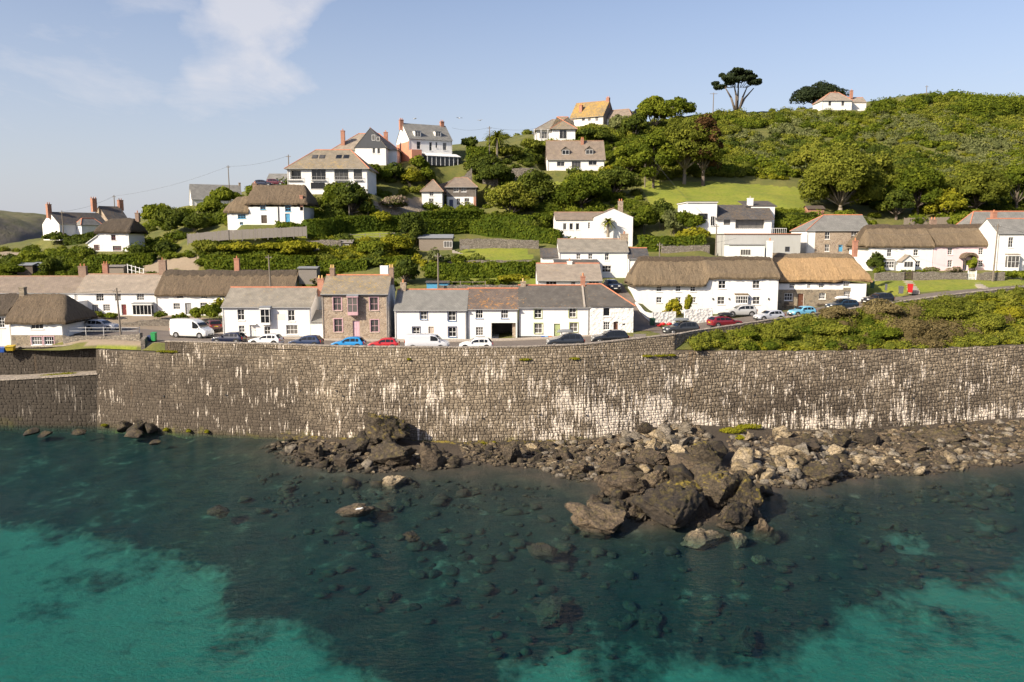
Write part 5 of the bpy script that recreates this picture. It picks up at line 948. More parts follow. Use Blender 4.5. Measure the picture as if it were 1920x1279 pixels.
def water():
    t=NT('sea_water'); p=t.pos(); t.t.nodes.remove(t.b)
    a=t.noise(1.0,5,.6,t.pos((.55,1.0,1))); b=t.noise(1.0,3,.5,t.pos((2.1,3.6,1))); c=t.noise(.12,3,.5,p); cm=t.ramp(c,.35,.65)
    h=t.math('ADD',t.math('MULTIPLY',a,1.1),t.math('MULTIPLY',t.math('MULTIPLY',b,.62),t.math('ADD',cm,.35)))
    nrm=t.bump(h,.95,.46)
    ci=t.math('ABSOLUTE',t.n('ShaderNodeVectorMath',{0:nrm,1:t.n('ShaderNodeNewGeometry').outputs['Incoming']},operation='DOT_PRODUCT').outputs['Value']); fr_=t.math('ADD',.012,t.math('MULTIPLY',.46,t.math('POWER',t.math('SUBTRACT',1.0,ci,True),5.0))); gl=t.n('ShaderNodeBsdfGlossy',{'Color':(1,1,1,1),'Roughness':.04,'Normal':nrm}); tr=t.n('ShaderNodeBsdfTransparent',{0:(.97,.985,.98,1)})
    mx=t.n('ShaderNodeMixShader',{0:fr_,1:tr.outputs[0],2:gl.outputs[0]}); t.put(t.out.inputs['Surface'],mx.outputs[0])
    va=t.n('ShaderNodeVolumeAbsorption',{0:(.28,.85,.838,1),1:.29}); vs_=t.n('ShaderNodeVolumeScatter',{'Color':(.02,.22,.75,1),'Density':.004}); ad=t.n('ShaderNodeAddShader',{0:va.outputs[0],1:vs_.outputs[0]}); t.put(t.out.inputs['Volume'],ad.outputs[0]); return t.m
M['water']=water(); m=MB(); m.box(-1500,1500,-600,900,-6.5,0); tag(m.build('sea',M['water']),'clear turquoise sea with light ripples',None,None,'structure')
# ------------------------------------------------------------------ rocks
def ico(n):
    bm=bmesh.new(); bmesh.ops.create_icosphere(bm,subdivisions=n,radius=1); v=np.array([q.co[:] for q in bm.verts]); f=np.array([[q.index for q in p.verts] for p in bm.faces]); bm.free(); return v,f
ICO={n:ico(n) for n in (1,2,3,4,5)}
def rock(seed,n=3,planes=13,dmin=.55,dmax=.9,rough=.04,squash=(1,1,.75),freq=1.6):
    r=np.random.default_rng(seed); v=ICO[n][0].copy()
    for _ in range(planes):
        q=r.normal(size=3); q/=np.linalg.norm(q); d=r.uniform(dmin,dmax); e=np.maximum(0,v@q-d); v-=e[:,None]*q[None]
    if rough:
        o=r.uniform(0,50,3); k=np.array([mnoise.fractal(Vector(tuple(p*freq+o)),1,2,4) for p in v]); v*=(1+rough*k)[:,None]*1.0
    return v*np.array(squash)/np.abs(v).max(0),ICO[n][1]
RV=[rock(100+i,3 if i<14 else 2,15+i%5,.34,.82,.06) for i in range(20)]
def crag(seed,n,planes,rough,freq):
    """jointed rock: cut planes, then blocks that step in and out along cracks, then grain"""
    v,f=rock(seed,n,planes,.36,.86,0,(1,1,1)); r=random.Random(seed); o=Vector((r.uniform(0,50),r.uniform(0,50),r.uniform(0,50))); tl=Matrix.Rotation(r.uniform(-.5,.5),3,'Y')@Matrix.Rotation(r.uniform(-.4,.4),3,'X'); out=np.empty_like(v)
    for i,p in enumerate(v):
        P_=Vector(p); q=tl@P_; q=Vector((q.x*freq,q.y*freq,q.z*freq*1.9))+o; d,pts=mnoise.voronoi(q); c=pts[0]; hsh=math.sin(c.x*12.9+c.y*78.2+c.z*37.7)*43758.5; hsh-=math.floor(hsh); edge=min(1,(d[1]-d[0])*9.0)
        d2,pt2=mnoise.voronoi(q*2.6); e2=min(1,(d2[1]-d2[0])*4); g=mnoise.fractal(q*2.2,1,2,5)
        hs2=math.sin(pt2[0].x*12.9+pt2[0].y*78.2+pt2[0].z*37.7)*43758.5; hs2-=math.floor(hs2); out[i]=p*(1+rough*(hsh-.5)*1.3-rough*.35*(1-edge)+rough*.45*(hs2-.5)-rough*.12*(1-e2)+rough*.22*g)
    return out/np.abs(out).max(0),f
def rockmesh(name,v,f,mat,smooth=False): return npmesh(name,v,f,mat,smooth,[.3]*len(v),3)
RM={k:[rockmesh('boulder',v,f,RK[k]) for v,f in RV[:14]] for k in RK}
rr=random.Random(31); BOULDERS=[]
def boulder(p,sz,mat,label,group=None,name='boulder',tilt=.4):
    o=link(name,rr.choice(RM[mat])); o.location=(p.x,p.y,p.z+sz[2]*.28); o.scale=(sz[0]*.5,sz[1]*.5,sz[2]*.5); o.rotation_euler=(rr.uniform(-tilt,tilt),rr.uniform(-tilt,tilt),rr.uniform(0,6.28)); tag(o,label,'rock',group); return o
def outcrop(px,py,wpx,hpx,mat,label,seed,depth=None,n=5,planes=22,rough=.16,z=None,freq=2.2,rz=0):
    p=GB(px,py+hpx*.42) if z is None else Pz(px,py+hpx*.4,z); k=p.y/F; w_=wpx*k; hh=hpx*k*1.05; dp=depth or w_*.7
    v,f=crag(seed,n,planes,rough*1.3,freq*.75); v[:,2]=np.maximum(v[:,2],-.8); v=v*np.array([w_/2,dp/2,hh*.62]); c,s_=math.cos(rz),math.sin(rz); v=v@np.array([[c,s_,0],[-s_,c,0],[0,0,1]])
    o=link('rock_outcrop',rockmesh('rock_outcrop',v,f,RK[mat],False)); o.location=(p.x,p.y+dp*.35,p.z+hh*.30); tag(o,label,'rock'); return o
outcrop(712,812,120,72,'moss','big flat topped rock with yellow green moss against the sea wall',1,4.5)
outcrop(672,838,60,46,'dark','dark squared rock leaning left of the mossy flat topped rock',2)
outcrop(806,856,62,58,'brown','tall brown rounded rock right of the mossy flat topped rock',3)
outcrop(957,852,46,44,'dark','dark domed rock at the wall foot with a shadowed right side',4)
outcrop(730,860,100,46,'dark','low jagged rock spread below the mossy flat topped rock',5)
outcrop(733,908,56,30,'pale','pale cleft rock standing alone in shallow water',6)
outcrop(655,964,100,24,'brown','long low brown reef awash left of centre',7,2,z=-.45)
outcrop(1128,994,140,66,'brown','broad smooth wedge of rock at the left tip of the spit',8,5.5)
outcrop(1265,972,150,84,'dark','large block of brown rock with a steep front on the spit',9,5)
outcrop(1352,930,90,78,'moss','craggy rock with yellow lichen near the top of the spit',10,4); outcrop(1402,938,72,84,'moss','tall craggy rock at the right side of the spit',44,4); outcrop(1380,978,84,54,'dark','dark broken rock at the foot of the tall craggy rock',45,3.5); outcrop(1315,958,60,50,'dark','dark split rock in the heart of the spit',46,3)
outcrop(1318,1020,98,40,'pale','low sunlit rock with green weed at its foot off the spit',11)
outcrop(1392,1018,44,34,'pale','small humped rock with green weed beside the pointed rock',12)
outcrop(1440,1003,58,56,'brown','pointed rock at the seaward end of the spit',13)
outcrop(1428,1054,38,18,'pale','little pale rock tip breaking the surface off the spit',14)
outcrop(1285,925,120,70,'moss','mossy ribbed rock in the middle of the spit',15)
outcrop(1170,912,100,52,'brown','long slanting slab of brown rock at the left of the spit',16)
outcrop(1330,860,70,60,'moss','crusted yellow brown rock in the pale rubble',17)
outcrop(1160,955,44,34,'dark','dark upright rock behind the smooth wedge of rock',18)
outcrop(1115,945,40,28,'dark','dark little rock at the left shoulder of the spit',19)
outcrop(1545,890,90,36,'dark','low dark slab at the water edge right of the spit',20)
outcrop(1190,965,40,30,'brown','brown cracked rock wedged between the two largest blocks',21)
outcrop(1225,865,70,34,'brown','flat brown slab in the rubble above the spit',22)
outcrop(1370,990,50,24,'brown','low brown rock between the spit and the pointed rock',23)
outcrop(1500,838,90,36,'brown','rounded brown bank of rock against the wall right of the grass tuft',24)
outcrop(1790,822,100,26,'dark','low dark ledge in the shingle at right',25)
outcrop(1640,825,70,34,'dark','dark bank of rock with weed at the wall foot at right',26)
outcrop(1020,1042,70,26,'sub','drowned weedy rock left of the spit',27,3,z=-.9)
outcrop(1220,1170,60,26,'sub','drowned rock in the weed bed near the bottom',28,3,z=-2.6); outcrop(770,1010,36,20,'sub','brown rock just under the surface left of centre',29,2,z=-.35); outcrop(405,962,50,18,'sub','pale drowned rock in the left water',30,2,z=-.7); outcrop(1030,1160,80,40,'sub','wide drowned rock mound in the weed bed',32,3,z=-2.4); outcrop(1400,1215,56,34,'sub','round drowned boulder at the edge of the sand',33,3,z=-2.9)
for i,(x,y,w_,h_) in enumerate([(243,790,22,24),(258,800,26,22),(270,792,24,22),(252,808,24,16),(236,796,20,16),(282,800,18,14),(60,802,22,10),(86,806,16,7),(152,803,18,9),(291,820,14,8)]):
    p=Pz(x,y+12,-.15); k=p.y/F; boulder(p,(w_*k*1.7,w_*k*1.5,h_*k*1.9),'dark','black boulder in the small heap at the left wall foot' if i<6 else 'small dark stone barely out of the water at left','black boulders at the left wall foot' if i<6 else 'small stones in the left shallows')
outcrop(1330,900,90,50,'dark','dark rock ridge joining the spit to the rubble',34); outcrop(1410,965,50,60,'dark','dark steep rock face at the right flank of the spit',35); outcrop(1230,900,60,40,'brown','brown humped rock near the neck of the spit',36); outcrop(1150,880,60,36,'brown','tilted brown slab at the left edge of the rubble',37); outcrop(590,850,44,30,'dark','dark rock at the left end of the heap by the mossy rock',38); outcrop(640,868,50,34,'dark','black rock low in the heap by the mossy rock',39); outcrop(850,868,40,26,'dark','low dark rock right of the tall brown rounded rock',40); outcrop(1090,880,50,30,'brown','long brown stone at the left water edge of the rubble',41); outcrop(1720,842,60,26,'brown','flat brown rock in the right shingle',42); outcrop(1580,832,50,26,'dark','dark rock below the drain stains at right',43)
# rubble: the larger boulders one by one, the small stones as one mass
ZONES=[([(490,842),(540,826),(640,828),(660,868),(610,880),(540,876)],'dark',26,(14,34),'dark boulder in the heap left of the mossy rock','boulders left of the mossy rock'),
([(620,850),(840,850),(870,880),(700,890),(600,885)],'dark',26,(12,28),'brown black boulder at the foot of the mossy rock','boulders below the mossy rock'),
([(860,836),(1010,834),(1020,880),(880,872)],'dark',18,(10,24),'small dark boulder on the narrow shore at the middle of the wall','boulders on the narrow shore'),
([(1010,834),(1120,826),(1180,850),(1180,905),(1080,905),(1010,880)],'brown',48,(11,26),'brown boulder in the rubble left of the spit','brown rubble boulders'),
([(1120,826),(1220,802),(1280,790),(1310,798),(1340,830),(1300,850),(1170,850)],'grey',40,(12,34),'grey boulder high in the rubble against the wall','grey boulders against the wall'),
([(1180,835),(1300,830),(1330,860),(1280,900),(1180,890)],'pale',26,(14,40),'pale angular boulder in the middle of the rubble slope','pale boulders on the rubble slope'),
([(1360,825),(1470,815),(1510,860),(1500,910),(1420,915),(1380,880)],'pale',44,(15,44),'pale squared boulder right of the crusted rock','pale boulders right of the crusted rock'),
([(1440,860),(1560,850),(1620,890),(1520,920),(1450,915)],'grey',22,(12,30),'grey boulder at the water edge right of the spit','grey boulders at the water edge'),
([(1450,812),(1560,812),(1700,806),(1930,790),(1960,865),(1760,880),(1600,885),(1500,870)],'brown',26,(11,24),'brown stone in the shingle below the right end of the wall','brown stones in the right shingle'),
([(1560,850),(1760,850),(1900,855),(1900,875),(1740,892),(1600,900)],'pale',22,(10,36),'pale boulder by the water on the right shore','pale boulders on the right shore'),
([(1170,880),(1320,860),(1430,890),(1440,975),(1340,992),(1200,985),(1110,965),(1130,920)],'dark',60,(20,60),'dark jagged boulder on top of the spit','dark boulders on the spit')]
def pick(poly):
    xs=[p[0] for p in poly]; ys=[p[1] for p in poly]
    while True:
        x,y=rr.uniform(min(xs),max(xs)),rr.uniform(min(ys),max(ys))
        if inpoly(np.array([x]),np.array([y]),poly)[0]: return x,y
nb=0; MADE={}
for poly,mt,n,(a,b),lab,grp in ZONES:
    for _ in range(int(n*.92)):
        x,y=pick(poly); p=GB(x,y)
        if p is None: continue
        s_=a+(b-a)*rr.random()**2.2; k=p.y/F; w_=s_*k; mm=mt if rr.random()<.78 else rr.choice(['brown','grey','pale','dark']); 
        ob=boulder(p,(w_*rr.uniform(.95,1.5),w_*rr.uniform(.8,1.2),w_*rr.uniform(.7,1.1)),mt if mm is None else mm,'%s'%lab if mm==mt else lab.replace('pale ','odd ').replace('grey ','odd ').replace('brown black','odd').replace('brown ','odd ').replace('dark ','odd '),grp if mm==mt else 'odd '+grp,tilt=.8)
        MADE.setdefault(ob['group'],[]).append(ob)
for grp,obs in MADE.items():      # those that stand out of their heap say so
    if len(obs)<6: continue
    left=list(obs)
    for word,key in (('largest',lambda o:-o.scale.x*o.scale.y*o.scale.z),('leftmost',lambda o:o.location.x/o.location.y),('rightmost',lambda o:-o.location.x/o.location.y),('nearest the water',lambda o:o.location.y),('closest to the wall',lambda o:-o.location.y),('smallest',lambda o:o.scale.x*o.scale.y*o.scale.z)):
        o=min(left,key=key); left.remove(o); l=o['label']
        if len(l.split())+len(word.split())>16: continue
        o['label']=(word+' '+l) if ' ' not in word else (word+' '+l) if len(l.split())>12 else (l+', '+word)
def rubble(name,label,zones,mat,seed):
    r=np.random.default_rng(seed); V=[];Fs=[];T=[]; base=0; v0=[rock(500+i,2,9,.5,.85,0) for i in range(8)]
    for poly,n,(a,b) in zones:
        for _ in range(n):
            x,y=pick(poly); p=GB(x,y)
            if p is None: continue
            v,f=v0[r.integers(8)]; s_=(a+(b-a)*r.random()**2)*p.y/F/2; ang=r.uniform(0,6.28); c,s2=math.cos(ang),math.sin(ang); q=v*np.array([s_*r.uniform(.9,1.5),s_*r.uniform(.8,1.2),s_*r.uniform(.6,1)]); q=q@np.array([[c,s2,0],[-s2,c,0],[0,0,1]])+np.array([p.x,p.y,p.z+s_*.25]); V.append(q); Fs.append(f+base); base+=len(v); T.append(np.full(len(v),r.random()))
    me=npmesh(name,np.concatenate(V),np.concatenate(Fs),mat,False,np.concatenate(T),3); tag(link(name,me),label,None,None,'stuff')
Zall=[(z[0],{0:200,1:220,2:340,3:800,4:420,5:300,6:340,7:220,8:2000,9:330,10:380}[i],(4,13)) for i,z in enumerate(ZONES)]
rubble('shingle','small brown stones filling the shore between the boulders',Zall,RK['brown'],3)
rubble('pale_shingle','small pale stones scattered through the shore',[(z[0],int(z[1]*.16),z[2]) for z in Zall],RK['pale'],4)
rubble('dark_rubble','dark mixed stones jumbled along the shore below the wall',[(ZONES[8][0],260,(9,26)),(ZONES[3][0],110,(8,22)),(ZONES[7][0],60,(9,24)),(ZONES[1][0],50,(8,20)),(ZONES[5][0],60,(8,22))],RK['dark'],8)
rubble('grey_rubble','grey mixed stones jumbled along the shore below the wall',[(ZONES[8][0],170,(8,24)),(ZONES[3][0],70,(8,20)),(ZONES[6][0],60,(8,22))],RK['grey'],9)
rubble('drowned_stones','weedy stones on the sea bed in clear shallows',[([(420,905),(1000,905),(1120,1030),(1500,1060),(1560,960),(1900,905),(1920,1060),(1500,1180),(1000,1260),(600,1120)],420,(6,34)),([(480,890),(1060,915),(1000,960),(500,960)],200,(4,14)),([(1460,940),(1900,900),(1900,960),(1500,1000)],160,(4,14))],RK['sub'],5)
# concrete footing along the wall foot
ft=Path([(x,y,.0) for x,y,z in WXY[4:10]]); m=MB(); e=[];g=[];lo=[]
for i in range(60):
    t=ft.L[-1]*i/59; x,y=ft.at(t)[:2]; nn=ft.nrm(t); o=.45; e.append((x+nn[0]*o,y+nn[1]*o,.55+.12*math.sin(i))); g.append((x+nn[0]*(o+.7+.15*math.sin(i*1.7)),y+nn[1]*(o+.7),.42+.1*math.sin(i*.7))); lo.append((g[-1][0],g[-1][1]-.15,-1.2))
m.grid([lo,g,e]); tag(m.build('wall_footing',RK['moss'],None,True),'weedy stone footing along the base of the sea wall',None,None,'structure')
# ------------------------------------------------------------------ foliage
def leaves(acc,c,rad,n,leaf,seed,tone=.5,up=-.25,core=True,lob=.32,flat=0.0):
    """leaf-sized faces over a lumpy ellipsoid, with a solid dark heart"""
    r=np.random.default_rng(seed); d=r.normal(size=(n,3)); d/=np.linalg.norm(d,axis=1)[:,None]; d[:,2]=np.where(d[:,2]<up,-d[:,2]*.6,d[:,2])
    k=np.zeros(n)
    for _ in range(7): q=r.normal(size=3); q/=np.linalg.norm(q); k+=np.maximum(0,d@q-.45)*r.uniform(.6,1.5)
    k=k/ (k.max()+1e-6); rr_=(1-lob)+lob*1.4*k+r.uniform(-.16,.08,n); p=d*rr_[:,None]*np.array(rad)+np.array(c)
    nrm=d/np.array(rad); nrm/=np.linalg.norm(nrm,axis=1)[:,None]; nrm=nrm+r.normal(size=(n,3))*.55; nrm[:,2]+=flat; nrm/=np.linalg.norm(nrm,axis=1)[:,None]
    a=np.cross(nrm,r.normal(size=(n,3))); a/=np.linalg.norm(a,axis=1)[:,None]; b=np.cross(nrm,a); s=leaf*r.uniform(.55,1.2,n)[:,None]
    V=np.stack([p-a*s*.5-b*s*.32,p+a*s*.5-b*s*.26,p+a*s*.44+b*s*.34,p-a*s*.46+b*s*.28],1).reshape(-1,3)
    acc['V'].append(V); acc['T'].append(np.repeat(np.clip(tone+k*.25-.1+r.normal(size=n)*.16,0,1),4)); m=len(V)
    acc['Q'].append(np.arange(m).reshape(-1,4)+acc['n']); acc['n']+=m
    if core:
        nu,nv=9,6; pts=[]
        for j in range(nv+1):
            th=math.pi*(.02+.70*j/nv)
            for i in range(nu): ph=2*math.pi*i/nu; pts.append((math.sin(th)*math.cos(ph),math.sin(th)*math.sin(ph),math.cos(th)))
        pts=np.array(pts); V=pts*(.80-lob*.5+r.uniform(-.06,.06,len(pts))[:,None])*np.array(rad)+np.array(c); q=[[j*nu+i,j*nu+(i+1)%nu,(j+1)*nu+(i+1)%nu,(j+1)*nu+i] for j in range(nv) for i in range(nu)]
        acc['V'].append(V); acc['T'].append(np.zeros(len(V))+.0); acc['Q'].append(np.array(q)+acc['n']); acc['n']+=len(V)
def newacc(): return dict(V=[],T=[],Q=[],n=0)
def leafobj(name,acc,mat,parent=None): return link(name,npmesh(name,np.concatenate(acc['V']),np.concatenate(acc['Q']),mat,False,np.concatenate(acc['T'])),parent)
def foot(px,py,D=None):
    """where a plant stands: the terrain seen at that pixel, or the terrain at distance D when that is hidden"""
    g=G(px,py)
    if D is None: return g or P(px,py,200)
    q=P(px,py,D); z=ground_z(q.x,q.y)
    if D<119: return Vector((q.x,q.y,min(q.z,z+.2)))
    if g is not None and abs(g.y-D)<22 and g.y>112: return g
    return Vector((q.x,q.y,min(q.z,z) if q.z-z>-3 else q.z))
sid=[1000]
def nid(): sid[0]+=1; return sid[0]
def bush(px,py,wpx,hpx,mat,label,D=None,group=None,lobes=6,cat='bush',name='bush',leafpx=4.2,dens=1.0,tone=.5,depth=.8):
    """px,py: middle of the foot of the bush in the photograph"""
    p=foot(px,py,D)
    k=p.y/F; w_=wpx*k; hh=hpx*k; root=empty(name,p,0,label,cat,group); acc=newacc(); r=random.Random(nid()); lf=leafpx*k; 
    nn=lambda rad:int(dens*2.4*(rad[0]*rad[1]+rad[0]*rad[2]+rad[1]*rad[2])/3*12.5/(lf*lf*.33)/2.6)
    for i in range(lobes):
        a=2*math.pi*i/max(1,lobes-1)+r.uniform(-.3,.3); q=0 if i==0 else r.uniform(.22,.36); s=(.62 if i==0 else r.uniform(.34,.5)); rad=(w_*.5*s*1.25,w_*.5*depth*s*1.25,hh*.5*s*1.45)
        c=(math.cos(a)*q*w_,math.sin(a)*q*w_*depth,hh*(.52 if i==0 else r.uniform(.3,.66))); c=(c[0],c[1],min(c[2],hh-rad[2]*.92)); leaves(acc,c,rad,max(60,nn(rad)),lf,nid(),tone+r.uniform(-.15,.2))
    leafobj('foliage',acc,L[mat],root)
    m=MB()
    for i in range(3): m.tube((r.uniform(-.1,.1)*w_,0,-.4),(r.uniform(-.25,.25)*w_,r.uniform(-.2,.2)*w_*depth,hh*.45),.05*max(.6,w_*.2),.02,5)
    m.build('stem',M['bark'],root); return root
def hedge(pts,hpx,thick,mat,label,D=None,tone=.45,leafpx=3.8,cat='hedge',wob=.1):
    """clipped hedge following pixels along its foot"""
    q=[P(x,y,D) if D else G(x,y) for x,y in pts]; q=[a for a in q if a is not None]; root=empty('hedge',q[0],0,label,cat); acc=newacc(); r=np.random.default_rng(nid()); o=np.array(q[0]); k=q[0].y/F; hh=hpx*k; lf=leafpx*k; m=MB(); 
    for a,b in zip(q[:-1],q[1:]):
        a=np.array(a);b=np.array(b); L_=np.linalg.norm(b-a); t=(b-a)/L_; n=np.array([t[1],-t[0],0]); n/=np.linalg.norm(n) 
        cnt=int(L_*(2*hh+thick)/(lf*lf*.33)*1.15); s=r.uniform(0,1,cnt)*(2*hh+thick); u=r.uniform(-.1,L_+.1,cnt)
        f=s<hh; bk=s>hh+thick; off=np.where(f,thick/2,np.where(bk,-thick/2,thick/2-(s-hh))); z=np.where(f,s,np.where(bk,s-hh-thick,hh))
        nn=np.where(f[:,None],n,np.where(bk[:,None],-n,np.array([0,0,1.0]))); wv=wob*np.sin(u*1.7+z*2)*.6+r.normal(size=cnt)*.07
        e=np.minimum(1,(hh-z)*3+.3); off=off*np.where(f|bk,.82+.18*e,1)
        p=a+t*u[:,None]+n*(off)[:,None]+np.array([0,0,1])*z[:,None]+nn*wv[:,None]-o; no=nn+r.normal(size=(cnt,3))*.6; no/=np.linalg.norm(no,axis=1)[:,None]; A=np.cross(no,r.normal(size=(cnt,3))); A/=np.linalg.norm(A,axis=1)[:,None]; B=np.cross(no,A); sz=lf*r.uniform(.55,1.2,cnt)[:,None]
        V=np.stack([p-A*sz*.5-B*sz*.32,p+A*sz*.5-B*sz*.26,p+A*sz*.44+B*sz*.34,p-A*sz*.46+B*sz*.28],1).reshape(-1,3); acc['V'].append(V); acc['T'].append(np.repeat(np.clip(tone+.12*np.sin(u*.8)+r.normal(size=cnt)*.17,0,1),4)); acc['Q'].append(np.arange(len(V)).reshape(-1,4)+acc['n']); acc['n']+=len(V)
        th=thick/2-.12; c8=[a-o+n*th,b-o+n*th,b-o-n*th,a-o-n*th]; V=np.array([x-np.array([0,0,.5]) for x in c8]+[x+np.array([0,0,hh-.14]) for x in c8]); acc['V'].append(V); acc['T'].append(np.zeros(8)); acc['Q'].append(np.array([[0,1,5,4],[1,2,6,5],[2,3,7,6],[3,0,4,7],[4,5,6,7]])+acc['n']); acc['n']+=8
    leafobj('foliage',acc,L[mat],root); return root
def tree(px,py,wpx,hpx,mat,label,D=None,trunk=.35,lobes=12,crown0=.3,cat='tree',name='tree',leafpx=4.0,tone=.45,bark='bark',dens=.8,lean=0):
    p=foot(px,py,D)
    k=p.y/F; w_=wpx*k; hh=hpx*k; root=empty(name,p,0,label,cat); r=random.Random(nid()); acc=newacc(); m=MB(); lf=leafpx*k; top=Vector((lean,0,hh*crown0*1.15)); m.tube((0,0,-1),top*.55,trunk,trunk*.8,8); m.tube(top*.55,top,trunk*.8,trunk*.6,8)
    for i in range(lobes):
        a=2.4*i+r.uniform(-.3,.3); f=(i+.5)/lobes; q=math.sqrt(f)*.38*w_; zc=hh*(crown0+ (1-crown0)*(.78-.62*f*r.uniform(.6,1.2))); s=w_*r.uniform(.16,.25); c=Vector((math.cos(a)*q+lean,math.sin(a)*q*.8,min(zc,hh-s*.8))); leaves(acc,c,(s,s,s*.8),int(dens*12*s*s/(lf*lf*.33)*.75),lf,nid(),tone+r.uniform(-.25,.3),up=-.6,core=(i%2==0),lob=.42)
        m.tube(top*.8,(top+c)*.5+Vector((0,0,-.3)),trunk*.42,trunk*.26,6); m.tube((top+c)*.5+Vector((0,0,-.3)),c,trunk*.26,.04,5)
    leafobj('crown',acc,L[mat],root); m.build('trunk',M[bark],root,True); return root
# --- named trees
def umbrella():
    p=P(1382,203,262); root=empty('cypress_tree',p,0,'flat topped dark cypress standing alone on the skyline','tree'); k=p.y/F; m=MB(); acc=newacc(); r=random.Random(5)
    for i,(bx_,by_,tx_,ty_) in enumerate([(-3,0,-22,-38),(0,0,4,-46),(3,0,20,-40),(-1,0,-8,-44),(2,0,30,-36)]):
        a=Vector((bx_*k,0,-1)); b=Vector(((bx_+tx_)*.45*k,r.uniform(-1,1),-ty_*.5*k)); c=Vector((tx_*k,r.uniform(-2,2),-ty_*k)); m.tube(a,b,.42,.3,7); m.tube(b,c,.3,.14,6)
    for x,y,w_,h_ in [(-30,40,16,6),(-22,50,17,7),(-8,58,18,7),(10,60,17,6),(22,54,18,7),(34,46,14,6),(0,48,20,7),(26,44,15,6),(-16,44,15,6),(-38,46,9,4),(40,50,8,4),(14,51,14,6),(-27,60,8,4),(-2,64,14,5)]:
        y_=r.uniform(-3,3); leaves(acc,(x*k,y_,y*k),(w_*k*.85,w_*k*.85,h_*k*.9),520,.62,nid(),.4,up=-.9,lob=.35); m.tube((x*k*.4,0,36*k),(x*k,y_,y*k),.12,.04,5)
    leafobj('crown',acc,L['cypress'],root); m.build('trunk',M['bark'],root,True)
umbrella()
tree(1530,200,96,44,'cypress','windswept dark cypress beside the lone skyline house',D=296,trunk=.5,lobes=14,crown0=.15,leafpx=3.2)
tree(1283,345,110,128,'olive','large rounded tree with pale trunk at the top of the sloping lawn',D=193,trunk=.5,lobes=22,crown0=.22,bark='bark_pale',tone=.3)
tree(1318,348,80,140,'brown','tall russet tree beside the large rounded tree on the lawn',D=195,trunk=.5,lobes=18,crown0=.2,tone=.25)
tree(1225,352,90,110,'lush','broad green tree at the left edge of the lawn',D=200,lobes=16,crown0=.15)
tree(1575,400,150,130,'olive','huge domed tree right of the sloping lawn',D=182,trunk=.6,lobes=30,crown0=.12,tone=.55,bark='bark_pale')
tree(1520,345,90,80,'olive','rounded bronze green tree behind the huge domed tree',D=205,lobes=14,crown0=.12,tone=.6); tree(1640,370,90,84,'olive','olive tree right behind the huge domed tree',D=198,lobes=14,crown0=.1,tone=.5)
tree(1720,405,110,90,'lush','spreading green tree above the white thatched cottage',D=180,lobes=18,crown0=.2); tree(1830,405,110,95,'olive','spreading olive tree above the pink cottage',D=182,lobes=18,crown0=.18,tone=.4); tree(1905,400,80,100,'lush','green tree at the right edge above the white house',D=180,lobes=14,crown0=.2,tone=.6); tree(1680,412,70,60,'dark','dark tree between the domed tree and the fence',D=176,lobes=12,crown0=.15); tree(1775,412,70,60,'lime','bright green tree behind the wooden fence',D=178,lobes=10,crown0=.15,tone=.3)
tree(1225,245,80,66,'lush','tall green tree on the skyline left of the cypress',D=236,lobes=14,crown0=.1,tone=.55); tree(1268,225,70,40,'lush','low spreading skyline tree',D=246,lobes=10,crown0=.1); tree(1190,262,60,50,'dark','dark tree beside the golden roofed villa',D=228,lobes=10,crown0=.1)
tree(1180,330,70,60,'lush','green tree right of the dormer house',D=194,lobes=12,crown0=.1); tree(1150,370,90,56,'dark','dark tree below the dormer house',D=184,lobes=14,crown0=.1); tree(1090,388,110,60,'lush','wide green tree on the bank below the dormer house',D=178,lobes=16,crown0=.08); tree(1000,385,90,66,'dark','dark round tree right of the grey cottage',D=178,lobes=14,crown0=.1); tree(960,408,90,70,'olive','feathery pale tree behind the pole in the terraces',D=170,lobes=14,crown0=.1,tone=.8)
tree(690,405,16,34,'gold','small golden leaved tree by the blue thatched cottage',D=160,trunk=.14,lobes=6,crown0=.45); tree(660,402,80,62,'dark','dark bushy tree below the balconied house',D=159,lobes=14,crown0=.05); tree(760,535,60,56,'dark','dark round tree beside the tall stone house',D=122,lobes=12,crown0=.1)
def palm(px,py,hpx,fr,label,D,cm='lush',spread=1.0):
    p=P(px,py,D); k=p.y/F; hh=hpx*k; root=empty('palm_tree',p,0,label,'tree'); m=MB(); m.tube((0,0,-.5),(0,0,hh),.3,.22,8); m.build('trunk',M['bark_pale'],root); acc=newacc(); r=random.Random(nid())
    for i in range(fr):
        a=r.uniform(0,6.28); el=r.uniform(-.4,1.3); Ln=r.uniform(.8,1.15)*spread*hh*.55; pr=None; base=Vector((0,0,hh)); V=[]
        for s_ in range(6):
            t=s_/5; q=base+Vector((math.cos(a)*Ln*t*math.cos(el*.7),math.sin(a)*Ln*t*math.cos(el*.7),Ln*(t*math.sin(el)-t*t*.55))); wd=.16*(1-t)+.04; sd_=Vector((-math.sin(a),math.cos(a),0))*wd*spread; V+= [tuple(q-sd_),tuple(q+sd_)]
        n0=acc['n']; acc['V'].append(np.array(V)); acc['T'].append(np.full(12,r.random())); acc['Q'].append(np.array([[2*i_,2*i_+1,2*i_+3,2*i_+2] for i_ in range(5)])+n0); acc['n']+=12
    leafobj('fronds',acc,L[cm],root)
palm(932,300,42,70,'tall fan palm on the skyline right of the white dormer house',198,'olive',1.3); palm(1140,440,24,60,'small palm against the white gable end',154,'olive',1.2); palm(925,318,20,40,'stout young palm with pale trunk below the tall palm',192,'dry',.8)
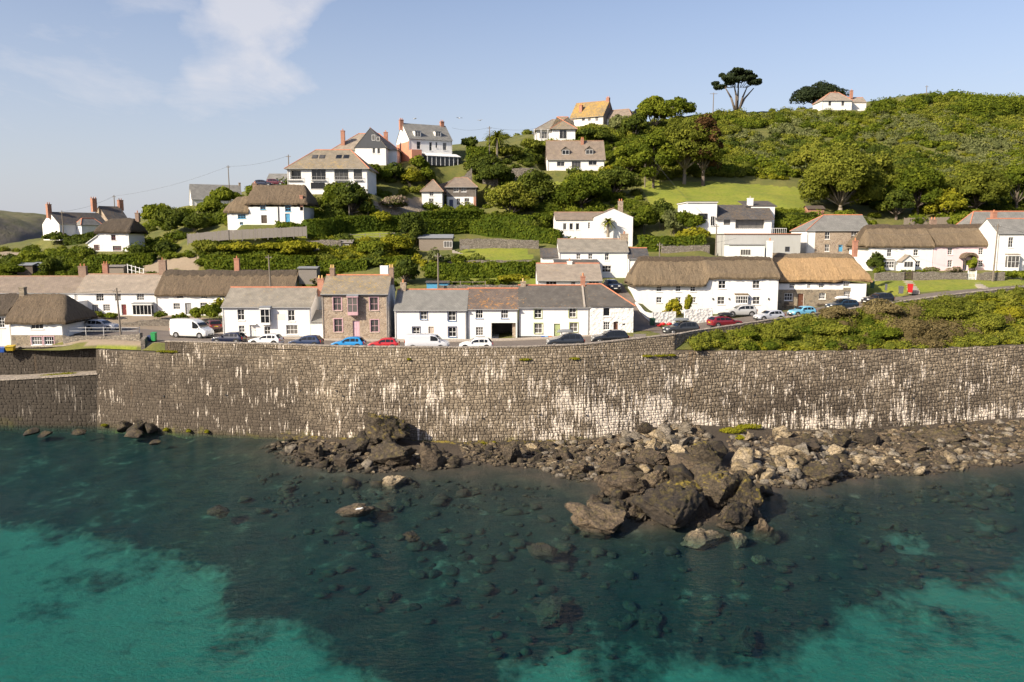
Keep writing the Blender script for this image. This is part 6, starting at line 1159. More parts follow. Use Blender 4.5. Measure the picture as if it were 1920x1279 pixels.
# --- hedges
hedge([(632,432),(748,432)],26,2.2,'hedge','square clipped hedge below the dark bushy tree'); hedge([(572,440),(640,436)],26,2.6,'hedge','rounded clipped hedge right of the wooden fence')
hedge([(770,438),(880,436),(960,444),(1052,458)],24,1.8,'hedge','long clipped hedge sloping down to the right above the stone terrace wall'); hedge([(790,418),(905,415)],20,1.8,'hedge','clipped hedge in front of the grey cottage'); hedge([(905,422),(1000,424)],18,1.8,'hedge','low hedge right of the grey cottage garden')
hedge([(388,505),(500,505),(592,506)],25,1.8,'hedge','long bright clipped hedge above the sagging thatch',D=141); hedge([(600,512),(690,510)],22,1.8,'hedge','hedge behind the tall stone house',D=139); hedge([(690,506),(770,500)],20,1.8,'hedge','hedge running right from behind the tall stone house',D=141)
hedge([(800,522),(900,520),(1005,518)],26,2.2,'hedge','leafy hedge below the garden lawn',D=133,wob=.25); hedge([(1198,466),(1262,470),(1320,466)],24,2.4,'hedge','thick rounded clipped hedge beside the grey block',D=152,tone=.6,wob=.2); hedge([(1440,424),(1525,422)],22,2.0,'dark','tall dark hedge right of the modern house',D=165); hedge([(520,430),(570,436)],14,1.4,'hedge','short hedge at the right end of the wooden fence'); hedge([(170,502),(240,500),(290,497)],22,2.0,'hedge','hedge in front of the small dark thatched cottage',D=147); hedge([(125,462),(200,448)],16,2.0,'dark','sloping hedge in front of the far left house',D=178); hedge([(1690,516),(1745,516)],8,.8,'lush','low hedge behind the right garden wall',D=134); hedge([(640,540),(640,536)],4,.5,'hedge','tiny clipped hedge behind the chimney',D=118) if False else None
hedge([(875,300),(915,300)],22,2.4,'hedge','boxy hedge by the tall white house',D=196)
# --- shrubs that can be told apart
for a in [(700,345,60,40,'lush','round shrub right of the balconied house',172),(740,340,50,36,'dark','dark shrub below the charcoal gabled house',177),(785,325,36,36,'lush','light green shrub below the salmon wall',184),(770,350,46,36,'lime','yellow green shrub in the upper garden',180),(800,345,40,34,'lush','round bush left above the grey cottage',182),(880,285,30,30,'dark','dark bush at the right of the tall white house',200),(905,330,60,42,'dark','tight clipped dome bush above the grey cottage',186),(930,350,70,46,'dark','large dark dome bush right above the grey cottage',184),(955,300,50,30,'olive','scrubby bush beside the tall palm',200),(1000,285,50,26,'olive','grey bush below the hilltop bungalow',210),(1140,335,34,24,'lime','golden bush at the right of the dormer house',194),(1110,345,70,26,'olive','spreading yellow green bush below the dormer house',190),(1120,270,60,30,'dark','dark shrubs below the golden roofed villa',222),(1160,250,40,36,'grey','grey spiky shrub beside the golden roofed villa',226),
(1205,440,50,60,'lush','big clipped bush left of the modern house garden',160),(1240,430,50,56,'dark','dark columnar bush beside the big clipped bush',163),(1262,440,44,50,'grey','blue green bush in the modern house garden',160),(1290,440,56,46,'lush','round light green bush below the modern house',156),(1300,455,60,30,'lime','clipped yellow green bush below the modern house',153),
(1240,600,0,0,'lush','',0),(1641,508,32,36,'dark','clipped ball tree at the left end of the white thatched cottage',136),(1650,520,26,20,'lush','dark green shrub behind the right garden wall',133),(1745,514,30,14,'flower','pink flowering shrub behind the right garden wall',134),(1790,514,30,14,'flower','pale flowering shrub before the pink cottage',134),(1822,508,18,26,'lush','climbing shrub right of the thatched porch',138),(1895,524,24,18,'lush','round clipped bush by the right edge gate',131),(1915,526,20,20,'lush','round clipped bush at the right edge',131),(1868,520,16,12,'lime','small yellow bush behind the wooden pole at right',132),
(370,603,26,30,'lush','round clipped bush in front of the sagging thatch',126),(340,610,30,24,'lush','green bush by the roadside garden behind the van',124),(395,604,40,36,'lush','leafy bush left of the long white cottage',125),(300,600,26,18,'dark','dark shrub beside the rounded bay',126),(180,598,30,16,'olive','small shrub below the slate cottage',126),(210,598,28,12,'lush','low shrub under the paned windows',126),(412,598,24,44,'lime','tall bright bush against the end of the sagging thatch',127),
(98,520,40,40,'dark','dark bush above the slate terrace at left',149),(60,500,60,30,'lush','bright bush above the brown shed',160),(30,520,50,34,'lush','rounded bush at the left edge above the roofs',150),(20,545,40,30,'dark','dark round bush at the left edge',140),(104,458,44,26,'dark','dark bush before the far left house gable',176),(310,480,40,30,'dark','dark bush beside the little white shed',160),(290,420,50,40,'lush','light bush behind the small dark thatch',172),(330,440,70,50,'dark','dark bushes left of the wooden fence',164),(370,440,50,44,'dark','dark shrub under the left skyline house',163),(400,405,60,30,'lush','green bushes below the left skyline house',178),(300,390,60,30,'olive','scrub on the left skyline',190),(420,390,60,40,'lush','bushes left of the thatch with blue windows',172),(480,345,40,30,'lush','bush above the blue windowed thatch',178),
(630,390,50,50,'lush','round shrub right of the blue windowed thatch',158),(740,395,60,30,'flower','flowering garden shrub between the hillside houses',172),(720,425,50,30,'lime','lime green shrub above the terrace',158),(775,460,50,70,'dark','tall dark shrub left of the summerhouse',155),(745,478,60,40,'lime','bright bank of shrub below the square hedge',149),(700,480,60,30,'lush','garden shrub beside the little dark shed',148),(560,480,80,30,'lime','yellow green shrubs on the mid terrace',147),(450,480,80,28,'lime','yellow green scrub on the left terrace',147),(520,474,90,20,'lime','scrubby bank under the wooden fence',147),(400,478,60,30,'olive','scrub left of the yellow green terrace',148),(860,500,26,24,'lush','small round bush by the summerhouse steps',147),(815,500,30,36,'grey','small leaning shrub by the summerhouse',146),(1020,425,50,30,'lush','bush left of the white gable house',160),(700,540,50,22,'olive','shrub behind the stone house chimney',126),(600,540,40,20,'flower','pink flowering shrub beside the white cottage chimney',120),(960,535,60,22,'lime','yellow flowering bank behind the terrace',125),
(1262,585,30,34,'lime','vine on the left wall of the long thatched cottage',115.5),(1290,590,16,40,'lime','tall vine beside the thatched cottage door',115.5),(1250,596,18,16,'gold','potted yellow shrub in the walled front garden',115),(1268,596,18,18,'gold','second potted shrub in the walled front garden',115),(1780,400,60,24,'flower','white flowering bush behind the wooden fence',173),(1568,603,66,34,'dry','brown gorse clump at the top of the bank below the pale blue car',107),(1460,640,70,34,'olive','broad olive clump low on the bank left',101),(1560,640,80,40,'olive','big olive clump in the middle of the bank',103),(1650,600,90,40,'dry','brown gorse mound at the top of the bank below the black car',109),(1720,650,90,60,'dry','tall brown thicket in the middle of the bank',103),(1760,605,110,44,'olive','high olive mound at the top of the bank right',110),(1840,640,80,54,'olive','olive thicket at the right of the bank',106),(1890,610,60,40,'lime','yellow grassy mound at the right end of the bank',110),(1400,642,60,24,'lush','green bramble clump near the left end of the bank',100),(1340,650,50,18,'lush','green clump at the left tip of the bank',98.5),(1660,645,60,34,'lush','dark bramble patch low in the middle of the bank',102)]:
    if a[2]: bush(*a[:6],D=a[6],leafpx=3.0 if a[6]<112 else 4.2)
# --- scrub that reads as one mass
BAREMASK=((lawn<.4)&(soil<.5)).astype(float)
for o,rot,x0,x1,y0,y1,zz in FOOT:
    c,s_=math.cos(rot),math.sin(rot); u=(X-o.x)*c+(Y-o.y)*s_; v=-(X-o.x)*s_+(Y-o.y)*c; BAREMASK[(u>x0-.8)&(u<x1+.8)&(v>y0-2.0)&(v<y1+.6)]=0
for q_,w_ in ((ROADQ,5.2),(LANEQ,3.0)): BAREMASK[seg_dist(q_,X,Y)[0]<w_]=0
BAREMASK[inpoly(PX,PY,[(640,400),(760,400),(1060,432),(1060,482),(1000,492),(780,492),(770,445),(640,440)])]=0
BAREMASK[inpoly(PX,PY,[(330,425),(600,420),(605,452),(340,460)])]=0
BAREMASK[inpoly(PX,PY,[(318,365),(372,365),(372,398),(318,400)])]=0
BAREMASK[inpoly(PX,PY,[(1530,198),(1640,198),(1640,216),(1530,216)])]=0
def scrub(name,label,poly,n,rad,mat,leaf,per,seed,tone=(.2,.8),zsq=.8,avoid=True,dmin=96,sink=.25,drift=True):
    r=random.Random(seed); acc=newacc(); cnt=0
    wt=np.zeros(PY.shape); wt[:,:-1]=np.clip(PY[:,:-1]-PY[:,1:],.02,6)/Y[:,:-1]; wt*=inpoly(PX,PY,poly)
    if avoid: wt*=BAREMASK
    ph=np.random.default_rng(seed+77).uniform(0,6.28,5); pat=np.sin(X*.11+ph[0])+np.sin(Y*.13+ph[1])+np.sin((X+Y)*.075+ph[2])+np.sin((X-Y)*.19+ph[3])+np.sin(X*.31+Y*.23+ph[4]); wt*=np.clip(.35+.5*pat,.03,1.6) if drift else 1   # drifts, not an even carpet
    wt=wt.ravel(); ids=np.random.default_rng(seed).choice(wt.size,n,p=wt/wt.sum())
    for q in ids:
        ii,jj=divmod(int(q),NY); p=Vector((X[ii,jj]+r.uniform(-.5,.5),Y[ii,jj]+r.uniform(-.5,.5),0)); p.z=ground_z(p.x,p.y)
        s=r.uniform(*rad); leaves(acc,(p.x,p.y,p.z+s*zsq*(.5-sink)),(s*r.uniform(.9,1.4),s,s*zsq*r.uniform(.8,1.2)),per,leaf,nid(),r.uniform(*tone)); cnt+=1
    o=leafobj(name,acc,L[mat],None); tag(o,label,None,None,'stuff')
HILL=[(1340,215),(1500,215),(1640,212),(1740,180),(1930,200),(1930,400),(1660,400),(1520,340),(1340,330),(1200,340),(1170,260),(1240,240)]
scrub('hillside_scrub','olive scrub covering the right hillside',HILL,1150,(.7,2.3),'olive',.46,170,1,tone=(.1,.9))
scrub('grey_scrub','grey green scrub patches on the right hillside',[(1340,220),(1640,215),(1930,210),(1930,360),(1600,340),(1400,310)],620,(.7,2.2),'grey',.44,160,2)
scrub('green_scrub','fresh green bushes across the right hillside',HILL,420,(.8,2.8),'lush',.48,230,3,tone=(.1,1))
scrub('dark_hill_scrub','dark thorn bushes in the hollows of the right hillside',HILL,150,(1.2,3.0),'dark',.5,260,13)
scrub('bright_hill_scrub','bright yellow green clumps on the right hillside',HILL,420,(.5,1.7),'lime',.36,130,14,tone=(0,.5))
scrub('skyline_scrub','bushes along the skyline mound at right',[(1630,212),(1680,190),(1740,160),(1800,175),(1930,195),(1930,215),(1630,218)],150,(1.6,4.0),'lush',.56,420,4,avoid=True)
scrub('crest_scrub','scrub on the crest around the hilltop houses',[(880,270),(1000,250),(1180,235),(1330,205),(1500,205),(1640,205),(1640,225),(1330,235),(1180,262),(1000,285),(880,300)],200,(.8,2.2),'olive',.42,230,15,avoid=True)
MID=[(280,420),(540,345),(640,365),(880,300),(1000,270),(1200,250),(1230,345),(1200,440),(1050,470),(860,500),(600,500),(380,500),(0,520),(0,470),(200,470)]
scrub('garden_shrubbery','mixed green shrubbery filling the terraced gardens',MID,560,(.6,2.0),'lush',.40,240,5,tone=(.1,1))
scrub('dark_shrubbery','darker shrubs among the terraced gardens',MID,300,(.8,2.2),'dark',.42,240,6)
scrub('yellow_shrubbery','yellow green garden plants on the terraces',[(380,460),(760,430),(780,400),(900,420),(900,500),(560,500),(380,500)],330,(.4,1.1),'lime',.32,150,7,tone=(0,.8))
scrub('olive_shrubbery','olive plants scattered in the terraced gardens',MID,240,(.5,1.6),'olive',.38,200,16)
scrub('low_planting','plants and shrubs above the harbour roofs',[(0,480),(300,470),(560,500),(760,500),(1010,500),(1010,545),(760,560),(560,560),(0,530)],260,(.6,1.5),'lush',.34,210,8)
scrub('right_shrubbery','shrubs below the trees behind the right hand row',[(1430,400),(1560,405),(1720,405),(1930,400),(1930,420),(1640,425),(1460,430)],150,(.9,2.3),'lush',.42,260,9)
BANK=[(1290,652),(1330,634),(1480,607),(1600,594),(1760,562),(1930,556),(1930,645),(1700,656),(1500,660)]
scrub('bank_scrub','tangled green scrub on the bank above the sea wall',BANK,330,(.35,1.5),'olive',.22,260,10,tone=(.3,1),dmin=94,zsq=.75,drift=False)
scrub('dry_bank_scrub','brown dry scrub clumps on the bank above the sea wall',[(1500,655),(1500,612),(1620,592),(1760,575),(1900,600),(1900,640),(1700,655)],150,(.5,1.6),'dry',.2,300,11,dmin=94,zsq=.9)
scrub('green_bank_scrub','bright weeds on the bank above the sea wall',BANK,700,(.25,.85),'lime',.17,130,12,tone=(0,.8),dmin=94,zsq=.6,drift=False)
scrub('dark_bank_scrub','dark bramble clumps on the bank above the sea wall',BANK,80,(.5,1.5),'lush',.24,260,17,tone=(0,.7),dmin=94,zsq=.8)
acc=newacc(); rb=random.Random(88)
for i in range(150):
    t=rb.uniform(1.5,min(par2.L[-1],66)); x,y=par2.at(t)[:2]; nn=par2.nrm(t); o_=rb.uniform(.5,2.4); s=rb.uniform(.4,1.05); x+=nn[0]*o_; y+=nn[1]*o_
    leaves(acc,(x,y,ground_z(x,y)+s*.45),(s*1.2,s,s*.95),170,.2,nid(),rb.uniform(.1,1))
tag(leafobj('verge_scrub',acc,L['olive']),'uneven scrub growing up against the roadside wall',None,None,'stuff')
# grass tufts hanging on the wall ledges and the shore
def tuft(name,label,pts,mat,sz,n=700,leaf=.16):
    acc=newacc()
    for p,s in pts: leaves(acc,tuple(p),s,n,leaf,nid(),.5)
    tag(leafobj(name,acc,L[mat]),label,None,None,'stuff')
tuft('shore_grass','bright green grass patch on the rubble under the wall',[(GB(1372,812)+Vector((0,0,.2)),(1.6,1.1,.45)),(GB(1400,804)+Vector((0,0,.2)),(1.9,.9,.45)),(GB(1420,800)+Vector((0,0,.2)),(1.2,.8,.4)),(GB(1390,822)+Vector((0,0,.1)),(1.3,.8,.35))],'lime',1,900,.15)
def wl_(px,zz,out=.1): t=tx(px); x,y,zt=main.at(t)[:3]; nn=main.nrm(t); o=BAT*(zt-zz)+out; return Vector((x+nn[0]*o,y+nn[1]*o,zz))
tuft('ledge_weeds','weeds growing on the ledge of the sea wall',[(wl_(x,10.15),(s,.25,.22)) for x,s in ((1240,1.2),(1215,.8),(1080,.7),(985,.8),(300,1.0),(315,.8),(765,.3),(1262,.6))],'lime',1,300,.12)
tuft('quay_grass','grass growing on the old quay ledge',[(Vector((qx(100,102.7),102.7,6.4)),(1.6,.4,.3)),(Vector((qx(120,102.6),102.6,6.5)),(1.4,.4,.35)),(Vector((qx(75,102.9),102.9,6.2)),(1.2,.4,.25))],'lime',1,500,.13)
tuft('tide_weed','bright green weed at the foot of the wall',[(wl_(x,.25,.3),(s*.7,.3,.3)) for x,s in ((230,.9),(248,.8),(305,.6),(350,.5),(190,.7),(385,.5),(905,.6),(1100,.6),(925,.4))]+[(Vector((qx(130,101.6),101.6,.5)),(2.2,.5,.4)),(Vector((qx(165,101.4),101.4,.5)),(1.2,.5,.35))],'lime',1,400,.12)
# ------------------------------------------------------------------ cars
CARP={}
def carpaint(c):
    if c not in CARP:
        t=NT('car_paint'); CARP[c]=t.set(Base_Color=tuple(c)+(1,),Roughness=.28,Metallic=.0,Coat_Weight=.6,Coat_Roughness=.08)
    return CARP[c]
M['rubber']=paint('tyre_rubber',(.02,.02,.02),.9); M['rim']=paint('alloy_rim',(.42,.42,.43),.35,.1,.7); M['lamp']=paint('lamp_glass',(.7,.7,.68),.15); M['tail']=paint('tail_lamp',(.35,.015,.01),.2); M['plate_w']=paint('white_plate',(.75,.75,.7),.5); M['plate_y']=paint('yellow_plate',(.7,.5,.03),.5); M['trim']=paint('black_trim',(.02,.02,.022),.5)
def cglass():
    t=NT('car_glass'); return t.set(Base_Color=(.012,.014,.016,1),Roughness=.04,IOR=1.5)
M['cglass']=cglass()
# stations: x along the car (0 rear .. 1 nose), top height; kinds give length, width, height, belt
KIND={'hatch':dict(L=4.1,W=1.76,H=1.48,belt=.92,prof=[(0,.62),(.015,.86),(.05,1.0),(.13,1.40),(.25,1.48),(.45,1.47),(.56,1.36),(.70,.98),(.80,.92),(.93,.80),(.985,.64),(1,.45)],ws=(.55,.70),rw=(.035,.135)),
'mini':dict(L=3.75,W=1.68,H=1.44,belt=.92,prof=[(0,.6),(.02,.88),(.06,1.0),(.13,1.36),(.25,1.44),(.46,1.43),(.57,1.32),(.69,.98),(.80,.92),(.93,.82),(.985,.62),(1,.42)],ws=(.56,.69),rw=(.045,.13)),
'suv':dict(L=4.55,W=1.86,H=1.70,belt=1.06,prof=[(0,.7),(.012,1.0),(.04,1.15),(.11,1.62),(.24,1.70),(.46,1.68),(.57,1.52),(.70,1.12),(.82,1.06),(.95,.94),(.99,.7),(1,.5)],ws=(.56,.70),rw=(.03,.115)),
'estate':dict(L=4.65,W=1.80,H=1.48,belt=.94,prof=[(0,.62),(.012,.9),(.04,1.02),(.12,1.40),(.24,1.47),(.46,1.47),(.58,1.34),(.70,.98),(.82,.92),(.95,.80),(.99,.62),(1,.45)],ws=(.57,.70),rw=(.035,.12)),
'van':dict(L=5.3,W=1.95,H=1.95,belt=1.15,prof=[(0,.6),(.004,1.2),(.008,1.80),(.03,1.94),(.3,1.95),(.60,1.94),(.70,1.84),(.83,1.22),(.90,1.12),(.97,.95),(.995,.7),(1,.5)],ws=(.70,.83),rw=None),
'bigvan':dict(L=5.6,W=2.05,H=2.5,belt=1.25,prof=[(0,.6),(.004,1.4),(.008,2.3),(.03,2.48),(.3,2.52),(.62,2.46),(.74,2.12),(.86,1.38),(.92,1.2),(.975,1.0),(.995,.75),(1,.5)],ws=(.745,.86),rw=None)}
def car(px,D,kind,color,label,face=1,rz=0,box=None,z=None,rear_plate=False,name=None,py=None):
    """face 1: nose to the right of the picture"""
    K=KIND[kind]; x=P(px,py or 640,D).x; D=max(D,wallY(x)+2.75) if px<1200 and D<105 else D; z0=(ground_z(x,D)+.09) if z is None else z; root=empty(name or ('van' if 'van' in kind else 'parked_car'),(x,D,z0),rz+(0 if face>0 else math.pi),label,'van' if 'van' in kind else 'car','vehicles along the harbour road')
    Ln,W_,belt=K['L'],K['W']/2,K['belt']; pm=carpaint(color); rows=[]
    pr=K['prof']; xs=[q[0] for q in pr]; zs=[q[1] for q in pr]
    st=sorted(set(list(np.linspace(0,1,25))+xs))
    topw=.80 if 'van' not in kind else .92
    for s in st:
        zt=float(np.interp(s,xs,zs)); xx=(s-.5)*Ln; e=min(1,max(.0,(min(s,1-s))/.09)); ww=W_*(.80+.20*math.sqrt(max(0,1-(1-e)**2))); zb=.24+(.10 if s<.04 or s>.95 else 0)
        bl=min(belt,zt-.02); k=max(0,(zt-belt)/(K['H']-belt)); tw=ww*(1-(1-topw)*k)
        half=[(ww*.90,zb),(ww*.985,zb+.14),(ww,.52*(bl+zb)+.05),(ww*.985,bl-.04),(ww*.965,bl)]
        if zt>belt+.05: half+=[(tw*1.0+(ww*.965-tw)*.25,bl+(zt-bl)*.7),(tw*.96,zt-.055),(tw*.82,zt-.012),(tw*.4,zt)]
        else: half+=[(ww*.95,bl+(zt-bl)*.5),(ww*.90,zt-.012),(ww*.75,zt-.004),(ww*.4,zt)]
        rows.append([(xx,-a,b) for a,b in half]+[(xx,a,b) for a,b in half[::-1]])
    m=MB(); m.grid([list(q) for q in zip(*rows)][::-1]); m.face(rows[0][::1]); m.face(rows[-1][::-1])
    m.grid([[r_[0] for r_ in rows],[r_[-1] for r_ in rows]])
    body=m.build('body',pm,root,True)
    zt=lambda s:float(np.interp(s,xs,zs))
    def sidey(s,z_):
        e=min(1,max(.0,(min(s,1-s))/.09)); ww=W_*(.80+.20*math.sqrt(max(0,1-(1-e)**2))); t_=zt(s); k=max(0,(t_-belt)/(K['H']-belt)); tw=ww*(1-(1-topw)*k); f=min(1,max(0,(z_-belt)/max(.05,(t_-.055-belt)))); q=min(1,f/.7)*.75 if f<.7 else .75+(f-.7)/.3*.3; return ww*.965+(tw-ww*.965)*min(1,q)
    ws0,ws1=K['ws']
    def glassq(name,pts,d): g=MB(); g.face(pts); o=g.build(name,M['cglass'],root,False); return o
    # windscreen and rear window follow the profile, a little proud
    def screen(name,sa,sb,dirn):
        g=MB(); rws=[]
        for i in range(5):
            s=sa+(sb-sa)*(.10+.80*i/4); z_=zt(s); w2=sidey(s,z_-.06)*.90; xx=(s-.5)*Ln+dirn*.02; rws.append([(xx,w2*q,z_+.016-.012*abs(q)) for q in (-1,-.5,0,.5,1)])
        g.grid(rws); g.build(name,M['cglass'],root,True)
    screen('windscreen',ws0,ws1,1)
    if K['rw']: screen('rear_window',K['rw'][0],K['rw'][1],-1)
    if 'van' in kind: cells=[(ws0-.115,ws0+.055)]
    else: cells=[(K['rw'][1]+.02,.245),(.26,.40),(.415,ws0+.075)]
    for sgn in (-1,1):
        for a,b in cells:
            g=MB(); top=[];bot=[]
            for i in range(4):
                s=a+(b-a)*i/3; zz=max(belt+.06,zt(s)-.13); top.append(((s-.5)*Ln,sgn*(sidey(s,zz)+.012),zz)); bot.append(((s-.5)*Ln,sgn*(sidey(s,belt+.05)+.012),belt+.05))
            g.grid([bot,top] if sgn<0 else [top,bot]); g.build('side_window',M['cglass'],root)
    R_=.33 if kind not in('suv','bigvan') else .37
    for s in (.185,.815):
        for sgn in (-1,1):
            xx=(s-.5)*Ln; wy=sgn*(W_-.10); a=MB(); a.tube((xx,wy-.14*sgn,R_+.02),(xx,sgn*(W_+.006),R_+.02),R_+.075,n=18); a.build('wheel_arch',M['trim'],root)
            w_=MB(); w_.tube((xx,wy-.1*sgn,R_),(xx,sgn*(W_+.022),R_),R_,n=20); wo=w_.build('wheel',M['rubber'],root); q=MB(); q.tube((xx,sgn*(W_+.01),R_),(xx,sgn*(W_+.03),R_),R_*.66,R_*.6,n=12); 
            q.build('rim',M['rim'],wo)
    for sgn in (-1,1):
        s=.965; zz=zt(.95)-.12; m=MB(); m.box((s-.5)*Ln-.16,(s-.5)*Ln+.10,sgn*W_*.62-.16,sgn*W_*.62+.16,zz-.08,zz+.07); m.build('headlight',M['lamp'],root)
        zz=K['belt']*.9 if 'van' not in kind else 1.15; m=MB(); m.box(-.5*Ln-.012,-.5*Ln+.16,sgn*W_*.76-.12,sgn*W_*.76+.10,zz-.2,zz+.1); m.build('tail_light',M['tail'],root)
        m=MB(); xx=(ws1-.06-.5)*Ln; m.box(xx-.09,xx+.07,sgn*(W_+.02)-.1 if sgn>0 else -(W_+.14),sgn*(W_+.02)+.12 if sgn>0 else -(W_-.06),belt+.0,belt+.16); m.build('wing_mirror',pm,root)
    m=MB(); m.box(.5*Ln-.05,.5*Ln+.03,-.26,.26,.40,.51); m.build('number_plate',M['plate_w'],root); m=MB(); m.box(-.5*Ln-.02,-.5*Ln+.05,-.26,.26,.62,.73); m.build('number_plate',M['plate_y'],root)
    m=MB(); m.box(-.49*Ln,.485*Ln,-W_*.93,W_*.93,.17,.30); m.build('sill_trim',M['trim'],root)
    m=MB(); m.box(.485*Ln,.5*Ln+.012,-W_*.55,W_*.55,.34,.56); m.build('grille',M['trim'],root)
    if box:
        H_=K['H']; m=MB(); sec=[]
        for i,(s,a) in enumerate([(-.95,.25),(-.9,.8),(-.5,1),(.4,1),(.85,.75),(1.05,.2)]): sec.append([(s,-.40*a if a<.5 else -.40,H_+.12),(s,-.42,H_+.12+.2*a),(s,-.25,H_+.12+.34*a),(s,.25,H_+.12+.34*a),(s,.42,H_+.12+.2*a),(s,.40,H_+.12)])
        m.grid(sec); m.face(sec[0]); m.face(sec[-1][::-1]); m.face([(-.95,-.4,H_+.12),(1.05,-.4,H_+.12),(1.05,.4,H_+.12),(-.95,.4,H_+.12)]); m.build('roof_box',M[box],root,True); m=MB()
        for s in (-.5,.5): m.box(s-.03,s+.03,-.7,.7,H_-.02,H_+.12)
        m.build('roof_bars',M['trim'],root)
    return root
M['box_grey']=paint('grey_plastic',(.2,.21,.22),.35); M['box_white']=paint('white_plastic',(.72,.72,.71),.35)
BLK=(.012,.013,.016); NAVY=(.015,.02,.045); WHT=(.74,.74,.73); SIL=(.42,.42,.43)
car(361,106,'bigvan',WHT,'large white panel van parked in front of the sagging thatch',1,rz=-.22)
car(194,112.2,'suv',SIL,'silver car parked by the post at the left bend',1,rz=-.12)
car(401,112.5,'hatch',(.10,.015,.012),'dark red car half hidden behind the white panel van',-1,rz=-1.0)
car(430,100.2,'hatch',NAVY,'dark blue car with roof bars right of the white panel van',-1,rz=-.1)
car(491,97,'hatch',WHT,'white hatchback parked by the long white cottage',-1,rz=-.06)
car(564,95,'hatch',(.02,.035,.085),'navy hatchback parked left of the bright blue car',-1,rz=-.05)
car(647,94,'hatch',(.015,.22,.52),'bright blue hatchback parked before the stone house',-1,rz=-.03)
car(716,94,'mini',(.42,.015,.02),'red small car parked right of the bright blue car',-1,rz=-.02)
car(800,94,'van',(.50,.51,.54),'silver grey van parked before the grey slate cottage',1)
car(892,94,'hatch',WHT,'white hatchback parked before the carriage passage',-1,rz=.02)
car(1060,95.5,'suv',(.02,.024,.032),'dark grey car with roof box before the sage green door',-1,rz=.06,box='box_grey')
car(1143,97.4,'suv',BLK,'black car parked before the rough corner cottage',-1,rz=.09)
car(1276,102.2,'suv',(.035,.037,.04),'black car with grey roof box below the white garden wall',-1,rz=.22,box='box_grey')
car(1358,106.2,'estate',(.17,.012,.02),'dark red estate car with roof box near the bend',1,rz=.24,box='trim')
car(1440,109.2,'hatch',(.40,.42,.47),'silver grey hatchback left of the pale blue car',-1,rz=.23)
car(1501,111.0,'mini',(.16,.42,.60),'pale blue small car parked on the climbing road',-1,rz=.24)
car(1575,114.2,'estate',(.012,.03,.055),'dark teal estate car with white roof box',-1,rz=.26,box='box_white')
car(1641,116.2,'suv',BLK,'black car highest on the climbing road',-1,rz=.26)
car(1386,115.2,'suv',(.38,.385,.39),'silver car parked against the long thatched cottage',-1,rz=.03)
car(1146,123.5,'suv',BLK,'black car facing the sea in the steep lane',1,rz=-1.45)
car(506,178,'hatch',NAVY,'dark car on the hill above the blue windowed thatch',1,z=P(506,350,178).z); car(528,180,'hatch',(.1,.02,.03),'dark red car on the hill above the blue windowed thatch',1,z=P(528,348,180).z)
# ------------------------------------------------------------------ garden walls, fences, poles, sheds
def gwall(pts,hpx,label,mat='drystone',thick=.5,D=None,name='garden_wall',ragged=.12):
    q=[P(*a) if len(a)==3 else (P(a[0],a[1],D) if D else G(a[0],a[1])) for a in pts]; q=[a for a in q if a]; r=random.Random(nid()); root=empty(name,q[0],0,label,'wall'); o=q[0]; m=MB(); k=q[0].y/F; hh=hpx*k; cap=MB()
    for a,b in zip(q[:-1],q[1:]):
        d=(b-a); L_=d.length; t=d/L_; n=Vector((t.y,-t.x,0)).normalized()*thick/2; ns=max(1,int(L_/.7)); h0=hh+r.uniform(-ragged,ragged)
        for i in range(ns):
            p0=a+d*(i/ns)-o; p1=a+d*((i+1)/ns)-o; h1=hh+r.uniform(-ragged,ragged); up=Vector((0,0,1)); dn=Vector((0,0,-1.2))
            m.hexa([p0+n+dn,p1+n+dn,p1-n+dn,p0-n+dn,p0+n+up*h0,p1+n+up*h1,p1-n+up*h1,p0-n+up*h0])
            h0=h1
    m.build('masonry',M[mat],root); return root
gwall([(862,470),(940,470),(1010,474)],22,'dry stone terrace wall behind the garden lawn',D=152); gwall([(840,497),(930,496),(1012,497)],8,'low wall under the garden lawn',D=141); gwall([(820,545),(930,545),(1000,543)],10,'stone wall behind the lichen roofed cottages',D=119)
gwall([(1640,523,132),(1694,523,132)],12,'stone garden wall left of the dark wooden gate'); gwall([(1712,523,132),(1812,524,132)],13,'stone garden wall before the pink cottage'); gwall([(1832,525,132),(1882,524,132)],13,'stone garden wall right of the white gate')
gwall([(905,335),(960,345),(1000,352)],12,'sloping stone wall below the young palm',D=188); gwall([(960,330),(1000,330)],14,'stone wall under the bushes left of the dormer house',D=192); gwall([(785,372),(870,345),(885,330)],14,'brown garden wall below the tall white house',D=188); gwall([(560,470),(640,468)],18,'old stone bank beside the little dark shed',D=147)
gwall([(121,647,105.6),(200,646,104.4),(266,643,102.6)],17,'rough stone wall below the road at the left bend'); gwall([(268,652,100.2),(274,646,101.6)],16,'stone pier where the road parapet begins'); gwall([(700,395),(760,392),(790,398)],6,'low rockery wall in the garden between the hillside houses',D=172); gwall([(1240,478),(1330,476)],16,'stone wall beside the clipped hedge',D=150); gwall([(230,612),(290,606),(420,612)],7,'low stone edging of the roadside gardens',D=121)
gwall([(1192,588,117.2),(1206,606,112.5),(1222,612,109.5)],22,'white wall wrapping the left side of the front garden','white_rough',.3,ragged=.03); gwall([(1222,610,109.6),(1266,608,110.4)],24,'white front garden wall left of the gateway','white_rough',.3,ragged=.02); gwall([(1283,604,111.0),(1335,600,112)],23,'white front garden wall right of the gateway','white_rough',.3,ragged=.02)
